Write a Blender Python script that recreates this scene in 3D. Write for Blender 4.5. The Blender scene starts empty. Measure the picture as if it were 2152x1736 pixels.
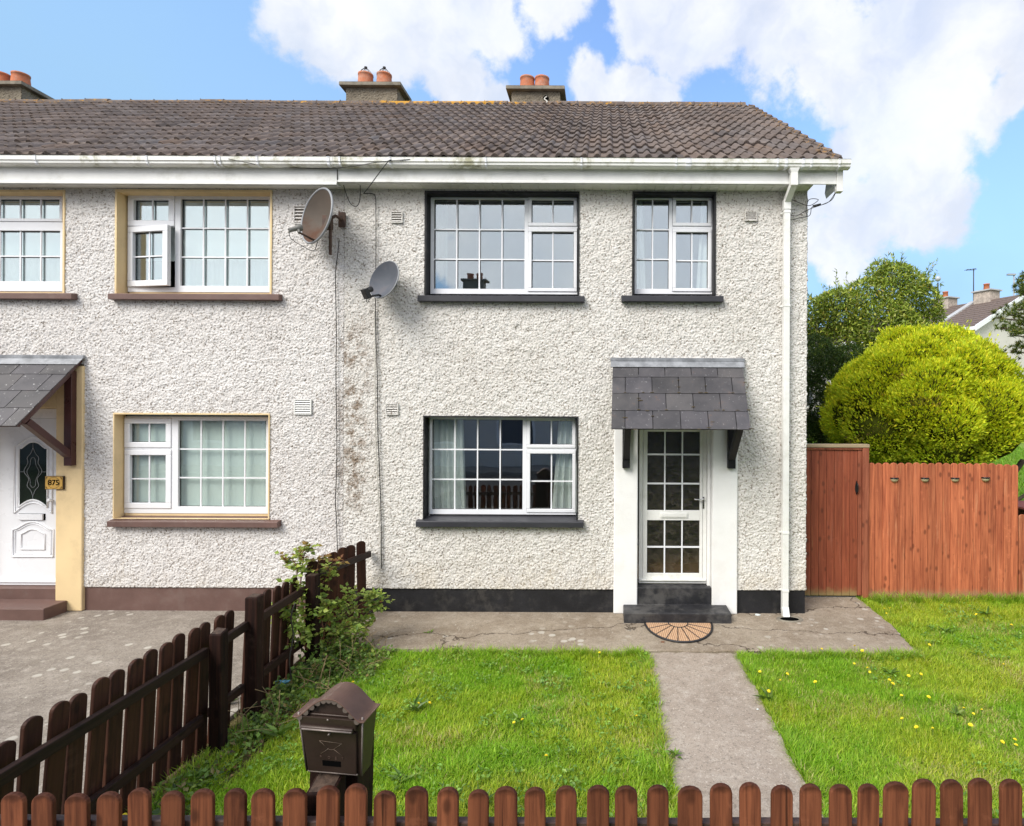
import bpy, math, random
import numpy as np
from mathutils import Vector, Matrix

C = bpy.context.scene.collection
SC = bpy.context.scene
random.seed(7)
RNG = np.random.default_rng(11)

# ------------------------------------------------------------------ camera
# photo measured in units of a 2152 px wide view: principal point (VX, VY), focal length F
VX, VY, F, ROLL = 1272.0, 852.0, 1204.0, 0.0047
CAMZ = 2.53
cam_d = bpy.data.cameras.new('camera')
cam = bpy.data.objects.new('camera', cam_d)
C.objects.link(cam)
cam.location = (0, 0, CAMZ)
cam.rotation_mode = 'XYZ'
cam.matrix_world = Matrix.Translation((0, 0, CAMZ)) @ Matrix.Rotation(math.radians(90), 4, 'X') @ Matrix.Rotation(ROLL, 4, 'Z')
cam_d.sensor_fit = 'HORIZONTAL'
cam_d.sensor_width = 36
cam_d.lens = 36 * F / 2152
cam_d.shift_x = -(VX - 1076) / 2152
cam_d.shift_y = -(868 - VY) / 2152
cam_d.clip_start = 0.05
cam_d.clip_end = 2000
SC.camera = cam

SC.view_settings.view_transform = 'Standard'
SC.view_settings.look = 'None'
SC.view_settings.gamma = 1
SC.view_settings.use_curve_mapping = False
SC.view_settings.exposure = 1.06
SC.cycles.max_bounces = 8
SC.cycles.transparent_max_bounces = 16
SC.cycles.caustics_reflective = False
SC.cycles.caustics_refractive = False
try:
    SC.cycles.use_denoising = True
except Exception:
    pass

# ------------------------------------------------------------------ sun
SUN_EL = math.radians(42)
SUN_AZ = math.radians(40)          # from the facade normal towards the left
sd = Vector((-math.sin(SUN_AZ) * math.cos(SUN_EL), -math.cos(SUN_AZ) * math.cos(SUN_EL), math.sin(SUN_EL)))
sun_d = bpy.data.lights.new('sun', 'SUN')
sun_d.energy = 2.0
sun_d.angle = math.radians(32)
sun_d.color = (1.0, 0.955, 0.88)
sun = bpy.data.objects.new('sun', sun_d)
C.objects.link(sun)
sun.rotation_euler = sd.to_track_quat('Z', 'Y').to_euler()
sun.location = (-20, -20, 30)

# ------------------------------------------------------------------ node helpers
def new_mat(name):
    m = bpy.data.materials.new(name)
    m.use_nodes = True
    m.node_tree.nodes.clear()
    return m, NT(m.node_tree)

class NT:
    def __init__(s, t):
        s.t = t
    def n(s, typ, ins=None, **props):
        nd = s.t.nodes.new(typ)
        for k, v in props.items():
            setattr(nd, k, v)
        if ins:
            for k, v in ins.items():
                s.set(nd, k, v)
        return nd
    def set(s, nd, k, v):
        sock = nd.inputs[k]
        if isinstance(v, bpy.types.NodeSocket):
            s.t.links.new(v, sock)
        elif isinstance(v, bpy.types.Node):
            s.t.links.new(v.outputs[0], sock)
        else:
            if isinstance(v, (tuple, list)) and len(v) == 3 and sock.type == 'RGBA':
                v = (*v, 1)
            sock.default_value = v
    def math(s, op, a, b=0.0, clamp=False):
        nd = s.n('ShaderNodeMath', operation=op, use_clamp=clamp)
        s.set(nd, 0, a); s.set(nd, 1, b)
        return nd.outputs[0]
    def mix(s, f, a, b, blend='MIX'):
        nd = s.n('ShaderNodeMix', data_type='RGBA', blend_type=blend)
        s.set(nd, 0, f); s.set(nd, 6, a); s.set(nd, 7, b)
        return nd.outputs[2]
    def ramp(s, v, a, b, lo=0.0, hi=1.0):
        nd = s.n('ShaderNodeMapRange', interpolation_type='SMOOTHSTEP')
        s.set(nd, 0, v); s.set(nd, 1, a); s.set(nd, 2, b); s.set(nd, 3, lo); s.set(nd, 4, hi)
        return nd.outputs[0]
    def coord(s, kind='Object', scale=None, loc=None):
        tc = s.n('ShaderNodeTexCoord').outputs[kind]
        if scale is None and loc is None:
            return tc
        mp = s.n('ShaderNodeMapping')
        s.set(mp, 0, tc)
        if scale is not None: s.set(mp, 3, scale)
        if loc is not None: s.set(mp, 1, loc)
        return mp.outputs[0]
    def noise(s, co, scale, detail=3, rough=.55, dist=0.0):
        nd = s.n('ShaderNodeTexNoise', {'Vector': co, 'Scale': scale, 'Detail': detail, 'Roughness': rough, 'Distortion': dist})
        return nd.outputs[0]
    def voro(s, co, scale, feature='F1'):
        nd = s.n('ShaderNodeTexVoronoi', {'Vector': co, 'Scale': scale}, feature=feature)
        return nd.outputs[0]
    def attr(s, name):
        return s.n('ShaderNodeAttribute', attribute_name=name).outputs[0]
    def bump(s, h, strength=.5, dist=.01):
        return s.n('ShaderNodeBump', {'Strength': strength, 'Distance': dist, 'Height': h}).outputs[0]
    def out(s, sh, disp=None):
        o = s.n('ShaderNodeOutputMaterial')
        s.t.links.new(sh if isinstance(sh, bpy.types.NodeSocket) else sh.outputs[0], o.inputs[0])
    def bsdf(s, col, rough=.7, normal=None, metal=0.0, spec=.5):
        b = s.n('ShaderNodeBsdfPrincipled', {'Base Color': col, 'Roughness': rough, 'Metallic': metal, 'Specular IOR Level': spec})
        if normal is not None:
            s.set(b, 'Normal', normal)
        return b.outputs[0]

# ------------------------------------------------------------------ sky (world)
def view_dir(px, py):
    return Vector(((px - VX) / F, 1.0, (VY - py) / F)).normalized()

w = bpy.data.worlds.new('World')
SC.world = w
w.use_nodes = True
w.node_tree.nodes.clear()
t = NT(w.node_tree)
dirv = t.n('ShaderNodeTexCoord').outputs['Generated']
sky = t.n('ShaderNodeTexSky', sky_type='NISHITA')
sky.sun_disc = False
sky.sun_elevation = SUN_EL
sky.sun_rotation = math.pi + SUN_AZ
sky.air_density = 1.0
sky.dust_density = 0.6
sky.ozone_density = 1.6
SKY_STR = 0.14
# clouds: soft masses standing in fixed directions of the sky, ragged by noise
CLOUDS = [(640, 20, 110), (760, 60, 150), (900, 40, 160), (1030, 20, 120), (1170, -10, 95), (820, 130, 90), (720, 130, 60),
          (960, 190, 75), (1020, 215, 60), (1250, 190, 70), (1330, 190, 85), (1410, 215, 55),
          (1400, -20, 130), (1500, 40, 150), (1660, 60, 150), (1800, 120, 180), (1940, 90, 170), (2080, 60, 140),
          (1935, 230, 145), (2010, 210, 110), (1790, 330, 110), (1900, 340, 140), (1960, 420, 110), (1800, 450, 110),
          (1740, 520, 80), (1700, 420, 90), (2120, 190, 60), (130, 190, 26), (2150, 100, 90)]
warp = t.n('ShaderNodeTexNoise', {'Vector': dirv, 'Scale': 5.0, 'Detail': 5.0, 'Roughness': .58})
wv = t.n('ShaderNodeVectorMath', operation='SUBTRACT'); t.set(wv, 0, warp.outputs[1]); t.set(wv, 1, (.5, .5, .5))
ws = t.n('ShaderNodeVectorMath', operation='SCALE'); t.set(ws, 0, wv.outputs[0]); t.set(ws, 3, .16)
wd = t.n('ShaderNodeVectorMath', operation='ADD'); t.set(wd, 0, dirv); t.set(wd, 1, ws.outputs[0])
field = None
for px, py, r in CLOUDS:
    c = view_dir(px, py)
    ra = max((view_dir(px + r, py) - c).length, (view_dir(px, py - r) - c).length)
    dn = t.n('ShaderNodeVectorMath', operation='DISTANCE')
    t.set(dn, 0, wd.outputs[0]); t.set(dn, 1, tuple(c))
    f = t.math('SUBTRACT', 1.0, t.math('DIVIDE', dn.outputs[1], ra))
    field = f if field is None else t.math('SMOOTH_MAX', field, f)
    if field.node.operation == 'SMOOTH_MAX':
        field.node.inputs[2].default_value = .12
# elsewhere (behind and beside the viewer) a broken cloud layer
sep = t.n('ShaderNodeSeparateXYZ', {0: dirv})
gen = t.ramp(t.noise(dirv, 2.6, 6, .56), .30, .52, -.5, .8)
elsewhere = t.ramp(sep.outputs[1], .30, .05)
field = t.math('MAXIMUM', field, t.math('SUBTRACT', gen, t.math('MULTIPLY', t.math('SUBTRACT', 1.0, elsewhere), 3.0)))
rag = t.math('MULTIPLY', t.math('SUBTRACT', t.noise(dirv, 13, 8, .66), .5), 1.25)
dens = t.ramp(t.math('ADD', field, rag), -.07, .31)
thin = t.ramp(t.noise(dirv, 7, 5, .6), .25, .75, .80, 1.0)
dens = t.math('MULTIPLY', dens, thin)
shade = t.ramp(t.noise(wd.outputs[0], 8, 5, .55), .35, .68)
ccol = t.mix(shade, (.375, .40, .455), (.50, .505, .52))
# the sunward cloud deck behind the viewer is the brighter one
sunny = t.ramp(sep.outputs[1], .15, -.45)
ccol = t.mix(sunny, ccol, (.74, .74, .745))
hazeup = t.ramp(sep.outputs[2], .0, .58)
skyc = t.mix(1.0, sky.outputs[0], (SKY_STR * .9, SKY_STR * 1.0, SKY_STR * 1.2), 'MULTIPLY')
# thin milky veil, stronger to the left and low down
veil = t.math('ADD', t.ramp(sep.outputs[0], .15, -.62, .10, .78), t.math('MULTIPLY', t.math('SUBTRACT', 1.0, hazeup), .95), True)
veil = t.math('MULTIPLY', veil, t.ramp(t.noise(dirv, 3.0, 4, .55), .2, .8, .8, 1.15), True)
skyc = t.mix(veil, skyc, (.185, .31, .465))
bg1 = t.n('ShaderNodeBackground', {'Color': skyc, 'Strength': 1.0})
bg2 = t.n('ShaderNodeBackground', {'Color': ccol, 'Strength': 1.0})
mx = t.n('ShaderNodeMixShader', {0: dens, 1: bg1.outputs[0], 2: bg2.outputs[0]})
wo = t.n('ShaderNodeOutputWorld')
t.t.links.new(mx.outputs[0], wo.inputs[0])

# ------------------------------------------------------------------ photo measures -> places on real planes
def unroll(x, y):
    return x + ROLL * (y - VY), y - ROLL * (x - VX)
def P(x, y, Y):
    x, y = unroll(x, y)
    return Vector(((x - VX) * Y / F, Y, CAMZ + (VY - y) * Y / F))
def G(x, y, z=0.0):
    xx, yy = unroll(x, y)
    Y = (CAMZ - z) * F / (yy - VY)
    return Vector(((xx - VX) * Y / F, Y, z))
def R4(x0, y0, x1, y1, Y):
    """upright rectangle on the plane at depth Y: X0, X1, Z0 (low), Z1 (high)"""
    cx, cy = (x0 + x1) / 2, (y0 + y1) / 2
    s = Y / F
    dx, dy = ROLL * (cy - VY), -ROLL * (cx - VX)
    return (x0 + dx - VX) * s, (x1 + dx - VX) * s, CAMZ + (VY - y1 - dy) * s, CAMZ + (VY - y0 - dy) * s

# ------------------------------------------------------------------ object helpers
ORG = {}
def org(o):
    return ORG.get(o.name, Vector((0, 0, 0))) if o is not None else Vector((0, 0, 0))
def tag(o, label=None, cat=None, group=None, kind=None):
    if label: o['label'] = label
    if cat: o['category'] = cat
    if group: o['group'] = group
    if kind: o['kind'] = kind
    return o
def thing(name, loc, label, cat, group=None):
    o = bpy.data.objects.new(name, None)
    C.objects.link(o)
    o.location = loc
    o.empty_display_size = .1
    ORG[o.name] = Vector(loc)
    return tag(o, label, cat, group)
def link_mesh(name, me, mat, parent=None, loc=None):
    o = bpy.data.objects.new(name, me)
    C.objects.link(o)
    if mat: me.materials.append(mat)
    if parent is not None:
        o.parent = parent
        ORG[o.name] = org(parent)
    elif loc is not None:
        o.location = loc
        ORG[o.name] = Vector(loc)
    return o
def np_mesh(name, V, Fc, mat, parent=None, tint=None, smooth=False, loc=None):
    """V (n,3) array, Fc (m,k) array of equal sized faces (or list of such arrays)"""
    V = np.asarray(V, dtype=np.float64)
    base = org(parent) if parent is not None else (Vector(loc) if loc is not None else Vector((0, 0, 0)))
    V = V - np.array(base)
    if not isinstance(Fc, list): Fc = [Fc]
    me = bpy.data.meshes.new(name)
    me.vertices.add(len(V))
    me.vertices.foreach_set('co', V.astype(np.float32).ravel())
    idx = np.concatenate([np.asarray(f).ravel() for f in Fc]).astype(np.int32)
    tot = np.concatenate([np.full(len(f), np.asarray(f).shape[1]) for f in Fc]).astype(np.int32)
    st = np.concatenate([[0], np.cumsum(tot)[:-1]]).astype(np.int32)
    me.loops.add(len(idx))
    me.loops.foreach_set('vertex_index', idx)
    me.polygons.add(len(tot))
    me.polygons.foreach_set('loop_start', st)
    me.polygons.foreach_set('loop_total', tot)
    me.polygons.foreach_set('use_smooth', np.full(len(tot), bool(smooth), dtype=bool))
    me.update(calc_edges=True)
    if tint is not None:
        tint = np.asarray(tint, dtype=np.float32)
        a = me.color_attributes.new('tint', 'FLOAT_COLOR', 'POINT')
        a.data.foreach_set('color', np.concatenate([tint, np.ones((len(tint), 1), np.float32)], 1).ravel())
    return link_mesh(name, me, mat, parent, loc)

class MB:
    def __init__(s):
        s.v, s.f, s.sm = [], [], []
    def add(s, vs, fs, sm=False):
        b = len(s.v)
        s.v += [Vector(v) for v in vs]
        s.f += [tuple(b + i for i in f) for f in fs]
        s.sm += [sm] * len(fs)
        return s
    def box(s, x0, x1, y0, y1, z0, z1, M=None):
        vs = [Vector((x, y, z)) for z in (z0, z1) for y in (y0, y1) for x in (x0, x1)]
        if M is not None: vs = [M @ v for v in vs]
        return s.add(vs, [(0, 2, 3, 1), (4, 5, 7, 6), (0, 1, 5, 4), (2, 6, 7, 3), (0, 4, 6, 2), (1, 3, 7, 5)])
    def hexa(s, lo, hi):
        """lo, hi: 4 points each, same winding (counter-clockwise seen from hi)"""
        return s.add(list(lo) + list(hi), [(3, 2, 1, 0), (4, 5, 6, 7), (0, 1, 5, 4), (1, 2, 6, 5), (2, 3, 7, 6), (3, 0, 4, 7)])
    def ring(s, x0, x1, z0, z1, wl, wr, wb, wt, y0, y1):
        """rectangular picture-frame in the XZ plane between y0 (front) and y1, mitre free"""
        s.box(x0, x1, y0, y1, z1 - wt, z1)
        s.box(x0, x1, y0, y1, z0, z0 + wb)
        s.box(x0, x0 + wl, y0, y1, z0 + wb, z1 - wt)
        s.box(x1 - wr, x1, y0, y1, z0 + wb, z1 - wt)
        return s
    def prism(s, poly, a0, a1, axis='Y', sm=False):
        """poly: list of 2D points; axis Y: (x,z) extruded a0..a1 along y; axis X: (y,z); axis Z: (x,y)"""
        def mk(p, a):
            return {'Y': (p[0], a, p[1]), 'X': (a, p[0], p[1]), 'Z': (p[0], p[1], a)}[axis]
        n = len(poly)
        vs = [mk(p, a0) for p in poly] + [mk(p, a1) for p in poly]
        fs = [tuple(range(n - 1, -1, -1)), tuple(range(n, 2 * n))] + [(i, (i + 1) % n, n + (i + 1) % n, n + i) for i in range(n)]
        return s.add(vs, fs, sm)
    def tube(s, pts, r, n=8, sm=True, cap=True):
        pts = [Vector(p) for p in pts]
        rs = r if isinstance(r, (list, tuple)) else [r] * len(pts)
        up = None
        vs, fs = [], []
        for i, p in enumerate(pts):
            d = (pts[min(i + 1, len(pts) - 1)] - pts[max(i - 1, 0)]).normalized()
            if up is None:
                up = d.orthogonal().normalized()
            else:
                up = (up - d * up.dot(d))
                up = up.normalized() if up.length > 1e-6 else d.orthogonal().normalized()
            sd_ = d.cross(up)
            for k in range(n):
                a = 2 * math.pi * k / n
                vs.append(p + (up * math.cos(a) + sd_ * math.sin(a)) * rs[i])
        for i in range(len(pts) - 1):
            for k in range(n):
                fs.append((i * n + k, i * n + (k + 1) % n, (i + 1) * n + (k + 1) % n, (i + 1) * n + k))
        if cap:
            fs.append(tuple(range(n - 1, -1, -1)))
            fs.append(tuple((len(pts) - 1) * n + k for k in range(n)))
        return s.add(vs, fs, sm)
    def lathe(s, prof, n=24, M=None, sm=True):
        """prof: (r, z) list, around Z"""
        vs, fs = [], []
        for r, z in prof:
            for k in range(n):
                a = 2 * math.pi * k / n
                v = Vector((r * math.cos(a), r * math.sin(a), z))
                vs.append(M @ v if M is not None else v)
        for i in range(len(prof) - 1):
            for k in range(n):
                fs.append((i * n + k, i * n + (k + 1) % n, (i + 1) * n + (k + 1) % n, (i + 1) * n + k))
        return s.add(vs, fs, sm)
    def build(s, name, mat, parent=None, loc=None, bevel=0.0, seg=2):
        base = org(parent) if parent is not None else (Vector(loc) if loc is not None else Vector((0, 0, 0)))
        me = bpy.data.meshes.new(name)
        me.from_pydata([tuple(v - base) for v in s.v], [], s.f)
        me.polygons.foreach_set('use_smooth', s.sm)
        me.update()
        o = link_mesh(name, me, mat, parent, loc)
        if bevel > 0:
            b = o.modifiers.new('bevel', 'BEVEL')
            b.width = bevel; b.segments = seg; b.limit_method = 'ANGLE'; b.angle_limit = math.radians(50)
            b.harden_normals = False
        return o

def smooth_path(pts, n=6):
    """Catmull-Rom through the points"""
    pts = [Vector(p) for p in pts]
    q = [pts[0]] + pts + [pts[-1]]
    out = []
    for i in range(1, len(q) - 2):
        for k in range(n):
            u = k / n
            a, b, c, d = q[i - 1], q[i], q[i + 1], q[i + 2]
            out.append(.5 * ((2 * b) + (c - a) * u + (2 * a - 5 * b + 4 * c - d) * u * u + (3 * b - a - 3 * c + d) * u ** 3))
    out.append(pts[-1])
    return out

def vnoise(x, y, seed=0):
    """smooth value noise in 2D, about 0..1"""
    def h(i, j):
        v = np.sin(i * 127.1 + j * 311.7 + seed * 74.7) * 43758.5453
        return v - np.floor(v)
    xi, yi = np.floor(x), np.floor(y)
    fx, fy = x - xi, y - yi
    fx, fy = fx * fx * (3 - 2 * fx), fy * fy * (3 - 2 * fy)
    return (h(xi, yi) * (1 - fx) + h(xi + 1, yi) * fx) * (1 - fy) + (h(xi, yi + 1) * (1 - fx) + h(xi + 1, yi + 1) * fx) * fy
def fbm(x, y, seed=0, o=4):
    a, s, tot = 0.0, 1.0, 0.0
    for k in range(o):
        a = a + vnoise(x * 2 ** k, y * 2 ** k, seed + k * 3) * s
        tot += s; s *= .5
    return a / tot

# ------------------------------------------------------------------ materials
def paint(name, col, rough=.45, var=.08, scale=3, bump=0.15, bscale=60, spec=.5, dirt=None, metal=0.0):
    m, t = new_mat(name)
    co = t.coord('Object')
    n1 = t.noise(co, scale, 5, .6)
    lo = tuple(c * (1 - var) for c in col); hi = tuple(min(1, c * (1 + var)) for c in col)
    c = t.mix(t.ramp(n1, .3, .7), lo, hi)
    if dirt:
        dcol, amt, dsc = dirt
        d = t.ramp(t.math('MULTIPLY', t.noise(co, dsc, 6, .68), t.noise(co, dsc * .21, 3)), .22, .42, 0, amt)
        c = t.mix(d, c, dcol)
    b = t.bump(t.noise(co, bscale, 4, .6), bump, .004)
    t.out(t.bsdf(c, t.ramp(n1, .2, .8, rough * .85, min(1, rough * 1.15)), b, metal, spec))
    return m

def roughcast(name, col, warm, stain):
    m, t = new_mat(name)
    co = t.coord('Object')
    big = t.noise(co, .9, 4, .6)
    mid = t.noise(co, 9, 5, .7)
    grit = t.noise(co, 95, 4, .7)
    c = t.mix(t.ramp(big, .35, .68), col, warm)
    c = t.mix(t.ramp(mid, .42, .75, 0, .35), c, tuple(k * .72 for k in col))
    # dark and pale specks scattered by noise
    c = t.mix(t.ramp(t.noise(co, 47, 3, .65), .56, .62, 0, .85), c, (.19, .15, .115))
    c = t.mix(t.ramp(t.noise(co, 38, 3, .6), .60, .70, 0, .30), c, (.80, .77, .71))
    # weather stains: dark run between the two cables, below sills, at the foot of the wall
    sep = t.n('ShaderNodeSeparateXYZ', {0: co})
    geo = t.n('ShaderNodeSeparateXYZ', {0: t.n('ShaderNodeNewGeometry').outputs[0]})
    def band(x, w_):
        return t.ramp(t.math('ABSOLUTE', t.math('SUBTRACT', geo.outputs[0], x)), w_, 0.0)
    st = t.math('MULTIPLY', band(-3.07, .34), t.math('MULTIPLY', t.ramp(geo.outputs[2], 3.75, 3.2), t.ramp(geo.outputs[2], .9, 1.6)))
    st = t.math('MULTIPLY', st, t.ramp(t.noise(co, 5.0, 6, .78), .455, .60))
    c = t.mix(t.math('MULTIPLY', st, .85), c, (.155, .098, .055))
    foot = t.math('MULTIPLY', t.ramp(geo.outputs[2], .9, .28), t.ramp(t.noise(co, 3.0, 5, .7), .38, .68))
    c = t.mix(t.math('MULTIPLY', foot, .30), c, stain)
    top = t.math('MULTIPLY', t.ramp(geo.outputs[2], 4.75, 5.15), t.ramp(t.noise(co, 2.2, 5, .7), .25, .7))  # eaves shade painted into the colour below the soffit, broken by noise
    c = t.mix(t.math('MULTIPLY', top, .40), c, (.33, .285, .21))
    run = t.ramp(t.noise(t.coord('Object', (7, 7, .5)), 1.0, 5, .7), .55, .80)
    c = t.mix(t.math('MULTIPLY', run, .22), c, (.40, .35, .27))
    b = t.bump(t.math('ADD', grit, t.math('MULTIPLY', t.noise(co, 48, 3, .6), 1.3)), .9, .007)
    t.out(t.bsdf(c, .92, b, 0, .15))
    return m

def wood(name, dark, light, rough=.6, bscale=1.0, var=.25, foot=None, axis='Z', spec=.4, knots=True, head=None, pale=None):
    m, t = new_mat(name)
    sc = {'Z': (34, 34, 1.6), 'Y': (34, 1.6, 34), 'X': (1.6, 34, 34)}[axis]
    rnd = t.n('ShaderNodeObjectInfo').outputs['Random']
    off = t.n('ShaderNodeCombineXYZ', {0: t.math('MULTIPLY', rnd, 37.0), 1: t.math('MULTIPLY', rnd, 91.0), 2: t.math('MULTIPLY', rnd, 13.0)})
    ad = t.n('ShaderNodeVectorMath', operation='ADD'); t.set(ad, 0, t.coord('Object')); t.set(ad, 1, off.outputs[0])
    mp = t.n('ShaderNodeMapping'); t.set(mp, 0, ad.outputs[0]); t.set(mp, 3, sc)
    g = t.noise(mp.outputs[0], 1.0, 6, .65, .6)
    fine = t.noise(mp.outputs[0], 4.0, 3, .7)
    c = t.mix(t.ramp(g, .28, .72), dark, light)
    if knots:
        mk = t.n('ShaderNodeMapping'); t.set(mk, 0, ad.outputs[0]); t.set(mk, 3, {'Z': (9, 9, 5), 'Y': (9, 5, 9), 'X': (5, 9, 9)}[axis])
        kn = t.ramp(t.voro(mk.outputs[0], 1.0), .24, .09)
        c = t.mix(t.math('MULTIPLY', kn, .65), c, tuple(k * .45 for k in dark))
    wear = t.ramp(t.noise(ad.outputs[0], 6, 6, .7), .58, .76, 0, .45)
    c = t.mix(wear, c, tuple(min(1, k * 1.5 + .02) for k in light))
    hv = t.n('ShaderNodeHueSaturation', {'Value': t.math('ADD', 1 - var / 2, t.math('MULTIPLY', rnd, var)), 'Color': c})
    c = hv.outputs[0]
    if foot:
        z0, z1, fcol = foot
        geo = t.n('ShaderNodeSeparateXYZ', {0: t.n('ShaderNodeNewGeometry').outputs[0]})
        f = t.ramp(t.math('ADD', geo.outputs[2], t.math('MULTIPLY', t.math('SUBTRACT', t.noise(ad.outputs[0], 14, 4), .5), .16)), z1, z0)
        c = t.mix(t.math('MULTIPLY', f, .85), c, fcol)
    if pale:
        # bleached patches, scuffs and greenish streaks down the board
        s1 = t.n('ShaderNodeMapping'); t.set(s1, 0, ad.outputs[0]); t.set(s1, 3, (11, 11, 1.1))
        c = t.mix(t.ramp(t.noise(s1.outputs[0], 1.0, 5, .7), .56, .72, 0, .55), c, pale)
        s2 = t.n('ShaderNodeMapping'); t.set(s2, 0, ad.outputs[0]); t.set(s2, 3, (55, 55, 1.6))
        c = t.mix(t.ramp(t.noise(s2.outputs[0], 1.0, 3, .6), .66, .74, 0, .6), c, (.34, .25, .11))
        c = t.mix(t.ramp(t.noise(ad.outputs[0], 16, 6, .75), .62, .70, 0, .5), c, tuple(k * .45 for k in dark))
    if head:
        oz = t.n('ShaderNodeSeparateXYZ', {0: t.coord('Object')})
        hd = t.ramp(t.math('ADD', oz.outputs[2], t.math('MULTIPLY', t.math('SUBTRACT', t.noise(ad.outputs[0], 22, 4), .5), .05)), head - .035, head)
        c = t.mix(t.math('MULTIPLY', hd, .7), c, tuple(k * .35 for k in dark))
        ck = t.n('ShaderNodeMapping'); t.set(ck, 0, ad.outputs[0]); t.set(ck, 3, (38, 38, .9))
        c = t.mix(t.ramp(t.noise(ck.outputs[0], 1.0, 2, .5), .68, .72, 0, .75), c, tuple(k * .25 for k in dark))
    b = t.bump(t.math('ADD', g, t.math('MULTIPLY', fine, .5)), .35, .004 * bscale)
    t.out(t.bsdf(c, rough, b, 0, spec))
    return m

def tinted(name, base=(1, 1, 1), rough=.55, trans=.3, tcol=None, spec=.35, attr='tint', bump=None):
    """leaf-like material: colour from the mesh's own tint"""
    m, t = new_mat(name)
    c = t.mix(1.0, t.attr(attr), base, 'MULTIPLY')
    p = t.bsdf(c, rough, None, 0, spec)
    tl = t.n('ShaderNodeBsdfTranslucent', {'Color': t.mix(1.0, c, tcol or (1.2, 1.25, .6), 'MULTIPLY')})
    mx = t.n('ShaderNodeMixShader', {0: trans, 1: p, 2: tl.outputs[0]})
    t.out(mx)
    return m

def glass(name, refl=.22, tint=(.93, .96, .95), rough=.0, gcol=(1, 1, 1)):
    m, t = new_mat(name)
    tr = t.n('ShaderNodeBsdfTransparent', {'Color': tint})
    co = t.coord('Object')
    gl = t.n('ShaderNodeBsdfGlossy', {'Color': gcol, 'Roughness': rough, 'Normal': t.bump(t.noise(co, 2.3, 2), .10, .01)})
    fr = t.n('ShaderNodeLayerWeight', {'Blend': .15})
    f = t.math('ADD', refl, t.math('MULTIPLY', fr.outputs['Fresnel'], .5), True)
    mx = t.n('ShaderNodeMixShader', {0: f, 1: tr.outputs[0], 2: gl.outputs[0]})
    t.out(mx)
    return m

def concrete(name, base, dark, light, spots=.5, cracks=True, moss=.3):
    m, t = new_mat(name)
    co = t.coord('Object')
    n1 = t.noise(co, 1.3, 6, .65); n2 = t.noise(co, 8, 6, .7); n3 = t.noise(co, 90, 3, .7)
    c = t.mix(t.ramp(n1, .32, .68), dark, base)
    c = t.mix(t.ramp(n2, .44, .70, 0, .75), c, light)
    c = t.mix(t.ramp(t.noise(co, 21, 5, .75), .50, .68, 0, .55), c, tuple(k * .7 for k in dark))
    c = t.mix(t.ramp(n3, .54, .68, 0, .6), c, tuple(k * .5 for k in dark))
    c = t.mix(t.ramp(t.noise(co, 140, 2), .62, .74, 0, .5), c, tuple(min(1, k * 1.5) for k in light))
    c = t.mix(t.ramp(t.noise(co, 46, 3, .6), .58, .66, 0, .55), c, tuple(k * .45 for k in dark))
    c = t.mix(t.ramp(t.noise(co, 63, 3, .6), .60, .68, 0, .6), c, tuple(min(1, k * 1.45) for k in light))
    if moss:
        c = t.mix(t.ramp(t.noise(co, 2.1, 6, .72), .58, .78, 0, moss), c, (.10, .095, .035))
    c = t.mix(t.ramp(t.noise(co, 5.3, 6, .75), .62, .74, 0, .55), c, (.075, .052, .032))
    # pale lichen discs
    vs = t.voro(co, 7.0)
    sel = t.ramp(t.noise(co, 1.1, 3, .6), .50, .62)
    warpd = t.math('ADD', vs, t.math('MULTIPLY', t.math('SUBTRACT', n2, .5), .35))
    disc = t.math('MULTIPLY', t.ramp(warpd, .30, .20), sel)
    vs2 = t.voro(co, 17.0)
    disc2 = t.math('MULTIPLY', t.ramp(vs2, .20, .14), t.ramp(t.noise(co, 2.7, 3, .6), .54, .64))
    c = t.mix(t.math('MULTIPLY', t.math('MAXIMUM', disc, disc2), spots), c, (.50, .47, .41))
    h = t.math('ADD', t.math('MULTIPLY', n2, .8), n3)
    if cracks:
        mp = t.n('ShaderNodeMapping'); t.set(mp, 0, co); t.set(mp, 3, (.35, .9, 1))
        wv = t.n('ShaderNodeTexNoise', {'Vector': co, 'Scale': 2.2, 'Detail': 5.0, 'Roughness': .6})
        ad = t.n('ShaderNodeVectorMath', operation='ADD'); t.set(ad, 0, mp.outputs[0]); 
        s_ = t.n('ShaderNodeVectorMath', operation='SCALE'); t.set(s_, 0, wv.outputs[1]); t.set(s_, 3, .5); t.set(ad, 1, s_.outputs[0])
        cr = t.ramp(t.voro(ad.outputs[0], .8, 'DISTANCE_TO_EDGE'), .008, .002)
        c = t.mix(t.math('MULTIPLY', cr, .8), c, (.05, .035, .025))
        h = t.math('SUBTRACT', h, t.math('MULTIPLY', cr, 2.0))
    t.out(t.bsdf(c, .9, t.bump(h, .6, .006), 0, .2))
    return m

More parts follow.
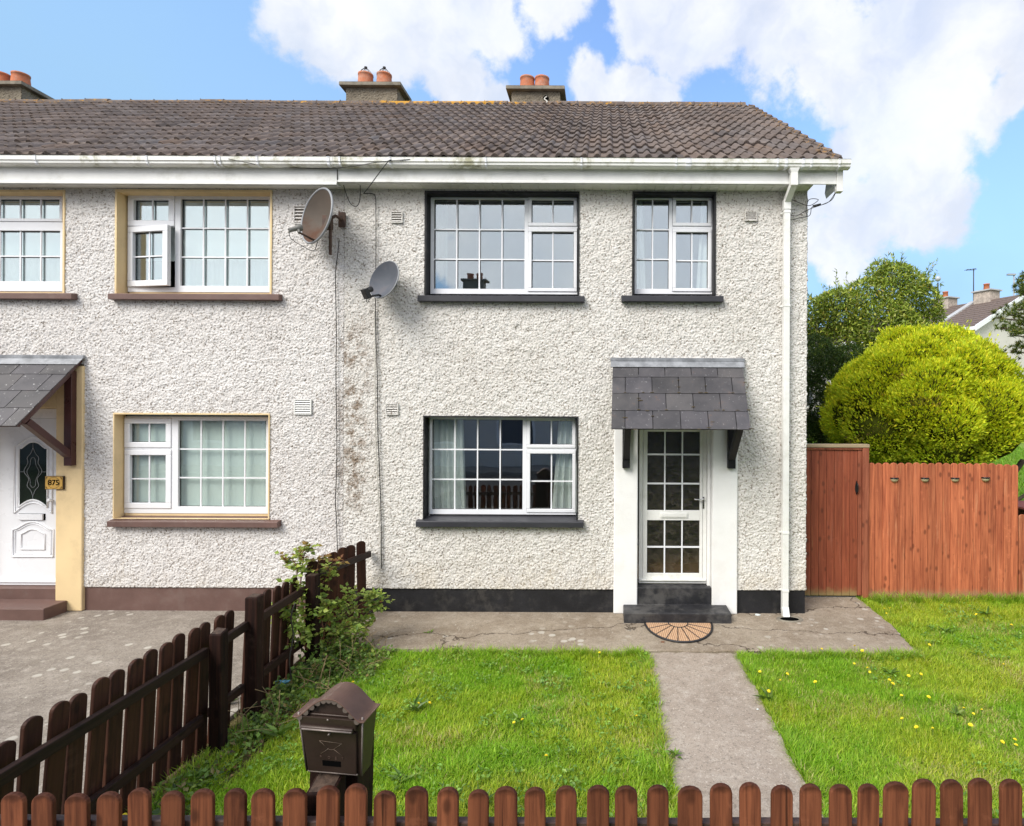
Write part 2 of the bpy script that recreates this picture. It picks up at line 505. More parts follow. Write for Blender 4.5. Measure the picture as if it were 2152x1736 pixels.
def tile_mat(name, lichen_hi=0.0):
    m, t = new_mat(name)
    co = t.coord('Object')
    n1 = t.noise(co, 2.2, 5, .65); n2 = t.noise(co, 26, 5, .7)
    c = t.mix(t.ramp(n1, .3, .7), (.115, .092, .082), (.165, .136, .122))
    c = t.mix(1.0, c, t.attr('tint'), 'MULTIPLY')
    c = t.mix(t.ramp(n2, .5, .75, 0, .55), c, (.16, .13, .10))
    c = t.mix(t.ramp(t.noise(co, 13, 6, .75), .60, .74, 0, .8), c, (.055, .043, .036))
    c = t.mix(t.ramp(t.noise(co, 45, 4, .7), .64, .74, 0, .6), c, (.30, .26, .21))
    c = t.mix(t.ramp(t.noise(co, 9, 6, .7), .68, .78, 0, .4), c, (.17, .09, .045))
    geo = t.n('ShaderNodeSeparateXYZ', {0: t.n('ShaderNodeNewGeometry').outputs[0]})
    hi = t.ramp(geo.outputs[2], 7.9, 8.25)
    ver = t.ramp(t.math('ABSOLUTE', t.math('SUBTRACT', geo.outputs[0], 2.75)), .22, .08)
    lic = t.math('MULTIPLY', t.math('MAXIMUM', t.math('MULTIPLY', hi, .55), t.math('MULTIPLY', ver, .6)), t.ramp(t.noise(co, 11, 5, .7), .52, .62))
    c = t.mix(lic, c, (.42, .22, .04))
    if lichen_hi:
        zone = t.ramp(t.math('ABSOLUTE', t.math('SUBTRACT', geo.outputs[0], -2.9)), 1.7, .9)
        f = t.math('MULTIPLY', t.ramp(t.math('ADD', t.noise(co, 8, 6, .7), t.math('MULTIPLY', zone, .16)), .585, .66), lichen_hi)
        c = t.mix(f, c, t.mix(t.noise(co, 30, 3), (.46, .20, .02), (.62, .36, .04)))
        c = t.mix(t.ramp(t.noise(co, 17, 5, .7), .60, .7, 0, .7), c, (.40, .38, .33))
    b = t.bump(t.math('ADD', n2, t.noise(co, 80, 3)), .6, .006)
    t.out(t.bsdf(c, .93, b, 0, .12))
    return m

def slate_mat(name, spot=.5, rust=.3):
    m, t = new_mat(name)
    co = t.coord('Object')
    n1 = t.noise(co, 3, 5, .65)
    c = t.mix(t.ramp(n1, .3, .7), (.040, .038, .042), (.070, .065, .069))
    c = t.mix(1.0, c, t.attr('tint'), 'MULTIPLY')
    c = t.mix(t.ramp(t.noise(co, 34, 4, .6), .64, .70, 0, spot), c, (.42, .42, .42))
    c = t.mix(t.ramp(t.noise(co, 6.0, 6, .75), .58, .75, 0, rust), c, (.16, .075, .035))
    b = t.bump(t.noise(co, 22, 5, .7), .35, .004)
    t.out(t.bsdf(c, t.ramp(n1, .3, .7, .38, .6), b, 0, .5))
    return m

M = {}
M['wall_warm'] = roughcast('roughcast_cream', (.650, .625, .588), (.712, .694, .664), (.50, .42, .28))
M['wall_pink'] = roughcast('roughcast_white', (.655, .630, .610), (.718, .700, .684), (.52, .46, .38))
M['wall_grey'] = roughcast('roughcast_grey', (.15, .128, .10), (.20, .175, .135), (.16, .13, .09))
M['wall_far'] = paint('far_render', (.60, .57, .54), .9, .06, .8, .3, 30)
M['upvc'] = paint('white_plastic', (.78, .79, .82), .28, .03, 2, .03, 30)
M['upvc_old'] = paint('weathered_white_plastic', (.76, .76, .74), .38, .05, 2, .06, 40, dirt=((.36, .35, .27), .30, 9))
M['gutter'] = paint('algae_streaked_gutter', (.78, .78, .75), .35, .05, 2, .05, 40, dirt=((.27, .26, .13), .85, 11))
M['white_paint'] = paint('white_wall_paint', (.79, .79, .785), .6, .04, 1.5, .45, 45, dirt=((.55, .52, .46), .22, 5))
M['cream'] = paint('cream_paint', (.74, .565, .315), .6, .05, 2, .35, 45, dirt=((.4, .3, .17), .3, 6))
M['black'] = paint('black_paint', (.014, .014, .016), .6, .25, 4, .55, 35, spec=.3, dirt=((.07, .065, .06), .5, 11))
M['black_wood'] = paint('black_gloss_paint', (.012, .012, .013), .45, .3, 8, .3, 50, spec=.25)
M['sill_black'] = paint('charcoal_paint', (.034, .034, .041), .42, .1, 4, .3, 60)
M['step_black'] = paint('worn_black_step_paint', (.020, .020, .023), .55, .25, 5, .5, 40, spec=.35, dirt=((.11, .105, .10), .6, 8))
M['vent_back_tone'] = paint('grey_brown_vent_back', (.24, .21, .18), .9, .2, 20, .3, 60)  # grey-brown backing seen between the vent slats
M['brown_paint'] = paint('chocolate_paint', (.128, .072, .060), .55, .1, 4, .45, 40, dirt=((.2, .15, .13), .3, 9))
M['brown_gloss'] = paint('oxblood_gloss_paint', (.060, .022, .020), .3, .15, 5, .15, 40)
M['room'] = paint('room_wall', (.20, .19, .18), .9, .1, 1, 0, 10)
M['room_light'] = paint('pale_room_wall', (.38, .38, .38), .9, .1, 1, 0, 10)
M['glass_hi'] = glass('window_glass_upper', .25, gcol=(.88, .94, 1.0))
M['glass_lo'] = glass('window_glass_lower', .16)
M['glass_blind'] = glass('window_glass_over_blind', .10, (.95, .98, .97))
M['glass_left'] = glass('window_glass_neighbour', .38, (.92, .97, .96), gcol=(.90, .98, 1.0))
M['slate'] = slate_mat('slate', .35, .55)
M['slate_spotted'] = slate_mat('spotted_slate', .9, .1)
M['moss'] = paint('dry_moss', (.055, .040, .018), 1, .5, 20, 1, 90)
M['lead'] = paint('lead_flashing', (.26, .27, .29), .5, .25, 9, .4, 40, metal=.3)
M['tile'] = tile_mat('concrete_tile')
M['ridge'] = tile_mat('ridge_tile', .8)
M['terracotta'] = paint('terracotta', (.42, .13, .055), .8, .2, 7, .3, 60, dirt=((.4, .33, .28), .4, 12))
M['cap_conc'] = paint('weathered_cap', (.21, .185, .145), .95, .25, 6, .7, 50, dirt=((.08, .07, .05), .6, 9))
M['wire'] = paint('dark_wire', (.03, .025, .022), .6, .3, 10, 0, 10)
M['cable'] = paint('black_cable', (.014, .014, .014), .5, .2, 10, 0, 10)
M['cable_white'] = paint('grey_white_cable', (.50, .48, .43), .6, .15, 10, .2, 60)
M['dish_rust'] = paint('rusted_dish_metal', (.098, .080, .066), .7, .12, 3, .3, 80, spec=.2, dirt=((.085, .036, .020), .85, 3.2))
M['dish_grey'] = paint('grey_dish_metal', (.090, .100, .120), .65, .12, 3, .25, 70, spec=.2, dirt=((.13, .12, .13), .55, 13))
M['dish_rim'] = paint('dish_rim_metal', (.24, .25, .265), .45, .1, 3, .1, 70)
M['steel_rust'] = paint('rusty_steel', (.075, .042, .03), .7, .35, 14, .5, 60)
M['lnb'] = paint('grey_plastic_head', (.17, .165, .15), .6, .2, 6, .1, 60)
M['black_plastic'] = paint('black_plastic', (.016, .016, .018), .4, .2, 6, .1, 60)
M['picket_lit'] = wood('brown_stained_picket', (.070, .021, .011), (.205, .068, .032), .7, 1, .5, spec=.2, head=.795)
M['picket_shaded'] = wood('shade_darkened_picket', (.018, .007, .005), (.062, .024, .013), .6, 1, .5, spec=.2)  # same stain as the front pickets, darkened to paint in the shaded side
M['rail_dark'] = wood('dark_brown_rail', (.012, .006, .005), (.034, .016, .011), .6, 1, .3, axis='Y', spec=.2)
M['rail_front'] = wood('dark_front_rail', (.045, .026, .022), (.10, .055, .045), .55, 1, .3, axis='X')
M['sleeper'] = wood('weathered_dark_post', (.007, .0035, .003), (.030, .012, .008), .75, 2, .3, spec=.15)
M['endgrain'] = wood('weathered_end_grain', (.030, .018, .012), (.095, .060, .042), .8, 3, .2, knots=False)
M['fence_red'] = wood('red_brown_boards', (.24, .056, .024), (.53, .160, .070), .75, 1, .38, foot=(.02, .14, (.30, .19, .10)), pale=(.58, .26, .14))
M['gate_red'] = wood('dark_red_gate_boards', (.175, .038, .017), (.31, .078, .036), .6, 1, .12, foot=(.03, .16, (.27, .21, .085)), pale=(.36, .14, .09))
M['gate_frame'] = wood('red_gate_frame', (.17, .042, .02), (.33, .105, .055), .65, 1, .1)
M['gate_cap'] = wood('bare_weathered_capping', (.26, .19, .115), (.42, .33, .21), .8, 1, .1, axis='X')
M['table_red'] = wood('dark_red_slat', (.10, .026, .024), (.19, .055, .045), .6, 1, .1, axis='X')
M['table_pale'] = wood('pale_bleached_slat', (.36, .29, .21), (.52, .44, .34), .8, 1, .1, axis='X')
M['apron'] = concrete('apron_concrete', (.320, .268, .205), (.225, .178, .130), (.390, .335, .270), .75)
M['path'] = concrete('path_concrete', (.375, .315, .258), (.295, .242, .195), (.43, .375, .318), .10, False, .15)
M['drive'] = concrete('drive_concrete', (.290, .252, .212), (.195, .165, .138), (.375, .335, .290), .8, False, .25)
M['road'] = concrete('asphalt', (.062, .062, .064), (.045, .045, .048), (.085, .083, .08), .1, False, 0)
M['pavement'] = concrete('pavement_concrete', (.23, .22, .20), (.17, .16, .15), (.29, .28, .26), .2, True, .1)
M['soil'] = None
M['metal_box'] = paint('brown_metal', (.040, .026, .020), .42, .14, 7, .12, 60, metal=.25, spec=.4)
M['metal_roof'] = paint('bronze_brown_metal', (.115, .062, .043), .42, .22, 9, .12, 80, metal=.2)
M['metal_edge'] = paint('worn_metal_edge', (.24, .20, .18), .4, .15, 9, .1, 80, metal=.3)
M['metal_scallop'] = paint('dull_scallop_metal', (.12, .095, .08), .5, .15, 9, .1, 80, metal=.2)
M['engrave'] = paint('scratched_bare_line', (.125, .088, .062), .5, .1, 9, 0, 80)
M['engrave_dark'] = paint('faint_lettering', (.105, .064, .047), .5, .1, 9, 0, 80)
M['void'] = paint('dark_slot', (.004, .004, .004), .9, .1, 5, 0, 10, spec=0)
M['brass'] = paint('ochre_plaque', (.55, .33, .075), .4, .08, 6, .1, 60)
M['plaque_dark'] = paint('dark_plaque_edge', (.035, .018, .010), .4, .2, 6, .1, 60)
M['chrome'] = paint('chrome', (.75, .75, .76), .18, .03, 5, 0, 10, metal=1.0)
M['coir'] = None
M['rubber'] = paint('black_rubber', (.018, .018, .020), .6, .2, 20, .2, 90)
M['curtain'] = paint('white_curtain', (.84, .87, .85), .9, .04, 2, .1, 90)
M['blind'] = paint('pale_green_blind', (.80, .88, .84), .9, .03, 1, .1, 120)
M['blind_white'] = paint('pale_blue_blind', (.84, .90, .90), .9, .03, 1, .1, 120)
M['shade_grey'] = paint('grey_net_blind', (.42, .47, .46), .9, .05, 1, .1, 120)
M['leaf'] = tinted('rose_leaf', rough=.42, trans=.25)
M['grass'] = tinted('grass_blade', rough=.5, trans=.45, tcol=(1.25, 1.3, .5))
M['conifer'] = tinted('golden_conifer_spray', rough=.6, trans=.25, tcol=(1.3, 1.25, .4))
M['laurel'] = tinted('glossy_shrub_leaf', rough=.38, trans=.2)
M['needle'] = tinted('pine_needle', rough=.5, trans=.15)
M['petal'] = tinted('dandelion_petal', rough=.6, trans=.3, tcol=(1, 1, .8))
M['bark'] = paint('bark', (.085, .060, .042), .95, .4, 12, 1, 40)
M['stem_red'] = paint('reddish_stem', (.15, .06, .03), .6, .3, 20, .2, 60)
M['stem_green'] = paint('green_stem', (.12, .17, .04), .6, .2, 20, .2, 60)
M['core'] = paint('dark_crown_core', (.050, .060, .008), 1, .4, 9, 1, 30, spec=0)  # shade of the crown's hollows put into a dark fill colour
M['solar_black'] = paint('solar_panel_black', (.012, .013, .016), .2, .2, 9, 0, 10)
M['solar_lens'] = paint('dirty_cream_lens', (.42, .37, .24), .35, .2, 16, .1, 60)
M['far_tile'] = paint('far_brown_tile', (.135, .10, .085), .9, .25, 9, .5, 30)
M['far_grey'] = paint('lead_strip', (.42, .42, .42), .6, .1, 4, .1, 30)
M['far_brick'] = paint('pale_far_brick', (.40, .34, .29), .9, .25, 8, .3, 30)
M['lamp_globe'] = paint('lamp_globe_white', (.38, .42, .46), .3, .05, 5, 0, 10)
M['galv'] = paint('galvanised_pole', (.30, .32, .34), .5, .1, 4, 0, 10)
M['litter'] = paint('litter_white', (.7, .75, .74), .6, .1, 12, .2, 60)
M['bottle_blue'] = paint('blue_plastic', (.09, .30, .42), .3, .1, 12, .1, 60)
M['dead_leaf'] = paint('dry_leaf', (.19, .085, .040), .8, .35, 25, .2, 60)

def soil():
    m, t = new_mat('turf_soil')
    co = t.coord('Object')
    n1 = t.noise(co, .7, 6, .6); n2 = t.noise(co, 7, 6, .7); n3 = t.noise(co, 55, 3, .7)
    c = t.mix(t.ramp(n1, .35, .65), (.120, .190, .026), (.19, .27, .040))
    c = t.mix(t.ramp(n2, .45, .75, 0, .6), c, (.26, .29, .07))
    c = t.mix(t.ramp(n3, .50, .72, 0, .65), c, (.075, .085, .022))
    geo = t.n('ShaderNodeSeparateXYZ', {0: t.n('ShaderNodeNewGeometry').outputs[0]})
    strip = t.ramp(t.math('ADD', geo.outputs[0], t.math('MULTIPLY', t.math('SUBTRACT', n2, .5), .5)), -2.40, -2.60)
    c = t.mix(t.math('MULTIPLY', strip, .85), c, t.mix(n3, (.075, .048, .028), (.15, .10, .06)))
    t.out(t.bsdf(c, .95, t.bump(t.math('ADD', n2, n3), .8, .02), 0, .1))
    return m
M['soil'] = soil()
def coir():
    m, t = new_mat('coir_ribbed')
    co = t.coord('Object')
    wv = t.n('ShaderNodeTexWave', {'Vector': co, 'Scale': 14.0, 'Distortion': 1.0, 'Detail': 2.0, 'Detail Scale': 3.0})
    n = t.noise(co, 60, 4, .7)
    c = t.mix(wv.outputs[1], (.36, .21, .12), (.62, .41, .26))
    c = t.mix(t.ramp(n, .5, .7, 0, .5), c, (.20, .11, .06))
    t.out(t.bsdf(c, .95, t.bump(t.math('ADD', wv.outputs[1], n), .6, .006), 0, .1))
    return m
M['coir'] = coir()
def pattern_glass():
    """obscure glass: dark, pressed with a leafy facet pattern"""
    m, t = new_mat('patterned_glass')
    co = t.coord('Object')
    v = t.n('ShaderNodeTexVoronoi', {'Vector': co, 'Scale': 19.0, 'Randomness': 1.0})
    wv = t.n('ShaderNodeTexNoise', {'Vector': v.outputs[1], 'Scale': 3.0})
    ang = t.n('ShaderNodeTexWave', {'Vector': co, 'Scale': 9.0, 'Distortion': 9.0, 'Detail': 1.0, 'Detail Scale': 1.6, 'Phase Offset': wv.outputs[0]})
    h = t.math('ADD', t.math('MULTIPLY', v.outputs[0], 1.6), t.math('MULTIPLY', ang.outputs[1], .5))
    nrm = t.bump(h, .30, .012)
    gl = t.n('ShaderNodeBsdfGlossy', {'Color': (.9, .92, .92), 'Roughness': .32, 'Normal': nrm})
    tr = t.n('ShaderNodeBsdfTransparent', {'Color': (.80, .76, .70)})
    df = t.n('ShaderNodeBsdfDiffuse', {'Color': t.mix(t.math('MULTIPLY', t.n('ShaderNodeSeparateColor', {0: v.outputs[1]}).outputs[0], t.math('ADD', .25, t.math('MULTIPLY', v.outputs[0], 1.1))), (.004, .004, .004), (.075, .066, .052)), 'Normal': nrm})  # facet shading painted into the diffuse colour, cell by cell
    m1 = t.n('ShaderNodeMixShader', {0: .40, 1: tr.outputs[0], 2: df.outputs[0]})
    m2 = t.n('ShaderNodeMixShader', {0: .05, 1: m1.outputs[0], 2: gl.outputs[0]})
    t.out(m2)
    return m
M['pattern_glass'] = pattern_glass()

# ------------------------------------------------------------------ ground
def ground_z(x, y):
    return np.where(y > 9, np.clip((y - 9) / 22.0, 0, 1) * 1.7, 0.0) - .035
def build_ground():
    xs = np.concatenate([np.linspace(-400, -20, 12), np.linspace(-18, 30, 49), np.linspace(34, 400, 14)])
    ys = np.concatenate([np.linspace(-400, -30, 12), np.linspace(-28, 60, 89), np.linspace(66, 600, 14)])
    Xg, Yg = np.meshgrid(xs, ys)
    V = np.stack([Xg, Yg, ground_z(Xg, Yg)], -1).reshape(-1, 3)
    nx = len(xs)
    i = np.arange((len(ys) - 1) * nx).reshape(len(ys) - 1, nx)[:, :-1].ravel()
    o = np_mesh('ground', V, np.stack([i, i + 1, i + nx + 1, i + nx], 1), M['soil'])
    tag(o, kind='structure')
build_ground()
AE = 5.90            # front edge of the apron
def slab(name, poly, z0, z1, mat, bev=.008):
    o = MB().prism(poly, z0, z1, 'Z').build(name, mat, bevel=bev)
    return tag(o, kind='structure')
def ragged(pts, n, amp, seed):
    """resample an open polyline with a slightly broken edge"""
    rr = random.Random(seed)
    out = []
    for a, b in zip(pts[:-1], pts[1:]):
        a, b = Vector(a), Vector(b)
        for k in range(n):
            p = a.lerp(b, k / n)
            if 0 < k: p += Vector((rr.uniform(-amp, amp), rr.uniform(-amp, amp)))
            out.append((p.x, p.y))
    out.append(tuple(pts[-1]))
    return out
ap = ragged([(-2.80, AE + .05), (.42, AE + .02), (1.42, AE + .02), (3.22, AE), (3.33, 6.6), (3.36, 7.66)], 14, .013, 3) + [(2.44, 7.66), (2.44, 7.02), (-2.80, 7.02)]
slab('apron_path', ap, -.12, 0, M['apron'])
pl = [(.452, 2.62)] + ragged([(1.36, 2.62), (1.365, AE - .03), (1.30, AE - .015), (.50, AE - .015), (.452, AE - .05), (.46, 2.62)], 16, .016, 4)[1:-1]
slab('garden_path', pl, -.12, -.008, M['path'])
slab('driveway', [(-14, 1.2), (-3.02, 1.2), (-3.02, 7.02), (-14, 7.02)], -.12, -.002, M['drive'])
slab('pavement', [(-40, .1), (40, .1), (40, 1.18), (-40, 1.18)], -.2, .0, M['pavement'], .02)
slab('road', [(-40, -6.6), (40, -6.6), (40, .08), (-40, .08)], -.3, -.02, M['road'], 0)
slab('pavement', [(-40, -8.2), (40, -8.2), (40, -6.62), (-40, -6.62)], -.2, .10, M['pavement'], .02)

# ------------------------------------------------------------------ roughcast sheet
NF = 1024
def band_noise(seed, lo, hi, px):
    """periodic noise field with wavelengths lo..hi metres on a NF x NF grid of px metres"""
    r = np.random.default_rng(seed)
    f = np.fft.fftfreq(NF, px)
    k = np.hypot(*np.meshgrid(f, f))
    amp = ((k > 1 / hi) & (k < 1 / lo)).astype(float)
    n = np.fft.ifft2(np.fft.fft2(r.standard_normal((NF, NF))) * amp).real
    return n / n.std()
PX = .0070
def pebbles():
    """thrown stones: overlapping domes of mixed size on a jittered lattice"""
    r = np.random.default_rng(77)
    n = 390
    cell = NF / n
    jx, jy = r.uniform(-.1, 1.1, (n, n)), r.uniform(-.1, 1.1, (n, n))
    rad = r.uniform(.44, .86, (n, n)) * cell
    hgt = r.uniform(.45, 1.0, (n, n)) * rad / rad.mean()
    el = r.uniform(.72, 1.38, (n, n))
    yy, xx = np.meshgrid(np.arange(NF), np.arange(NF), indexing='ij')
    ci, cj = (yy // cell).astype(int), (xx // cell).astype(int)
    H = np.zeros((NF, NF))
    for di in (-1, 0, 1):
        for dj in (-1, 0, 1):
            i, j = (ci + di), (cj + dj)
            iw, jw = i % n, j % n
            dy = (yy - (i + jy[iw, jw]) * cell) * el[iw, jw]; dx = (xx - (j + jx[iw, jw]) * cell) / el[iw, jw]
            q = 1 - (dx * dx + dy * dy) / rad[iw, jw] ** 2
            H = np.maximum(H, hgt[iw, jw] * np.sqrt(np.maximum(q, 0)))
    return H
RC = 1.35 * pebbles() + .16 * np.tanh(band_noise(2, .016, .030, PX)) + .22 * band_noise(3, .12, .6, PX) - .75
def rc_sample(u, v):
    i = (u / PX) % NF; j = (v / PX) % NF
    i0 = np.floor(i).astype(int); j0 = np.floor(j).astype(int)
    fi, fj = i - i0, j - j0
    i1, j1 = (i0 + 1) % NF, (j0 + 1) % NF
    i0 %= NF; j0 %= NF
    return (RC[j0, i0] * (1 - fi) + RC[j0, i1] * fi) * (1 - fj) + (RC[j1, i0] * (1 - fi) + RC[j1, i1] * fi) * fj
def lines(a, b, cuts, step):
    ks = sorted({a, b, *[c for c in cuts if a < c < b]})
    out = []
    for p, q in zip(ks[:-1], ks[1:]):
        n = max(1, int(round((q - p) / step)))
        out += list(np.linspace(p, q, n, endpoint=False))
    return np.array(out + [b])
def roughcast_sheet(x0, x1, z0, z1, holes, Y, step, amp=.0082, corner=None):
    xs = lines(x0, x1, [h[0] for h in holes] + [h[1] for h in holes], step)
    zs = lines(z0, z1, [h[2] for h in holes] + [h[3] for h in holes], step)
    X, Z = np.meshgrid(xs, zs)
    D = rc_sample(X + 20, Z) * amp
    Yv = Y - D
    Xv = X.copy()
    if corner:      # the arris of the wall is as lumpy as its face
        Xv[:, -1] += rc_sample(Z[:, -1] * 0 + 3.3, Z[:, -1]) * .011
        Yv[:, -1] += .012
    V = np.stack([Xv, Yv, Z], -1).reshape(-1, 3)
    nx, nz = len(xs), len(zs)
    xc, zc = (xs[:-1] + xs[1:]) / 2, (zs[:-1] + zs[1:]) / 2
    keep = np.ones((nz - 1, nx - 1), bool)
    for a, b, c, d in holes:
        keep &= ~(((xc > a) & (xc < b))[None, :] & ((zc > c) & (zc < d))[:, None])
    j, i = np.nonzero(keep)
    q = j * nx + i
    Fq = np.stack([q, q + 1, q + nx + 1, q + nx], 1)
    # lip under the lower edge
    n0 = len(V)
    lip = V[:nx].copy(); lip[:, 1] = Y + .05
    V = np.concatenate([V, lip])
    i = np.nonzero(keep[0])[0]
    Fl = np.stack([n0 + i, n0 + i + 1, i + 1, i], 1)
    return V, np.concatenate([Fq, Fl])
def flank_sheet(X, y0, y1, z0, z1, step, amp=.008):
    ys = np.linspace(y0, y1, int((y1 - y0) / step)); zs = np.linspace(z0, z1, int((z1 - z0) / step))
    Yg, Z = np.meshgrid(ys, zs)
    D = rc_sample(Yg + 3.3 - y0, Z) * amp
    Xv = X + D
    Yv = Yg.copy(); Yv[:, 0] += .012
    Xv[:, 0] = X + rc_sample(Z[:, 0] * 0 + 3.3, Z[:, 0]) * .011
    V = np.stack([Xv, Yv, Z], -1).reshape(-1, 3)
    ny = len(ys)
    q = np.arange((len(zs) - 1) * ny).reshape(len(zs) - 1, ny)[:, :-1].ravel()
    return V, np.stack([q, q + 1, q + ny + 1, q + ny], 1)

# ------------------------------------------------------------------ common levels of the terrace
WY = 7.0
SOFFIT = 5.158
PLINTH = .285
PARTY = -3.19
EAVE_Y, EAVE_Z = 6.715, 5.428
RIDGE_Y, RIDGE_Z = 10.93, 8.27
SLOPE = math.atan2(RIDGE_Z - EAVE_Z, RIDGE_Y - EAVE_Y)
SLEN = math.hypot(RIDGE_Z - EAVE_Z, RIDGE_Y - EAVE_Y)

def tiled_slope(X0, X1, seed, name, parent, step=.0125, courses=15, verge=False):
    r = np.random.default_rng(seed)
    us = np.arange(X0, X1 + step * .5, step)
    nu = len(us)
    s_dir = np.array([0, math.cos(SLOPE), math.sin(SLOPE)]); n_dir = np.array([0, -math.sin(SLOPE), math.cos(SLOPE)])
    gauge = SLEN / courses
    ph = (us / .150) % 1.0
    roll = np.where(ph < .56, np.sin(np.pi * ph / .56), 0) ** .85 * .034
    pan = np.where(ph >= .56, -.004 * np.sin(np.pi * (ph - .56) / .44), 0)
    Vs, Fs, Ts = [], [], []
    off = 0
    for c in range(courses):
        tile = np.floor(us / .30).astype(int); tile -= tile.min()
        jit = r.normal(0, .0035, tile.max() + 2)[tile]; jk = r.normal(0, .006, tile.max() + 2)[tile]
        tn = np.clip(r.normal(1, .10, tile.max() + 2), .7, 1.35)[tile]
        hue = r.normal(0, .03, tile.max() + 2)[tile]
        sag = .012 * np.sin(us * .8 + seed) + .006 * np.sin(us * 2.3 + c * .3)
        rows = []
        for (v, h) in ((-.004, -.010), (-.006, .014), (.006, .021), (.10, .016), (gauge * .6, .006), (gauge + .04, -.012)):
            hh = h + roll + pan + jit + sag
            if h < 0 and v < 0: hh = h + roll * .75 + pan + jit + sag - .006
            vv = c * gauge + v + (jk if v < .02 else 0) + r.normal(0, .0012, nu)
            p = np.array([0, EAVE_Y, EAVE_Z])[None, :] + vv[:, None] * s_dir[None, :] + (hh + r.normal(0, .0007, nu))[:, None] * n_dir[None, :]
            p[:, 0] = us
            rows.append(p)
        V = np.concatenate(rows)
        k = len(rows)
        q = np.concatenate([np.arange(nu - 1) + i * nu for i in range(k - 1)])
        Fs.append(np.stack([q, q + 1, q + nu + 1, q + nu], 1) + off)
        Vs.append(V); off += len(V)
        tt = np.stack([tn * (1 + hue), tn, tn * (1 - hue)], 1)
        Ts.append(np.tile(tt, (k, 1)))
    o = np_mesh(name, np.concatenate(Vs), np.concatenate(Fs), M['tile'], parent, np.concatenate(Ts))
    return o, gauge, s_dir, n_dir

def ridge_row(X0, X1, roof, seed):
    rr = random.Random(seed)
    mb = MB()
    x = X0
    while x < X1 - .05:
        L = min(.44, X1 - x)
        dz = rr.uniform(-.008, .008); dy = rr.uniform(-.008, .008)
        pts = []
        for k in range(9):
            a = math.pi * (k / 8)
            pts.append((RIDGE_Y - math.cos(a) * .125 + dy, RIDGE_Z - .05 + math.sin(a) * .085 + dz))
        pts = pts + [(p[0], p[1] - .03) for p in pts[::-1]]
        mb.prism(pts, x + .004, x + L - .004, 'X')
        # mortar bedding
        mb.box(x - .004, x + .004, RIDGE_Y - .11, RIDGE_Y + .11, RIDGE_Z - .06, RIDGE_Z + .018 + dz)
        x += L
    o = mb.build('ridge_tiles', M['ridge'], roof, bevel=.006)
    me = o.data
    a = me.color_attributes.new('tint', 'FLOAT_COLOR', 'POINT')
    a.data.foreach_set('color', np.ones(len(me.vertices) * 4, np.float32))
    return o

def chimney(house, x0, x1, zcap, y0, y1, pots, cowl=False, hole=False):
    """stack straddling the back of the ridge; pots: list of x"""
    zt = zcap
    mb = MB()
    n = 40
    V, Fc = roughcast_sheet(x0, x1, RIDGE_Z - .9, zt - .12, [], y0, .02, .010)
    o = np_mesh('chimney', V, Fc, M['wall_grey'], house)
    body = MB().box(x0 + .012, x1 - .012, y0 + .012, y1, RIDGE_Z - 1.0, zt - .11).build('stack_core', M['wall_grey'], o)
    V, Fc = flank_sheet(x1 - .002, y0, y1, RIDGE_Z - .9, zt - .12, .02, .010)
    np_mesh('stack_flank', V, Fc, M['wall_grey'], o)
    ov = .095
    lo = [(x0 - ov, y0 - ov, zt - .12), (x1 + ov, y0 - ov, zt - .12), (x1 + ov, y1 + ov, zt - .12), (x0 - ov, y1 + ov, zt - .12)]
    MB().hexa(lo, [(a, b, zt - .055) for a, b, c in lo]).hexa(
        [(a, b, zt - .053) for a, b, c in lo],
        [(x0 + .05, y0 + .02, zt + .0), (x1 - .05, y0 + .02, zt + .0), (x1 - .05, y1 - .02, zt), (x0 + .05, y1 - .02, zt)]).build('chimney_cap', M['cap_conc'], o, bevel=.008)
    yc = (y0 + y1) / 2 - .06
    for px in pots:
        Mx = Matrix.Translation((px, yc, zt - .01))
        p = MB().lathe([(.155, 0), (.150, .02), (.138, .14), (.135, .20), (.142, .205), (.142, .235), (.118, .238), (.112, .10), (.105, 0)], 28, Mx)
        p.build('chimney_pot', M['terracotta'], o)
        if cowl:
            cg = MB()
            for k in range(9):
                a = 2 * math.pi * k / 9
                e = Vector((px + .13 * math.cos(a), yc + .13 * math.sin(a), zt + .20))
                cg.tube([e, Vector((px + .10 * math.cos(a), yc + .10 * math.sin(a), zt + .27)), Vector((px + .018 * math.cos(a), yc + .018 * math.sin(a), zt + .355))], .0045, 4)
            cg.tube([(px, yc, zt + .345), (px, yc, zt + .375)], .03, 8)
            cg.build('wire_cowl', M['wire'], o)
    if hole:
        hx = x1 - .27
        MB().lathe([(.055, 0), (.052, .004), (.0, .005)], 14, Matrix.Translation((hx, y0 - .012, RIDGE_Z + .15)) @ Matrix.Rotation(math.radians(90), 4, 'X')).build('broken_hole', M['void'], o)
    return o

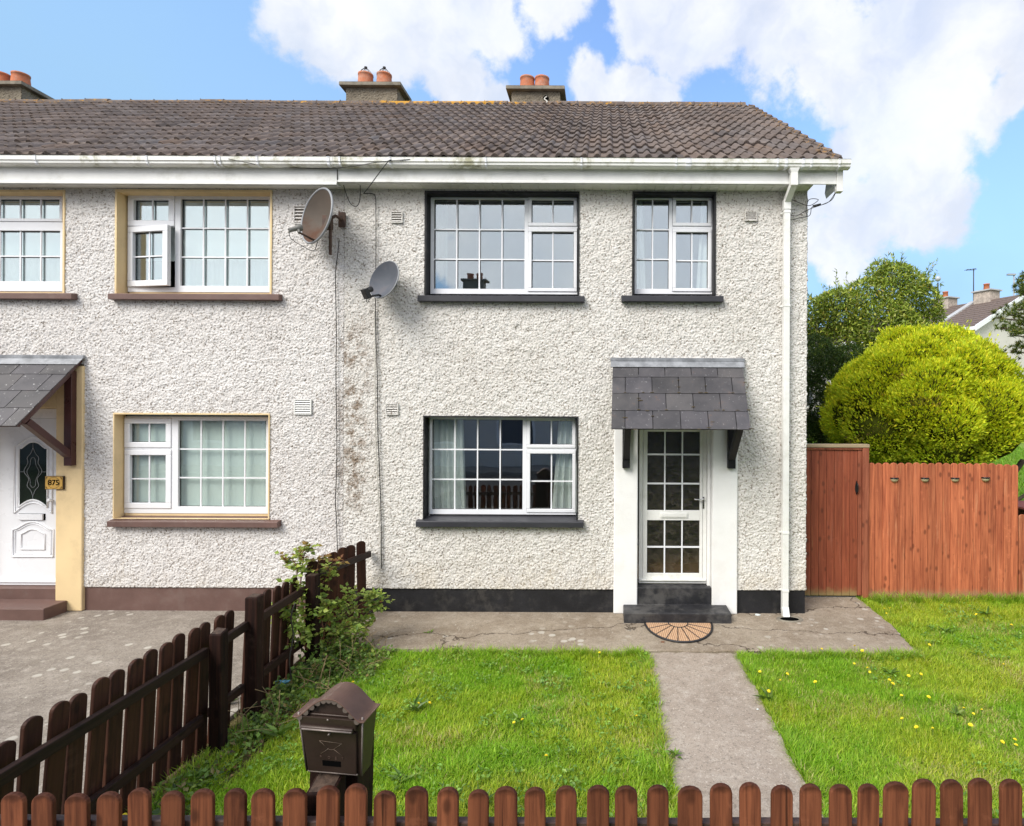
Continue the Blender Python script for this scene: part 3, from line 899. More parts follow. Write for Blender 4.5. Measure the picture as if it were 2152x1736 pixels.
def house_shell(root, X0, X1, holes, wall_mat, seed, right_end=False, front=True, step=.0070):
    """wall, plinth-high base, roof with ridge, eaves box"""
    if front:
        V, Fc = roughcast_sheet(X0, X1, PLINTH, SOFFIT + .03, holes, WY - .015, step, corner=right_end)
        wall = np_mesh('wall', V, Fc, wall_mat, root, smooth=True)
        if right_end:
            V, Fc = flank_sheet(X1, WY - .015, 14.85, PLINTH, SOFFIT + .03, .022)
            np_mesh('gable_wall', V, Fc, wall_mat, wall)
            MB().prism([(7.02, SOFFIT + .03), (14.85, SOFFIT + .03), (RIDGE_Y, RIDGE_Z - .12)], X1 - .2, X1 - .005, 'X').build('gable_top', wall_mat, wall)
    else:
        wall = MB().box(X0, X1, WY, WY + .2, 0, SOFFIT + .03).build('wall', wall_mat, root)
    MB().box(X0, X1, 14.65, 14.85, 0, SOFFIT + .03).box(X0 + .004, X0 + .1, WY + .21, 14.64, 0, SOFFIT + .02).build('rear_wall', M['wall_far'], root)
    xv = X1 + .29 if right_end else X1
    roof, gauge, s_dir, n_dir = tiled_slope(X0, xv, seed, 'roof', root)
    # roof deck under the tiles and the rear slope
    e = Vector((0, EAVE_Y + .02, EAVE_Z - .025)); rdg = Vector((0, RIDGE_Y, RIDGE_Z - .055)); b = Vector((0, 15.2, EAVE_Z - .025))
    xd = xv - .03
    mb = MB()
    for p, q in ((e, rdg), (rdg, b)):
        mb.hexa([(X0, p.y, p.z - .05), (xd, p.y, p.z - .05), (xd, q.y, q.z - .05), (X0, q.y, q.z - .05)],
                [(X0, p.y, p.z), (xd, p.y, p.z), (xd, q.y, q.z), (X0, q.y, q.z)])
    mb.build('roof_deck', M['far_tile'], roof)
    if right_end:
        vg = MB()
        E = Vector((0, EAVE_Y, EAVE_Z)); S = Vector(s_dir); N = Vector(n_dir)
        rr = random.Random(5)
        for c in range(15):
            a = E + S * (c * gauge - .012) + N * .008; bb = E + S * ((c + 1) * gauge) + N * (-.012)
            j = rr.uniform(-.012, .012)
            x0_, x1_ = xv - .045, xv + .012 + j
            vg.hexa([(x0_, a.y, a.z - .03), (x1_, a.y, a.z - .03), (x1_, bb.y, bb.z - .03), (x0_, bb.y, bb.z - .03)],
                    [(x0_, a.y, a.z + .036), (x1_, a.y, a.z + .018), (x1_, bb.y, bb.z + .018), (x0_, bb.y, bb.z + .036)])
        o = vg.build('verge_tiles', M['ridge'], roof, bevel=.006)
        a = o.data.color_attributes.new('tint', 'FLOAT_COLOR', 'POINT')
        a.data.foreach_set('color', np.full(len(o.data.vertices) * 4, .85, np.float32))
    ridge_row(X0, xv - .12 if right_end else X1, roof, seed)
    return wall, roof, xv

FASC_Y = 6.80
def eaves(root, X0, X1, first=None, right_end=False, boards=True, wallX=None, joints=(), stops=(), outlet=None):
    """soffit, fascia, gutter with its clips"""
    xf = X1 + (.265 if right_end else 0)
    sb = MB()
    x = X0
    wb = .108
    if boards:
        while x < X1 - .001:
            e = min(x + wb, X1)
            sb.box(x + .0025, e - .0025, FASC_Y + .004, WY + .02, SOFFIT - .002, SOFFIT + .010)
            x += wb
        sb.box(X0, X1, FASC_Y + .004, WY + .02, SOFFIT + .012, SOFFIT + .02)
    else:
        sb.hexa([(X0, FASC_Y + .004, SOFFIT - .035), (X1, FASC_Y + .004, SOFFIT - .035), (X1, WY + .02, SOFFIT + .0), (X0, WY + .02, SOFFIT + .0)],
                [(X0, FASC_Y + .004, SOFFIT + .02), (X1, FASC_Y + .004, SOFFIT + .02), (X1, WY + .02, SOFFIT + .02), (X0, WY + .02, SOFFIT + .02)])
    sb.build('soffit', M['upvc_old'], root)
    fz = SOFFIT - (.0 if boards else .032)
    f = MB().prism([(FASC_Y, fz + .012), (FASC_Y - .010, fz), (FASC_Y - .024, fz + .002), (FASC_Y - .024, fz + .022), (FASC_Y - .012, fz + .030), (FASC_Y - .012, SOFFIT + .205), (FASC_Y, SOFFIT + .205)], X0, xf, 'X')
    fo = f.build('fascia', M['upvc_old'], root)
    # gutter: square section ogee, open top
    gy, gz = FASC_Y - .016, 5.318
    xg = X1 + (.385 if right_end else 0)
    sec_o = [(gy, gz + .095), (gy, gz + .012), (gy - .018, gz), (gy - .080, gz), (gy - .098, gz + .014), (gy - .100, gz + .036), (gy - .112, gz + .046), (gy - .114, gz + .092), (gy - .118, gz + .095)]
    sec_i = [(p[0] + (.004 if p[0] < gy - .05 else -.004), p[1] + .004) for p in sec_o[1:-1]]
    sec = sec_o + [(gy - .112, gz + .095)] + sec_i[::-1][0:] + [(gy - .004, gz + .095)]
    g = MB().prism(sec, X0, xg, 'X')
    if right_end:
        g.prism(sec_o, xg, xg + .006, 'X')
    go = g.build('gutter', M['gutter'], root)
    def clip(x, w_):
        c = [(p[0] - .008, p[1] - .007) for p in sec_o[1:]]
        c2 = [(p[0] - .0005, p[1] - .0005) for p in sec_o[1:]]
        return MB().prism(c + c2[::-1], x - w_ / 2, x + w_ / 2, 'X')
    for x, w_ in stops:
        clip(x, w_).build('gutter_clip', M['upvc'], go)
    for x in joints:
        MB().box(x - .002, x + .002, FASC_Y - .0255, FASC_Y - .0115, fz + .0, SOFFIT + .15).build('fascia_joint', M['wire'], fo)
    if right_end:
        # box end and barge board up the gable
        MB().box(xf + .001, xf + .075, FASC_Y - .03, FASC_Y + .05, SOFFIT - .085, SOFFIT + .19).hexa(
            [(xf - .02, FASC_Y + .004, SOFFIT + .01), (xf, FASC_Y + .004, SOFFIT - .06), (xf, WY + .1, SOFFIT - .06), (xf - .02, WY + .1, SOFFIT + .01)],
            [(xf, FASC_Y + .004, SOFFIT + .16), (xf + .02, FASC_Y + .004, SOFFIT + .16), (xf + .02, WY + .1, SOFFIT + .16), (xf, WY + .1, SOFFIT + .16)]
            ).build('box_end', M['upvc_old'], fo, bevel=.004)
        s_, c_ = math.sin(SLOPE), math.cos(SLOPE)
        for y0_, z0_, y1_, z1_ in ((FASC_Y + .05, SOFFIT + .20, RIDGE_Y, RIDGE_Z - .13), (RIDGE_Y, RIDGE_Z - .13, 15.15, SOFFIT + .20)):
            MB().hexa([(xf, y0_, z0_ - .16), (xf + .018, y0_, z0_ - .16), (xf + .018, y1_, z1_ - .16), (xf, y1_, z1_ - .16)],
                      [(xf, y0_, z0_), (xf + .018, y0_, z0_), (xf + .018, y1_, z1_), (xf, y1_, z1_)]).build('barge_board', M['upvc_old'], fo)
    return go

# ------------------------------------------------------------------ windows
FY = 7.115     # front face of the window frames
def window(house, hole, frame, sill, lights, surround_mat, sill_mat, glass_mat, band, room='room', sill_z=None, depth=2.2, label=None, inner=True):
    """hole: wall opening (x0,x1,z0,z1); frame: the same for the plastic frame; lights: list of dicts r=(x0,x1,z0,z1) glass rect, cols, rows (z list), sash"""
    x0, x1, z0, z1 = frame
    hx0, hx1, hz0, hz1 = hole
    outer = MB()
    cuts = []
    prof = .05
    fr = MB()
    # frame body: full rectangle minus the light rectangles, cut as boxes on a grid
    xs = sorted({x0, x1, *[l['r'][0] - l.get('m', .0) for l in lights], *[l['r'][1] + l.get('m', .0) for l in lights]})
    zs = sorted({z0, z1, *[l['r'][2] - l.get('m', .0) for l in lights], *[l['r'][3] + l.get('m', .0) for l in lights]})
    def inside(xc, zc):
        for l in lights:
            m = l.get('m', 0)
            a, b, c, d = l['r']
            if a - m < xc < b + m and c - m < zc < d + m: return True
        return False
    V = {}; faces = []
    mb = MB()
    nx, nz = len(xs), len(zs)
    fill = [[not inside((xs[i] + xs[i + 1]) / 2, (zs[j] + zs[j + 1]) / 2) for i in range(nx - 1)] for j in range(nz - 1)]
    vid = {}
    vs, fs = [], []
    def v(i, j, k):
        key = (i, j, k)
        if key not in vid:
            vid[key] = len(vs); vs.append((xs[i], FY if k == 0 else FY + prof, zs[j]))
        return vid[key]
    for j in range(nz - 1):
        for i in range(nx - 1):
            if not fill[j][i]: continue
            fs.append((v(i, j, 0), v(i + 1, j, 0), v(i + 1, j + 1, 0), v(i, j + 1, 0)))
            fs.append((v(i, j, 1), v(i, j + 1, 1), v(i + 1, j + 1, 1), v(i + 1, j, 1)))
            for (dj, di, a, b) in ((-1, 0, (i, j), (i + 1, j)), (1, 0, (i + 1, j + 1), (i, j + 1)), (0, -1, (i, j + 1), (i, j)), (0, 1, (i + 1, j), (i + 1, j + 1))):
                jj, ii = j + dj, i + di
                if 0 <= jj < nz - 1 and 0 <= ii < nx - 1 and fill[jj][ii]: continue
                fs.append((v(*a, 0), v(*a, 1), v(*b, 1), v(*b, 0)))
    mb.add(vs, fs)
    win = mb.build('window', M['upvc'], house, bevel=.004)
    if label: win['label'] = label
    # reveals and the painted band round the opening
    if surround_mat:
        sr = MB().ring(hx0 - .004, hx1 + .004, hz0, hz1 + .004, band[0], band[1], .001 if sill else band[0], band[2], WY - .028, FY + .03)
        so = sr.build('window_surround', surround_mat, win, bevel=.003)
    if sill:
        sx0, sx1, sz = sill
        m_ = MB().prism([(6.905, sz - .072), (6.905, sz - .010), (6.915, sz), (FY + .01, sz + .028), (FY + .01, sz - .072)], sx0, sx1, 'X')
        m_.build('sill', sill_mat, win, bevel=.005)
        # sub-frame strip between sill and frame
        if z0 > sz + .03:
            MB().box(x0 + .005, x1 - .005, FY + .008, FY + .05, sz + .02, z0 - .001).build('frame_packer', surround_mat or M['upvc'], win)
    bars = MB()
    panes = MB()
    for l in lights:
        a, b, c, d = l['r']
        yb = FY + .022
        sash = l.get('sash')
        if sash:
            m = l['m']
            g = .003
            so = MB().ring(a - m + g, b + m - g, c - m + g, d + m - g, m - g, m - g, m - g, m - g, FY - .012, FY + .04)
            if l.get('open'):
                # hung on its left side and pushed a little out
                so_o = so.build('sash', M['upvc'], win, bevel=.006)
                l['obj'] = so_o
            else:
                so.build('sash', M['upvc'], win, bevel=.006)
        th = .0080
        B = MB(); Pn = MB()
        for xk in l['cx']:
            B.box(xk - th, xk + th, yb - .006, yb + .006, c, d)
        for zk in l['cz']:
            seg = [a] + sorted(l['cx']) + [b]
            for p, q in zip(seg[:-1], seg[1:]):
                B.box(p + (th if p != a else 0), q - (th if q != b else 0), yb - .006, yb + .006, zk - th, zk + th)
        tl = l.get('tilt', 0)
        Pn.hexa([(a, yb + .020 + tl, c), (b, yb + .020 + tl, c), (b, yb + .026 + tl, c), (a, yb + .026 + tl, c)], [(a, yb + .020, d), (b, yb + .020, d), (b, yb + .026, d), (a, yb + .026, d)])
        # dark gasket round the glass
        gk = MB().ring(a - .001, b + .001, c - .001, d + .001, .006, .006, .006, .006, yb + .008, yb + .0185)
        go_ = gk.build('glazing_gasket', M['rubber'], win)
        if not l['cz'] and len(l['cx']) > 1:
            for xk in l['cx']:
                bo = MB().box(xk - th, xk + th, yb - .006, yb + .006, c, d).build('glazing_bar', M['upvc'], win)
        else:
            bo = B.build('glazing_bars', M['upvc'], win)
        po = Pn.build('pane', glass_mat, win)
        if l.get('open'):
            piv = Vector((a - l['m'], FY, 0)) - org(win)
            Rm = Matrix.Translation(piv) @ Matrix.Rotation(-l['open'], 4, 'Z') @ Matrix.Translation(-piv)
            for o in (l['obj'], go_, bo, po):
                o.matrix_local = Rm @ o.matrix_local
    if inner:
        # the room behind: floor, ceiling and walls, open to the window
        ry0, ry1 = FY + .055, FY + .055 + depth
        rx0, rx1, rz0, rz1 = hx0 - .55, hx1 + .55, hz0 - .7, hz1 + .22
        vs = [(x, y, z) for z in (rz0, rz1) for y in (ry0, ry1) for x in (rx0, rx1)]
        rm = MB().add(vs, [(0, 1, 3, 2), (4, 6, 7, 5), (2, 3, 7, 6), (0, 2, 6, 4), (1, 5, 7, 3)])
        # inside face of the front wall round the opening
        yy = ry0
        rm.add([(rx0, yy, rz0), (rx1, yy, rz0), (rx1, yy, hz0), (rx0, yy, hz0)], [(0, 3, 2, 1)])
        rm.add([(rx0, yy, hz1), (rx1, yy, hz1), (rx1, yy, rz1), (rx0, yy, rz1)], [(0, 3, 2, 1)])
        rm.add([(rx0, yy, hz0), (hx0, yy, hz0), (hx0, yy, hz1), (rx0, yy, hz1)], [(0, 3, 2, 1)])
        rm.add([(hx1, yy, hz0), (rx1, yy, hz0), (rx1, yy, hz1), (hx1, yy, hz1)], [(0, 3, 2, 1)])
        rm.build('room_lining', M[room], house)
        MB().box(hx0, hx1, FY + .056, FY + .20, hz0 - .02, hz0 + .03).build('window_board', M['upvc_old'], win)
    return win

def lights_px(specs):
    out = []
    for s in specs:
        x0, y0, x1, y1 = s['px']
        X0, X1, Z0, Z1 = R4(x0, y0, x1, y1, FY + .03)
        n, k = s['grid']
        d = dict(r=(X0, X1, Z0, Z1), cx=[X0 + (X1 - X0) * (i + 1) / n for i in range(n - 1)], cz=[Z0 + (Z1 - Z0) * (i + 1) / k for i in range(k - 1)])
        if s.get('sash'):
            d['sash'] = True; d['m'] = s['sash']
        for q in ('open', 'tilt'):
            if s.get(q): d[q] = s[q]
        out.append(d)
    return out

# ------------------------------------------------------------------ slate door canopy
def canopy(house, xw0, xw1, xf0, xf1, zt, zb, proj, slate, wood_mat, br, seed, tip):
    """lean-to of slates from (wall, zt) down to (WY-proj, zb); xw: ends at the wall, xf: ends at the front; br: bracket x centres"""
    r = random.Random(seed)
    A = Vector((0, WY - .02, zt)); Bv = Vector((0, WY - proj, zb))
    d = Bv - A; L = d.length; dn = d.normalized()
    nrm = Vector((0, -dn.z, dn.y)); nrm = nrm if nrm.z > 0 else -nrm
    root = MB()
    def at(u, s):       # u 0..1 across, s 0..1 down
        return Vector(((xw0 + (xw1 - xw0) * u) * (1 - s) + (xf0 + (xf1 - xf0) * u) * s, 0, 0)) + A.lerp(Bv, s)
    def quadslab(u0, u1, s0, s1, lo, hi0, hi1):
        p = [at(u0, s0), at(u1, s0), at(u1, s1), at(u0, s1)]
        lo_ = [p[0] + nrm * lo, p[3] + nrm * lo, p[2] + nrm * lo, p[1] + nrm * lo]
        hi_ = [p[0] + nrm * hi0, p[3] + nrm * hi1, p[2] + nrm * hi1, p[1] + nrm * hi0]
        return lo_, hi_
    can = MB()
    lo_, hi_ = quadslab(.006, .994, .02, .985, -.03, -.004, -.004)
    can.hexa(lo_, hi_)
    c = can.build('door_canopy', wood_mat, house)
    V, Fq, T = [], [], []
    ms = MB()
    rows = [(.10, .255), (.255, .50), (.50, .75), (.75, 1.0)]
    n = 5
    for k, (s0, s1) in enumerate(rows):
        xs = [0.0]
        offs = .5 if k % 2 else 0.0
        u = (1 - offs) / n if offs else 1 / n
        edges = [0.0]
        e = (offs / n) if offs else 1 / n
        while e < .995:
            edges.append(e); e += 1 / n
        edges.append(1.0)
        for a, b in zip(edges[:-1], edges[1:]):
            g = .0028
            j = r.uniform(0, .003)
            lo_, hi_ = quadslab(a + g, b - g, s0 - .03, s1 + .010 + r.uniform(-.004, .004), 0.0 , .004 + j, .011 + j)
            base = len(V)
            V += lo_ + hi_
            t_ = r.uniform(.78, 1.22); T += [(t_, t_, t_ * r.uniform(.97, 1.06))] * 8
            Fq += [tuple(base + i for i in f) for f in ((3, 2, 1, 0), (4, 5, 6, 7), (0, 1, 5, 4), (1, 2, 6, 5), (2, 3, 7, 6), (3, 0, 4, 7))]
            if k and seed == 1:
                # moss in the joints
                for q in range(5):
                    if r.random() < .55:
                        p = at(b if r.random() < .6 else a + (b - a) * r.random(), s1 if q < 3 and k < 3 else s0 + (s1 - s0) * r.random() * .9 + .05)
                        if k == 3 and q < 3: continue
                        p = p + nrm * .008
                        w_ = r.uniform(.010, .026); h_ = r.uniform(.006, .012)
                        ms.lathe([(1, 0), (.8, .6), (.3, 1), (0.01, 1.02)], 7, Matrix.Translation(p) @ Matrix.Diagonal((w_ * 1.4, h_ * 1.2, h_ * .9, 1)), True)
    np_mesh('slates', np.array(V), np.array(Fq), M[slate], c, T)
    if ms.v: ms.build('moss', M['moss'], c)['kind'] = 'stuff'
    # lead flashing dressed over the top course
    lo_, hi_ = quadslab(-.012, 1.012, 0.0, .115, .012, .016, .020)
    fl = MB().hexa(lo_, hi_)
    fl.box(xw0 - .025, xw1 + .025, WY - .05, WY - .02, zt - .005, zt + .035)
    fl.build('lead_flashing', M['lead'], c, bevel=.003)
    # brackets: wall post and strut
    for bx in br:
        w_ = .045
        zb_ = tip
        b = MB().box(bx - w_, bx + w_, WY - .115, WY - .036, zb_, zt - .16)
        p0 = Vector((bx, WY - .10, zb_ + .13)); p1 = Vector((bx, WY - proj + .13, zb + .045))
        dd = (p1 - p0).normalized(); up = Vector((0, -dd.z, dd.y)) * .038
        e = Vector((w_ * .86, 0, 0))
        b.hexa([p0 - e - up, p0 + e - up, p0 + e + up, p0 - e + up], [p1 - e - up, p1 + e - up, p1 + e + up, p1 - e + up])
        # top rafter out to the front rail
        q0 = Vector((bx, WY - .10, zt - .17)); q1 = Vector((bx, WY - proj + .06, zb + .035))
        dd = (q1 - q0).normalized(); up = Vector((0, -dd.z, dd.y)) * .030
        b.hexa([q0 - e - up, q0 + e - up, q0 + e + up, q0 - e + up], [q1 - e - up, q1 + e - up, q1 + e + up, q1 - e + up])
        b.build('canopy_bracket', wood_mat, c, bevel=.005)
    MB().box(xf0 + .04, xf1 - .04, WY - proj + .035, WY - proj + .075, zb - .012, zb + .035).build('front_rail', wood_mat, c)
    return c

# ================================================================== the end house (cream roughcast, black trim)
hr = thing('terraced_house', (-.35, 7, 0), 'end terraced house of cream roughcast with black window surrounds and white downpipe', 'house', 'houses of the terrace')
W1h, W1f = R4(894, 404, 1217, 621, WY), R4(905, 413, 1213, 618, FY)
W2h, W2f = R4(1329, 405, 1503, 621, WY), R4(1334, 413, 1497, 618, FY)
W3h, W3f = R4(891, 875, 1214, 1092, WY), R4(903, 877, 1210, 1081, FY)
DX0, DX1, _, _ = R4(1290, 900, 1550, 1284, 6.96)
hole_door = (DX0 + .01, DX1 - .01, -1, 2.74)
vents_r = [R4(823, 446, 848, 470, WY), R4(1564, 445, 1590, 466, WY), R4(812, 848, 839, 872, WY)]
wall_r, roof_r, xv = house_shell(hr, PARTY, 2.46, [W1h, W2h, W3h, hole_door], M['wall_warm'], 3, right_end=True)
MB().box(PARTY + .004, DX0 + .012, 7.0, 7.12, -.05, PLINTH + .02).build('plinth', M['black'], hr, bevel=.006)
MB().prism([(DX1 - .012, 7.0), (2.452, 7.0), (2.452, 14.84), (2.40, 14.84), (2.40, 7.12), (DX1 - .012, 7.12)], -.05, PLINTH + .02, 'Z').build('plinth', M['black'], hr, bevel=.006)
MX = .045
window(hr, W1h, W1f, (*R4(877, 620, 1228, 633, 6.905)[:2], R4(877, 621, 1228, 633, 6.905)[3]),
       lights_px([dict(px=(913, 421, 1103, 608), grid=(4, 3)), dict(px=(1118, 422, 1206, 470), grid=(2, 1), sash=MX), dict(px=(1118, 489, 1206, 607), grid=(2, 2), sash=MX)]),
       M['black'], M['sill_black'], M['glass_hi'], (.024, .018, .030), room='room_light')
window(hr, W2h, W2f, (*R4(1306, 620, 1521, 633, 6.905)[:2], R4(1306, 621, 1521, 633, 6.905)[3]),
       lights_px([dict(px=(1337, 421, 1405, 608), grid=(2, 3)), dict(px=(1420, 422, 1487, 470), grid=(2, 1), sash=MX), dict(px=(1420, 490, 1487, 607), grid=(2, 2), sash=MX)]),
       M['black'], M['sill_black'], M['glass_hi'], (.020, .020, .030), room='room_light')
window(hr, W3h, W3f, (*R4(873, 1096, 1226, 1108, 6.905)[:2], R4(873, 1096, 1226, 1108, 6.905)[3]),
       lights_px([dict(px=(909, 882, 1099, 1070), grid=(4, 3)), dict(px=(1115, 884, 1203, 934), grid=(2, 1), sash=MX), dict(px=(1115, 953, 1203, 1069), grid=(2, 2), sash=MX)]),
       M['black'], M['sill_black'], M['glass_lo'], (.016, .016, .018))
eaves(hr, PARTY, 2.46, right_end=True, joints=(PARTY + .006,),
      stops=[(P(x, 340, 6.68).x, w_) for x, w_ in ((714, .02), (820, .02), (1021, .02), (1222, .02), (1421, .022), (1446, .05), (1451, .018), (1634, .02), (1652, .03), (1688, .03), (1705, .02), (1764, .02))])
canopy(hr, *R4(1287, 757, 1559, 780, WY)[:2], *R4(1284, 880, 1578, 898, 6.34)[:2], 3.075, 2.275, .66, 'slate', M['black_wood'],
       [P(1316, 960, 6.9).x, P(1538, 960, 6.9).x], 1, R4(1300, 960, 1330, 984, 6.89)[2])
# door surround (smooth white pilasters and head), door, steps
ix0, ix1 = P(1340, 1100, 6.96).x, P(1497, 1100, 6.96).x
dfx0, dfx1, dz0, _ = R4(1343, 900, 1485, 1226, 7.12)
DTOP = 2.36
sur = MB().box(DX0, ix0, 6.955, 7.13, 0, 2.72).box(ix1, DX1, 6.955, 7.13, 0, 2.72).box(ix0 + .001, ix1 - .001, 6.957, 7.13, DTOP + .01, 2.718)
sur.box(dfx1 + .001, ix1 - .001, 7.06, 7.128, .25, DTOP + .008)
sur.build('door_surround', M['white_paint'], hr, bevel=.012)
door = MB().ring(dfx0, dfx1, dz0, DTOP, .045, .045, .04, .05, 7.118, 7.19).build('door', M['upvc_old'], hr, bevel=.004)
lx0, lx1, lz0, lz1 = dfx0 + .048, dfx1 - .048, dz0 + .043, DTOP - .053
gx0, gx1, gz0, _ = R4(1360, 900, 1470, 1204, 7.15)
_, _, mz0, mz1 = R4(1360, 1072, 1470, 1093, 7.15)
lf = MB().box(lx0, gx0, 7.130, 7.175, lz0, lz1).box(gx1, lx1, 7.130, 7.175, lz0, lz1)
lf.box(gx0, gx1, 7.130, 7.175, lz0, gz0).box(gx0, gx1, 7.130, 7.175, mz0, mz1).box(gx0, gx1, 7.130, 7.175, lz1 - .1, lz1)
lf.box(dfx0 + .01, dfx1 - .01, 7.095, 7.1285, dz0 + .034, dz0 + .052)
lf.build('door_leaf', M['upvc_old'], door, bevel=.005)
gb = MB()
for (za, zb_, zs) in ((mz1, lz1 - .1, [R4(1360, 952, 1470, 955, 7.15)[2], R4(1360, 1013, 1470, 1016, 7.15)[2]]), (gz0, mz0, [R4(1360, 1146, 1470, 1149, 7.15)[2]])):
    for k in (1, 2):
        x = gx0 + (gx1 - gx0) * k / 3
        gb.box(x - .0085, x + .0085, 7.138, 7.150, za, zb_)
    for z in zs:
        for k in range(3):
            a = gx0 + (gx1 - gx0) * k / 3 + (.010 if k else 0); b = gx0 + (gx1 - gx0) * (k + 1) / 3 - (.010 if k < 2 else 0)
            gb.box(a, b, 7.138, 7.150, z - .010, z + .010)
gb.build('glazing_bars', M['upvc'], door)
MB().box(gx0, gx1, 7.152, 7.160, mz1, lz1 - .1).box(gx0, gx1, 7.152, 7.160, gz0, mz0).build('pane', M['pattern_glass'], door)
vs = [(x, y, z) for z in (.34, 2.5) for y in (7.2, 9.2) for x in (dfx0 - .6, dfx1 + .6)]
hall = MB().add(vs, [(0, 1, 3, 2), (4, 6, 7, 5), (2, 3, 7, 6), (0, 2, 6, 4), (1, 5, 7, 3)])
hall.build('hall_lining', paint('dim_hall', (.20, .15, .11), .9, .1, 1, 0, 10), hr)
MB().hexa([(dfx0 - .2, 7.22, .35), (dfx1 + .2, 7.22, .35), (dfx1 + .2, 8.2, .35), (dfx0 - .2, 8.2, .35)], [(dfx0 - .2, 7.215, .52), (dfx1 + .2, 7.215, .56), (dfx1 + .2, 8.2, .56), (dfx0 - .2, 8.2, .52)]).build('hall_floor_block', paint('bright_hall_floor', (.82, .56, .27), .8, .1, 1, 0, 10), hr)  # block standing in for the lit hall floor, light put into its tan
lpx = R4(1388, 1077, 1445, 1088, 7.13)
MB().box(lpx[0], lpx[1], 7.118, 7.1295, lpx[2], lpx[3]).box(lpx[0] + .012, lpx[1] - .012, 7.112, 7.1175, lpx[2] + .012, lpx[3] - .012).build('letter_plate', M['upvc_old'], door, bevel=.003)
hp = P(1478, 1052, 7.13)
hm = MB().box(hp.x - .012, hp.x + .012, 7.115, 7.1295, hp.z - .10, hp.z + .05)
hm.tube([(hp.x, 7.10, hp.z + .02), (hp.x - .03, 7.085, hp.z + .02), (hp.x - .115, 7.085, hp.z + .02)], .009, 8)
hm.tube([(hp.x, 7.128, hp.z + .02), (hp.x, 7.085, hp.z + .02)], .009, 8)
hm.build('door_handle', M['chrome'], door, bevel=.002)
MB().tube([(hp.x, 7.1145, hp.z - .055), (hp.x, 7.110, hp.z - .055)], .007, 10).build('keyhole', M['void'], door)
# steps
sx0, sx1, sz0, sz1 = R4(1311, 1290, 1536, 1307, 6.70)
st = MB().box(ix0 + .002, ix1 - .002, 6.985, 7.13, .02, dz0 - .008)
st.box(sx0, sx1, 6.66, 6.953, -.02, .118).box(ix0 + .002, ix1 - .002, 6.9535, 6.984, -.02, .118)
st.build('doorstep', M['step_black'], hr, bevel=.012)
# downpipe
dx = P(1651, 800, 6.93).x; ox = P(1668, 360, 6.73).x
DP = .036
def sq_tube(mb, p, q, r):
    p, q = Vector(p), Vector(q)
    d = (q - p).normalized()
    ex = Vector((1, 0, 0)) - d * d.x; ex.normalize()
    ey = d.cross(ex)
    lo = [p + (ex * a + ey * b) * r for a, b in ((-1, -1), (1, -1), (1, 1), (-1, 1))]
    hi = [q + (ex * a + ey * b) * r for a, b in ((-1, -1), (1, -1), (1, 1), (-1, 1))]
    mb.hexa(lo, hi)
dpm = MB()
gyc = FASC_Y - .07
dpm.hexa([(ox - DP, gyc - DP, 5.262), (ox + DP, gyc - DP, 5.262), (ox + DP, gyc + DP, 5.262), (ox - DP, gyc + DP, 5.262)], [(ox - .06, gyc - .045, 5.316), (ox + .06, gyc - .045, 5.316), (ox + .06, gyc + .045, 5.316), (ox - .06, gyc + .045, 5.316)])
z_a = P(1668, 386, 6.73).z; z_b = P(1651, 424, 6.92).z
sq_tube(dpm, (ox, gyc, z_a - .03), (ox, gyc, 5.262), DP + .004)
sq_tube(dpm, (dx, 6.925, z_b), (ox, gyc, z_a), DP + .001)
sq_tube(dpm, (dx, 6.925, z_b - .10), (dx, 6.925, z_b + .02), DP + .006)
sq_tube(dpm, (dx, 6.925, .07), (dx, 6.925, z_b - .09), DP)
sq_tube(dpm, (dx, 6.875, -.005), (dx, 6.925, .10), DP + .003)
dpo = dpm.build('downpipe', M['upvc_old'], hr, bevel=.004)
for y in (447, 643, 1119, 1240):
    z = P(1651, y, 6.93).z
    MB().box(dx - DP - .004, dx + DP + .004, 6.885, 6.968, z - .014, z + .014).box(dx - .065, dx + .065, 6.955, 6.965, z - .010, z + .010).build('pipe_clip', M['upvc_old'], dpo, bevel=.002)
# gully
MB().lathe([(.10, .004), (.085, .003), (.06, .001), (.0, .001)], 18, Matrix.Translation((dx + .02, 6.80, .0)) @ Matrix.Diagonal((1.25, .75, 1, 1))).build('gully', M['void'], hr)
MB().lathe([(.125, .001), (.118, .010), (.092, .011), (.085, .004)], 18, Matrix.Translation((dx + .02, 6.80, .0)) @ Matrix.Diagonal((1.3, .8, 1, 1))).build('gully_rim', M['cap_conc'], hr)
def vent(house, r, mat, n=5, back=None):
    x0, x1, z0, z1 = r
    mb = MB().ring(x0, x1, z0, z1, .012, .012, .012, .012, 6.962, 6.98)
    for k in range(n):
        z = z0 + .012 + (z1 - z0 - .024) * (k + .5) / n
        mb.hexa([(x0 + .012, 6.962, z - .010), (x1 - .012, 6.962, z - .010), (x1 - .012, 6.978, z + .006), (x0 + .012, 6.978, z + .006)],
                [(x0 + .012, 6.962, z - .006), (x1 - .012, 6.962, z - .006), (x1 - .012, 6.978, z + .010), (x0 + .012, 6.978, z + .010)])
    v = mb.build('air_vent', mat, house)
    MB().box(x0 + .013, x1 - .013, 6.9785, 6.995, z0 + .013, z1 - .013).build('vent_back', back or M['void'], v)
for r_ in vents_r:
    vent(hr, r_, M['wall_warm'], 4, M['vent_back_tone'])
c2x0, c2x1, _, c2z = R4(1075, 176, 1177, 215, 11.0)
chimney(hr, c2x0, c2x1, P(1126, 173, 10.9).z, 11.0, 11.45, [P(1108, 170, 11.15).x, P(1139, 170, 11.15).x], hole=True)

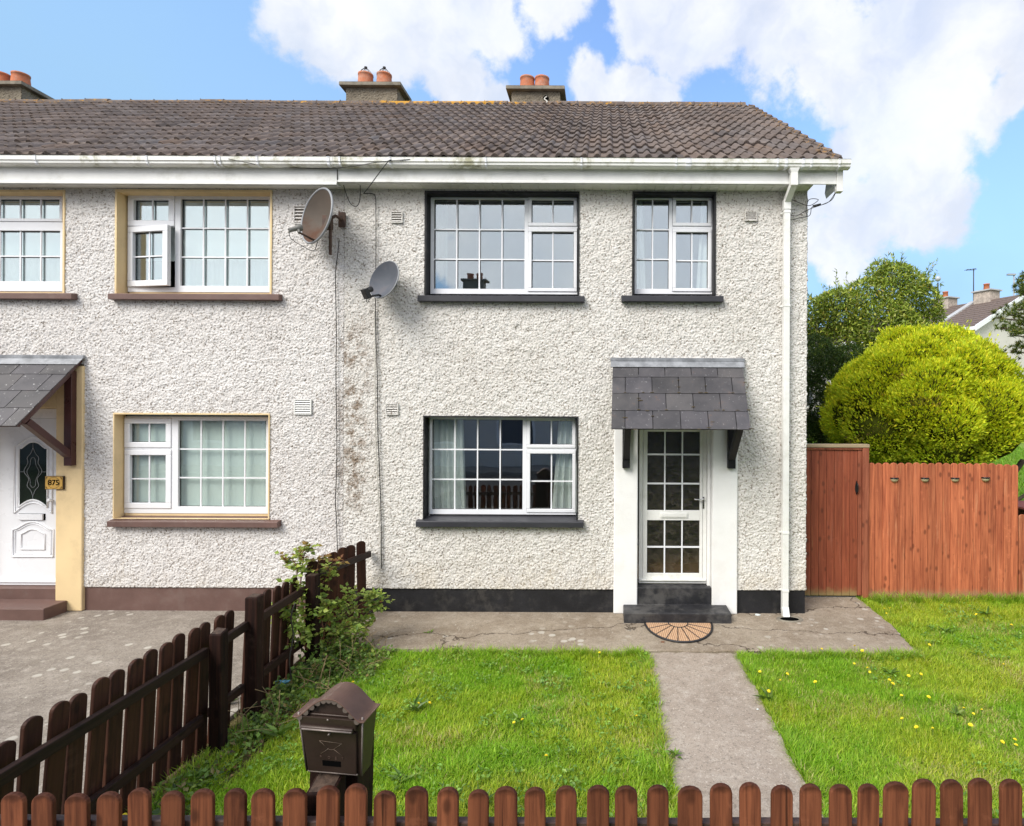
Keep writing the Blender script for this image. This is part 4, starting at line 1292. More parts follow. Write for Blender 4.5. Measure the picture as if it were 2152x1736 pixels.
# ================================================================== the neighbour (white roughcast, cream trim)
hl = thing('terraced_house', (-6.1, 7, 0), 'middle terraced house of white roughcast with cream window reveals and brown plinth', 'house', 'houses of the terrace')
L1h, L1f = R4(246, 401, 573, 618, WY), R4(270, 413, 570, 614, FY)
L2h, L2f = R4(-118, 401, 139, 617, WY), R4(-92, 411, 135, 612, FY)
L3h, L3f = R4(242, 869, 568, 1090, WY), R4(262, 876, 565, 1079, FY)
LDX1 = P(173, 1100, 6.96).x
lix1 = P(117, 1100, 6.96).x
lix0 = lix1 - .99
LDX0 = lix0 - .33
hole_dl = (LDX0 + .01, LDX1 - .01, -1, 3.0)
wall_l, roof_l, _ = house_shell(hl, -9.0, PARTY - .003, [L1h, L2h, L3h, hole_dl], M['wall_pink'], 8)
MB().box(-9.0, LDX0 + .012, 7.0, 7.12, -.05, PLINTH + .02).build('plinth', M['brown_paint'], hl, bevel=.006)
MB().box(LDX1 - .012, PARTY - .004, 7.0, 7.12, -.05, PLINTH + .02).build('plinth', M['brown_paint'], hl, bevel=.006)
window(hl, L1h, L1f, (*R4(226, 617, 586, 629, 6.905)[:2], R4(226, 617, 586, 629, 6.905)[3]),
       lights_px([dict(px=(383, 420, 567, 602), grid=(4, 3)), dict(px=(286, 422, 359, 465), grid=(2, 1), sash=.075), dict(px=(286, 491, 359, 592), grid=(2, 2), sash=.075, open=.17)]),
       M['cream'], M['brown_paint'], M['glass_left'], (.022, .022, .028), room='room')
window(hl, L2h, L2f, (*R4(-140, 615, 150, 628, 6.905)[:2], R4(-140, 615, 150, 628, 6.905)[3]),
       lights_px([dict(px=(-84, 420, 131, 461), grid=(5, 1), sash=.04), dict(px=(-84, 486, 131, 592), grid=(5, 2))]),
       M['cream'], M['brown_paint'], M['glass_left'], (.022, .022, .028), room='room')
window(hl, L3h, L3f, (*R4(224, 1097, 583, 1107, 6.905)[:2], R4(224, 1096, 583, 1107, 6.905)[3]),
       lights_px([dict(px=(378, 884, 562, 1064), grid=(4, 3)), dict(px=(278, 890, 353, 929), grid=(2, 1), sash=.07), dict(px=(278, 956, 353, 1056), grid=(2, 2), sash=.07)]),
       M['cream'], M['brown_paint'], M['glass_blind'], (.014, .014, .018), room='room')
eaves(hl, -9.0, PARTY - .003, boards=False, stops=[(P(x, 340, 6.68).x, w_) for x, w_ in ((-160, .02), (75, .02), (309, .02), (452, .022), (462, .022), (541, .02), (690, .03))])
canopy(hl, -8.05, P(178, 755, WY).x, -8.05, P(40, 893, 6.28).x, 3.075, 2.275, .74, 'slate_spotted', M['brown_gloss'], [P(144, 900, 6.9).x, -7.90], 2, R4(130, 960, 150, 979, 6.89)[2])
sur = MB().box(LDX0, lix0, 6.955, 7.13, 0, 2.98).box(lix1, LDX1, 6.955, 7.13, 0, 2.98).box(lix0 + .001, lix1 - .001, 6.957, 7.13, 2.46, 2.978)
sur.build('door_surround', M['cream'], hl, bevel=.012)
ddx0, ddx1 = lix0 + .003, lix1 - .003
_, _, ldz0, _ = R4(0, 1100, 116, 1229, 7.10)
door = MB().ring(ddx0, ddx1, ldz0, 2.455, .10, .02, .055, .12, 7.085, 7.19).box(ddx0, ddx1, 7.07, 7.083, ldz0 + .035, ldz0 + .06).build('door', M['upvc'], hl, bevel=.005)
lx0, lx1, lz0, lz1 = ddx0 + .103, ddx1 - .023, ldz0 + .058, 2.332
def dl(xc, yc):       # crop of the photo (903 px wide view of 260 px) -> door plane
    return P(xc / 3.473 * .9451, (900 + yc / 3.473) * .9451, 7.10)
gcx = dl(258, 500).x; gw = (dl(370, 500).x - dl(148, 500).x) / 2
gtop, gsh, gbot, gmid = dl(258, 285).z, dl(258, 340).z, dl(258, 792).z, dl(258, 735).z
leaf = MB().box(lx0, lx1, 7.103, 7.16, lz0, lz1).build('door_leaf', M['upvc'], door, bevel=.004)
def arch(hw, zt, zs, zb, zm, n=12):
    pts = []
    for k in range(n + 1):      # lower edge bowed upwards, left to right
        u = k / n; pts.append((gcx - hw + 2 * hw * u, zb + (zm - zb) * math.sin(math.pi * u)))
    for k in range(n + 1):      # ogee head, right to left
        u = k / n; s_ = abs(1 - 2 * u)
        pts.append((gcx + hw - 2 * hw * u, zs + (zt - zs) * (.5 + .5 * math.cos(math.pi * min(1, s_ ** 1.25)))))
    return pts
gp = arch(gw, gtop, gsh, gbot, gmid)
def strip(mb, pts, w_, y0, y1, closed=True):
    """raised moulding following a 2D path"""
    n = len(pts)
    seq = [Vector((p[0], 0, p[1])) for p in pts]
    path = [Vector((p.x, y0, p.z)) for p in seq]
    if closed: path = path + path[:2]
    mb.tube(path, w_, 6, cap=not closed)
pane = MB().prism(gp[::-1], 7.098, 7.1025, 'Y').build('pane', paint('dark_door_glass', (.008, .014, .008), .05, .3, 3, .0, 10), door)
ml = MB(); strip(ml, gp, .012, 7.100, 7.1); 
strip(ml, arch(gw * 1.32, gtop + .055, gsh + .03, gbot - .075, gmid - .035), .011, 7.101, 7.1)
def pan(s_):
    zt, zs, zb = dl(258, 905).z, dl(258, 965).z, dl(258, 1172).z
    hw = (dl(412, 500).x - dl(98, 500).x) / 2 * s_
    zc = (zt + zb) / 2
    pts = [(gcx - hw, zc + (zb - zc) * s_), (gcx + hw, zc + (zb - zc) * s_)]
    for k in range(13):
        u = k / 12; q = abs(1 - 2 * u)
        pts.append((gcx + hw - 2 * hw * u, zc + ((zs - zc) + (zt - zs) * (.5 + .5 * math.cos(math.pi * min(1, q ** 1.2)))) * s_))
    return pts
strip(ml, pan(1), .013, 7.101, 7.1); strip(ml, pan(.88), .008, 7.102, 7.1); strip(ml, pan(.58), .011, 7.101, 7.1)
ml.build('panel_moulding', M['upvc'], door)
dec = MB()
for sgn in (-1, 1):
    dec.tube(smooth_path([(gcx + sgn * a * gw, 7.095, dl(258, y).z) for a, y in ((0.02, 335), (.16, 375), (.40, 410), (.36, 450), (.62, 515), (.30, 570), (.40, 625), (.16, 660), (.02, 700))]), .0035, 5)
    dec.tube(smooth_path([(gcx + sgn * a * gw, 7.095, dl(258, y).z) for a, y in ((0.02, 405), (.14, 420), (.22, 470), (.42, 518), (.20, 580), (.18, 620), (.02, 640))]), .003, 5)
    dec.tube([(gcx + sgn * .55 * gw, 7.095, dl(258, 518).z), (gcx + sgn * .95 * gw, 7.095, dl(258, 518).z)], .003, 5)
dec.tube([(gcx, 7.095, dl(258, 290).z), (gcx, 7.095, dl(258, 345).z)], .003, 5)
dec.tube([(gcx, 7.095, dl(258, 700).z), (gcx, 7.095, dl(258, 742).z)], .003, 5)
dec.build('leaded_tracery', M['dish_rim'], door)
lb = [dl(150, 888), dl(338, 845)]
MB().box(lb[0].x, lb[1].x, 7.078, 7.1025, lb[0].z, lb[1].z).build('letter_plate', M['upvc'], door, bevel=.004)
MB().box(lb[0].x - .006, lb[1].x + .02, 7.0985, 7.1028, lb[0].z - .004, lb[1].z + .005).build('letter_plate_painted_shadow', M['void'], door)  # dark sheet painting a shadow border round the letter plate
hq = dl(403, 735)
MB().lathe([(.0, -.03), (.022, -.026), (.026, -.012), (.012, 0), (.012, .03)], 14, Matrix.Translation((hq.x, 7.075, hq.z)) @ Matrix.Rotation(math.radians(-90), 4, 'X')).build('door_handle', M['upvc'], door)
# steps
st = MB().box(lix0 + .002, lix1 - .002, 6.99, 7.13, .02, ldz0 - .004)
sxr = P(98, 1290, 6.72).x
st.box(lix0 - .10, P(141, 1262, 6.95).x, 6.66, 6.953, -.02, .135).box(lix0 + .002, lix1 - .002, 6.9535, 6.989, -.02, .135)
st.build('doorstep', M['brown_paint'], hl, bevel=.010)
vent(hl, R4(621, 839, 657, 871, WY), M['upvc_old'], 6)
vent(hl, R4(620, 434, 650, 472, WY), M['wall_pink'], 5, M['vent_back_tone'])
c1x0, c1x1, _, _ = R4(727, 168, 835, 212, 11.0)
chimney(hl, c1x0, c1x1, P(780, 165, 10.9).z, 11.0, 11.45, [P(768, 160, 11.15).x, P(807, 160, 11.15).x], cowl=True)

# ================================================================== third house: its roof and chimney show at the left
h3 = thing('terraced_house', (-11.8, 7, 0), 'far terraced house showing only its tiled roof and chimney', 'house', 'houses of the terrace')
house_shell(h3, -14.7, -9.003, [], M['wall_far'], 12, front=False)
eaves(h3, -14.7, -9.003, boards=False)
c0r = P(45, 180, 11.0).x
chimney(h3, c0r - 1.0, c0r, P(20, 163, 10.9).z, 11.0, 11.5, [P(45, 160, 11.2).x, P(5, 160, 11.2).x, P(-36, 160, 11.2).x])

# ------------------------------------------------------------------ number plaque
q0, q1 = dl(453, 637), dl(586, 540)
pq = thing('number_plaque', ((q0.x + q1.x) / 2, 6.955, (q0.z + q1.z) / 2), 'ochre number plaque 875 on the cream door pilaster', 'sign')
MB().box(q0.x - .003, q1.x + .004, 6.930, 6.9545, q0.z - .003, q1.z + .003).build('plaque_back', M['plaque_dark'], pq, bevel=.002)
MB().box(q0.x + .003, q1.x - .003, 6.926, 6.9297, q0.z + .003, q1.z - .003).build('plaque_face', M['brass'], pq, bevel=.001)
cx_, cz_ = (q0.x + q1.x) / 2, (q0.z + q1.z) / 2
fc = bpy.data.curves.new('digits', 'FONT'); fc.body = '875'; fc.size = .092; fc.align_x = 'CENTER'; fc.align_y = 'CENTER'; fc.extrude = .0012; fc.offset = .0012
fo = bpy.data.objects.new('digits', fc); C.objects.link(fo)
fo.matrix_world = Matrix.Rotation(math.radians(90), 4, 'X')
bpy.context.view_layer.update()
me = bpy.data.meshes.new_from_object(fo.evaluated_get(bpy.context.evaluated_depsgraph_get()))
bpy.data.objects.remove(fo)
me.transform(Matrix.Translation(Vector((0, -.0305, 0))) @ Matrix.Rotation(math.radians(90), 4, 'X'))
me.materials.clear()
link_mesh('digits', me, M['void'], pq)
orn = MB()
rad = (q1.z - q0.z) * .43
orn.tube([(cx_ + rad * 1.06 * math.cos(a), 6.926, cz_ + rad * math.sin(a)) for a in [2 * math.pi * k / 32 for k in range(33)]], .0022, 5)
for sx in (-1, 1):
    for sz in (-1, 1):
        ex, ez = cx_ + sx * (q1.x - q0.x) * .45, cz_ + sz * (q1.z - q0.z) * .43
        orn.prism([(ex, ez), (ex - sx * .026, ez), (ex - sx * .012, ez - sz * .008), (ex - sx * .008, ez - sz * .014), (ex, ez - sz * .03)][::(1 if sx * sz < 0 else -1)], 6.9245, 6.926, 'Y')
orn.build('corner_ornament', M['plaque_dark'], pq)

# ------------------------------------------------------------------ curtains and blinds in the windows
def curtain(name, label, x0, x1, z0, z1, y, mat, folds, amp=.03, flare=0.0, cat='curtain', group=None, seed=0):
    n = max(30, folds * 10); k = 14
    us = np.linspace(0, 1, n)
    V = []
    for j in range(k + 1):
        v = j / k
        xx0 = x0 + (flare if flare > 0 else 0) * 0; 
        w0 = x0 - (flare * v if flare < 0 else 0) * 0
        L = x0; Rr = x1
        if flare > 0: Rr = x1 - flare * (1 - math.cos(v * 1.6)) * 0 + flare * v
        if flare < 0: L = x0 + flare * v
        xs_ = L + (Rr - L) * us
        yy = y + amp * np.sin(us * folds * 2 * np.pi + seed + .5 * math.sin(v * 3)) + .4 * amp * np.sin(us * folds * 4.7 * np.pi + 2 * seed)
        V.append(np.stack([xs_, yy, np.full(n, z1 + (z0 - z1) * v)], 1))
    V = np.concatenate(V)
    q = np.arange(k * n).reshape(k, n)[:, :-1].ravel()
    o = np_mesh(name, V, np.stack([q, q + n, q + n + 1, q + 1], 1), mat, None, None, True, loc=((x0 + x1) / 2, y, z0))
    return tag(o, label, cat, group)
def win_r(*px):
    return R4(*px, 7.30)
a = win_r(905, 880, 978, 1072)
curtain('curtain', 'white pleated curtain drawn to the side of the large ground floor window with black surround', a[0] - .06, a[1] - .02, a[2] - .02, a[3] + .08, 7.235, M['curtain'], 6, .028, .05, group='curtains of the end house')
a = win_r(1172, 880, 1212, 1072)
curtain('curtain', 'white curtain hanging behind the opening casements of the ground floor window with black surround', a[0] + .02, a[1] + .06, a[2] - .02, a[3] + .08, 7.235, M['curtain'], 4, .028, -.09, group='curtains of the end house', seed=1)
a = win_r(1333, 420, 1350, 612)
curtain('curtain', 'narrow white curtain beside the fixed light of the small bedroom window', a[0] - .1, a[1] - .01, a[2] - .02, a[3] + .1, 7.235, M['curtain'], 3, .02, .05, group='curtains of the end house', seed=2)
a = win_r(1465, 420, 1502, 612)
curtain('curtain', 'white curtain behind the casement of the small bedroom window', a[0] + .05, a[1] + .08, a[2] - .02, a[3] + .1, 7.235, M['curtain'], 3, .02, -.07, group='curtains of the end house', seed=3)
a = win_r(908, 420, 940, 612)
curtain('curtain', 'grey net curtain at the edge of the large upper window with black surround', a[0] - .1, a[1] + .0, a[2] - .02, a[3] + .1, 7.32, M['shade_grey'], 2, .012, 0, group='curtains of the end house', seed=4)
a = win_r(260, 878, 567, 1075)
curtain('roller_blind', 'pale green blind covering the ground floor window with cream reveals', a[0] - .02, a[1] + .04, a[2] - .03, a[3] + .04, 7.205, M['blind'], 14, .0016, 0, 'blind', 'blinds of the middle house')
a = win_r(372, 425, 572, 548)
curtain('roller_blind', 'pale blind half lowered in the upper window with the open casement', a[0], a[1] + .04, a[2], a[3] + .06, 7.26, M['blind_white'], 3, .003, 0, 'blind', 'blinds of the middle house', 2)
a = win_r(372, 420, 572, 605)
curtain('net_curtain', 'grey green net curtain below the blind of the upper window with the open casement', a[0], a[1] + .04, a[2] - .03, a[3] + .04, 7.36, M['shade_grey'], 12, .012, 0, 'curtain', None, 3)
a = win_r(270, 425, 365, 548)
curtain('roller_blind', 'narrow pale blind behind the open casement', a[0] + .14, a[1], a[2] + .02, a[3] + .06, 7.40, M['blind_white'], 2, .003, 0, 'blind', 'blinds of the middle house', 4)
a = win_r(-90, 415, 135, 540)
curtain('roller_blind', 'pale blind half lowered in the upper window above the neighbour door', a[0], a[1] + .04, a[2], a[3] + .06, 7.26, M['blind_white'], 3, .003, 0, 'blind', 'blinds of the middle house', 5)
a = win_r(-90, 415, 135, 605)
curtain('net_curtain', 'grey green net curtain in the upper window above the neighbour door', a[0], a[1] + .04, a[2] - .03, a[3] + .04, 7.36, M['shade_grey'], 12, .012, 0, 'curtain', None, 6)

# ------------------------------------------------------------------ satellite dishes
def dish(label, c_px, Y, w_, h_, az, el, mat, rim_mat, lnb_px, lnbY, small, mount_px):
    c = P(*c_px, Y)
    root = thing('satellite_dish', c, label, 'satellite dish', 'satellite dishes on the house fronts')
    # local frame: n = facing direction
    n = Vector((-math.sin(az) * math.cos(el), -math.cos(az) * math.cos(el), math.sin(el)))
    ux = Vector((0, 0, 1)).cross(n).normalized()
    uz = n.cross(ux).normalized()
    def loc(a, b, d):
        return c + ux * a + uz * b + n * d
    mb = MB()
    rings, seg = 12, 40
    dep = .20 * w_
    prof = [(k / rings, dep * (k / rings) ** 2 - dep * .55) for k in range(rings + 1)]
    front, back = [], []
    def shape(a_):      # slightly egg shaped outline
        return 1 + .05 * math.cos(2 * a_) * 0
    vs, fs = [], []
    for layer, th in ((0, 0), (1, -.012)):
        for (r_, d_) in prof:
            for k in range(seg):
                a_ = 2 * math.pi * k / seg
                vs.append(loc(r_ * w_ / 2 * math.cos(a_), r_ * h_ / 2 * math.sin(a_), d_ + th))
    NL = (rings + 1) * seg
    for i in range(rings):
        for k in range(seg):
            a_, b_, c_, d_ = i * seg + k, i * seg + (k + 1) % seg, (i + 1) * seg + (k + 1) % seg, (i + 1) * seg + k
            fs.append((a_, d_, c_, b_)); fs.append((NL + a_, NL + b_, NL + c_, NL + d_))
    mb.add(vs, fs, True)
    mb.build('reflector', mat, root)
    rim = MB()
    rim.tube([loc((w_ / 2 + .002) * math.cos(2 * math.pi * k / 48), (h_ / 2 + .002) * math.sin(2 * math.pi * k / 48), prof[-1][1] - .010) for k in range(50)], .013 if not small else .009, 8, cap=False)
    rim.build('rim', rim_mat, root)
    L = P(*lnb_px, lnbY)
    a0 = loc(.0, -h_ * .44, prof[-1][1] - .01)
    MB().tube([a0 - n * .05, a0 + n * .02, L + Vector((.06, .02, -.03))], .013 if not small else .012, 6, sm=False).build('feed_arm', M['steel_rust'] if not small else M['black_plastic'], root)
    dd = (c + uz * (-h_ * .1) - L).normalized()
    hd = MB()
    if small:
        q = dd.to_track_quat('Y', 'Z').to_matrix().to_4x4()
        hd.box(-.036, .036, -.030, .028, -.062, .050, Matrix.Translation(L) @ q)
        hd.tube([L + dd * .02 + Vector((0, 0, .02)), L + dd * .085 + Vector((0, 0, .02))], [.03, .034], 14)
    else:
        hd.tube([L - dd * .05 + Vector((0, 0, .0)), L + dd * .045, L + dd * .06, L + dd * .10], [.024, .026, .040, .042], 14)
        hd.tube([L + dd * .06, L + Vector((.06, .02, -.035))], .018, 8)
        hd.tube([L - dd * .05, L - dd * .05 + Vector((0, 0, -.03))], .009, 6)
    hd.build('feed_head', M['lnb'] if not small else M['black_plastic'], root, bevel=.004)
    mp = P(*mount_px, 6.95)
    br = MB()
    bc = loc(0, 0, -dep * .55 - .02)
    if not small:
        br.box(mp.x - .05, mp.x + .03, 6.93, 6.962, mp.z - .09, mp.z + .09)
        br.tube([(mp.x - .01, 6.94, mp.z), (mp.x - .02, 6.80, mp.z), bc], .02, 8)
        pz = bc + Vector((.03, .02, 0))
        br.tube([pz + Vector((0, 0, .06)), pz + Vector((0.0, 0, -.40))], .018, 10)
        br.box(bc.x - .05, bc.x + .05, bc.y - .02, bc.y + .05, bc.z - .10, bc.z + .06)
    else:
        br.box(mp.x - .04, mp.x + .04, 6.94, 6.962, mp.z - .06, mp.z + .06)
        br.tube([(mp.x, 6.95, mp.z), (mp.x, 6.88, mp.z), bc], .018, 8)
    br.build('wall_bracket', M['steel_rust'] if not small else M['black_plastic'], root, bevel=.003)
    cb = MB()
    if not small:
        e = L - dd * .05 + Vector((0, 0, -.03))
        cb.tube(smooth_path([e, e + Vector((.02, 0, -.06)), e + Vector((.12, .0, -.13)), e + Vector((.26, .02, -.19)), a0 - n * .06]), .004, 5)
    else:
        e = L + Vector((.01, 0, -.06))
        cb.tube(smooth_path([e, e + Vector((.0, 0, -.035)), e + Vector((.015, .0, -.045)), e + Vector((.03, 0, -.01)), L + Vector((.09, .0, -.03))]), .004, 5)
    cb.build('feed_cable', M['cable'], root)
    return root
dish('large oval satellite dish with a rusty stained face beside the upper cream window', (673, 457), 6.70, .60, .66, math.radians(33), math.radians(9), M['dish_rust'], M['dish_rim'], (616, 482), 6.42, False, (721, 462))
dish('small blue grey satellite dish with a black feed arm below the larger dish', (811, 590), 6.76, .43, .47, math.radians(25), math.radians(16), M['dish_grey'], M['dish_rim'], (769, 616), 6.52, True, (826, 592))

# ------------------------------------------------------------------ cables
def cable(label, pts, r, mat, group='cables on the house front'):
    """pts: (x, y, depth) photo places"""
    w_ = [P(*p) for p in pts]
    o = MB().tube(smooth_path(w_, 6), r, 6).build('cable', mat, None, loc=w_[-1])
    return tag(o, label, 'cable', group)
cy = 6.958
cable('black cable running down the wall from the large satellite dish', [(713, 505, 6.80), (709, 540, 6.93)] + [(707 + dx_, y, cy) for dx_, y in ((-2, 575), (-1, 640), (0, 700), (-1, 780), (0, 860), (1, 930), (0, 1000), (-2, 1050), (0, 1090), (2, 1150), (3, 1225))], .0055, M['cable'])
cable('black cable bent down from the soffit past the small satellite dish', [(764, 407, 6.93), (782, 407, cy), (789, 415, cy), (790, 450, cy), (790, 540, cy), (789, 620, cy), (790, 700, cy), (793, 800, cy), (794, 900, cy), (798, 1000, cy), (801, 1100, cy), (802, 1195, cy)], .0055, M['cable'])
cable('grey white cable curling off the wall foot beside the picket fence', [(787, 650, cy), (788, 720, cy), (788, 800, cy), (789, 900, cy), (792, 980, cy), (797, 1080, cy), (799, 1150, cy), (800, 1195, cy), (793, 1213, 6.94), (778, 1225, 6.93), (768, 1226, 6.93)], .0065, M['cable_white'])
cable('slack loop of black cable hanging from the soffit near the large dish', [(722, 389, 6.82), (729, 412, 6.9), (737, 428, 6.93), (748, 434, 6.94), (755, 425, 6.93), (757, 408, 6.9), (757, 390, 6.82)], .005, M['cable'])
cable('black cable slung over the gutter onto the roof', [(764, 407, 6.90), (776, 392, 6.77), (795, 366, 6.66), (815, 340, 6.62), (822, 336, 6.67)], .005, M['cable'])
cable('thin black cable sagging along the white fascia boards', [(480, 334, 6.66), (520, 342, 6.655), (560, 349, 6.75), (620, 353, 6.76), (690, 354, 6.76), (740, 350, 6.70), (800, 340, 6.66), (862, 335, 6.67)], .004, M['cable'])
cable('tangle of black cables strung between the gable corner and the box end', [(1757, 402, 6.82), (1748, 420, 6.85), (1728, 430, 6.88), (1705, 438, 6.93), (1690, 445, 6.94), (1672, 454, 6.95), (1655, 447, 6.95), (1648, 430, 6.95), (1662, 420, 6.95), (1684, 428, 6.95), (1702, 432, 6.92), (1720, 420, 6.88), (1700, 420, 6.92), (1694, 445, 6.95), (1697, 452, 6.96)], .0042, M['cable'])
cable('second strand of the cable tangle with a taped joint at the gable corner', [(1757, 402, 6.82), (1742, 424, 6.85), (1722, 432, 6.88), (1716, 434, 6.88), (1706, 436, 6.9), (1703, 450, 6.93), (1697, 455, 6.96), (1680, 458, 6.95), (1662, 462, 6.95), (1655, 452, 6.95)], .0042, M['cable'])
o = MB().tube([P(1708, 433, 6.88), P(1725, 429, 6.86)], .011, 8).build('cable_joint', M['cable'], None, loc=P(1708, 433, 6.88)); tag(o, 'fat black taped cable joint hanging off the gable corner', 'cable joint')
cable('pale wires spilling from the chimney hole onto the ridge tiles', [(1149, 203, 10.96), (1144, 208, 10.85), (1150, 214, 10.78), (1141, 222, 10.7), (1132, 232, 10.5), (1140, 240, 10.35), (1152, 236, 10.4), (1162, 246, 10.2), (1170, 256, 10.0)], .012, M['cable_white'], None)

# ================================================================== picket fences
def picket_mesh(h, w_, th, name, mat, round_=.8, seed=0):
    """board standing on z=0, face towards -Y, rounded head"""
    pts = [(-w_ / 2, 0), (w_ / 2, 0)]
    r = w_ / 2
    rh = r * round_
    for k in range(9):
        a = math.pi * k / 8
        pts.append((r * math.cos(a), h - rh + rh * math.sin(a)))
    me = bpy.data.meshes.new(name)
    mb = MB().prism(pts, -th / 2, th / 2, 'Y')
    me.from_pydata([tuple(v) for v in mb.v], [], mb.f)
    me.materials.append(mat)
    return me
def add_picket(parent, me, loc, rot, sx=1.0, sz=1.0):
    o = bpy.data.objects.new('picket', me)
    C.objects.link(o)
    o.parent = parent
    o.location = Vector(loc) - org(parent)
    o.rotation_euler = rot
    o.scale = (sx, 1, sz)
    b = o.modifiers.new('bevel', 'BEVEL'); b.width = .005; b.segments = 2; b.limit_method = 'ANGLE'; b.angle_limit = math.radians(50)
    return o
rf = random.Random(21)
# --- front fence: its heads run along the bottom of the photo
ff = thing('picket_fence', (0, 2.47, 0), 'reddish brown picket fence with rounded heads along the street front', 'fence', 'picket fences')
pm = picket_mesh(.80, .094, .022, 'picket', M['picket_lit'], .85)
cent = [-216, -153, -91, -28, 35, 99, 164, 231, 296, 362, 427, 491, 556, 622, 687, 749, 811, 876, 939, 1003, 1066, 1128, 1191, 1255, 1318, 1384, 1450, 1519, 1581, 1643, 1705, 1768, 1823, 1879, 1938, 2003, 2063, 2125, 2186, 2248, 2310, 2372]
tops = np.interp(cent, [0, 60, 540, 700, 1080, 1260, 1460, 1700, 1890, 2130, 2300], [1663, 1660, 1655, 1652, 1652, 1651, 1648, 1650, 1640, 1636, 1634])
for x, ty in zip(cent, tops):
    p = P(x, ty + rf.uniform(-4.5, 3.5), 2.46)
    wide = 1.12 if x in (1450, 1519 - 69, 1879) else rf.uniform(.94, 1.05)
    add_picket(ff, pm, (p.x, 2.46 + rf.uniform(-.003, .003), p.z - .80), (rf.uniform(-.012, .012), rf.uniform(-.012, .012), rf.uniform(-.022, .022)), wide, rf.uniform(.985, 1.0))
rz = P(1076, 1719, 2.5).z
fx0, fx1 = P(-230, 1700, 2.5).x, P(2390, 1700, 2.5).x
for z in (rz - .025, .28):
    MB().box(fx0, -1.315, 2.474, 2.512, z - .035, z + .025).box(-1.309, .52, 2.474, 2.512, z - .036, z + .024).box(.526, fx1, 2.475, 2.513, z - .034, z + .027).build('rail', M['rail_front'], ff, bevel=.005)
def post(parent, x, y, w_, d_, z, mat, cap=None, slope=0.0, name='post'):
    lo = [(x - w_ / 2, y - d_ / 2, -.1), (x + w_ / 2, y - d_ / 2, -.1), (x + w_ / 2, y + d_ / 2, -.1), (x - w_ / 2, y + d_ / 2, -.1)]
    hi = [(a, b, z + (slope if b > y else 0) + rf.uniform(-.004, .004)) for a, b, c in lo]
    o = MB().hexa(lo, hi).build(name, mat, parent, bevel=.008)
    if cap:
        MB().hexa([(a + (.012 if a < x else -.012), b + (.012 if b < y else -.012), c - .004) for a, b, c in hi], [(a + (.012 if a < x else -.012), b + (.012 if b < y else -.012), c + .003) for a, b, c in hi]).build('end_grain', cap, o)
    return o
sp = P(679, 1651, 2.57)
post(ff, sp.x, 2.60, .125, .14, sp.z - .01, M['sleeper'], M['endgrain'], .03)
post(ff, P(2230, 1700, 2.57).x, 2.57, .10, .10, .82, M['sleeper'])

# --- boundary fence between the two gardens, seen from its garden side
bf = thing('picket_fence', (-2.9, 4.5, 0), 'dark brown picket fence with heavy posts running from the house to the street', 'fence', 'picket fences')
pm2 = picket_mesh(.93, .103, .024, 'picket', M['picket_shaded'], .75)
lean = math.radians(4.0)
def side_picket(y, ztop, lean_, x=-2.905, yaw=0):
    add_picket(bf, pm2, (x - math.sin(lean_) * .93, y, ztop - .93 * math.cos(lean_)), (rf.uniform(-.015, .015), lean_ + rf.uniform(-.01, .01), math.radians(90) + yaw))
y = 2.655
while y < 5.50:
    if not (4.60 < y < 4.70):
        zt = .895 + .012 * math.sin(y * 2.1) + rf.uniform(-.012, .012) - (.035 if y < 2.9 else 0)
        side_picket(y, zt, lean)
    y += .1305
for x, ty in ((759, 1136), (738, 1146), (721, 1150), (700, 1160), (679, 1172), (657, 1178)):
    Yp = 2.895 * F / (VX - x)
    p = P(x, ty, Yp)
    side_picket(Yp, p.z, math.radians(-1.5) if x > 740 else math.radians(.5), -2.897, math.radians(-50))
def rail(y0, y1, z0, z1, x0, x1, h=.068, w_=.040):
    lo = [(x0, y0, z0 - h / 2), (x0 + w_, y0, z0 - h / 2), (x1 + w_, y1, z1 - h / 2), (x1, y1, z1 - h / 2)]
    hi = [(a, b, c + h) for a, b, c in lo]
    MB().hexa(lo, hi).build('rail', M['rail_dark'], bf, bevel=.006)
rail(2.56, 4.14, .735, .735, -2.900, -2.895); rail(4.22, 4.60, .735, .75, -2.895, -2.893); rail(4.705, 5.46, .745, .755, -2.893, -2.888)
e0, e1 = P(650, 1212, 5.55), P(774, 1163, 6.90)
rail(5.52, 6.955, e0.z, P(774, 1163, 6.98).z, -2.885, -2.870, .075)
rail(2.56, 4.14, .25, .25, -2.935, -2.928); rail(4.22, 4.60, .25, .25, -2.925, -2.92); rail(4.705, 6.9, .25, .24, -2.92, -2.89)
def side_post(px, py, Y, w_, slope=0):
    p = P(px, py, Y)
    post(bf, p.x, Y + w_ / 2, w_, w_, p.z, M['sleeper'], M['endgrain'], slope)
side_post(527, 1256, 4.60, .10)
side_post(451, 1335, 4.14, .088, .02)
side_post(652, 1211, 5.46, .10)
MB().tube(smooth_path([(-2.78, 5.15, .74), (-2.80, 5.12, .62), (-2.79, 5.14, .45), (-2.80, 5.10, .25), (-2.79, 5.12, .05)]), .006, 5).build('wire_tie', M['wire'], bf)

# ================================================================== letter box and its post
mpst = thing('mailbox_post', (-1.28, 2.82, 0), 'thick dark sleeper post standing behind the fence and carrying the brown mailbox', 'post')
MB().hexa([(-1.40, 2.70, -.1), (-1.175, 2.70, -.1), (-1.175, 2.90, -.1), (-1.40, 2.90, -.1)], [(-1.385, 2.70, 1.04), (-1.155, 2.70, 1.03), (-1.155, 2.90, 1.035), (-1.385, 2.90, 1.04)]).build('post_body', M['sleeper'], mpst, bevel=.01)
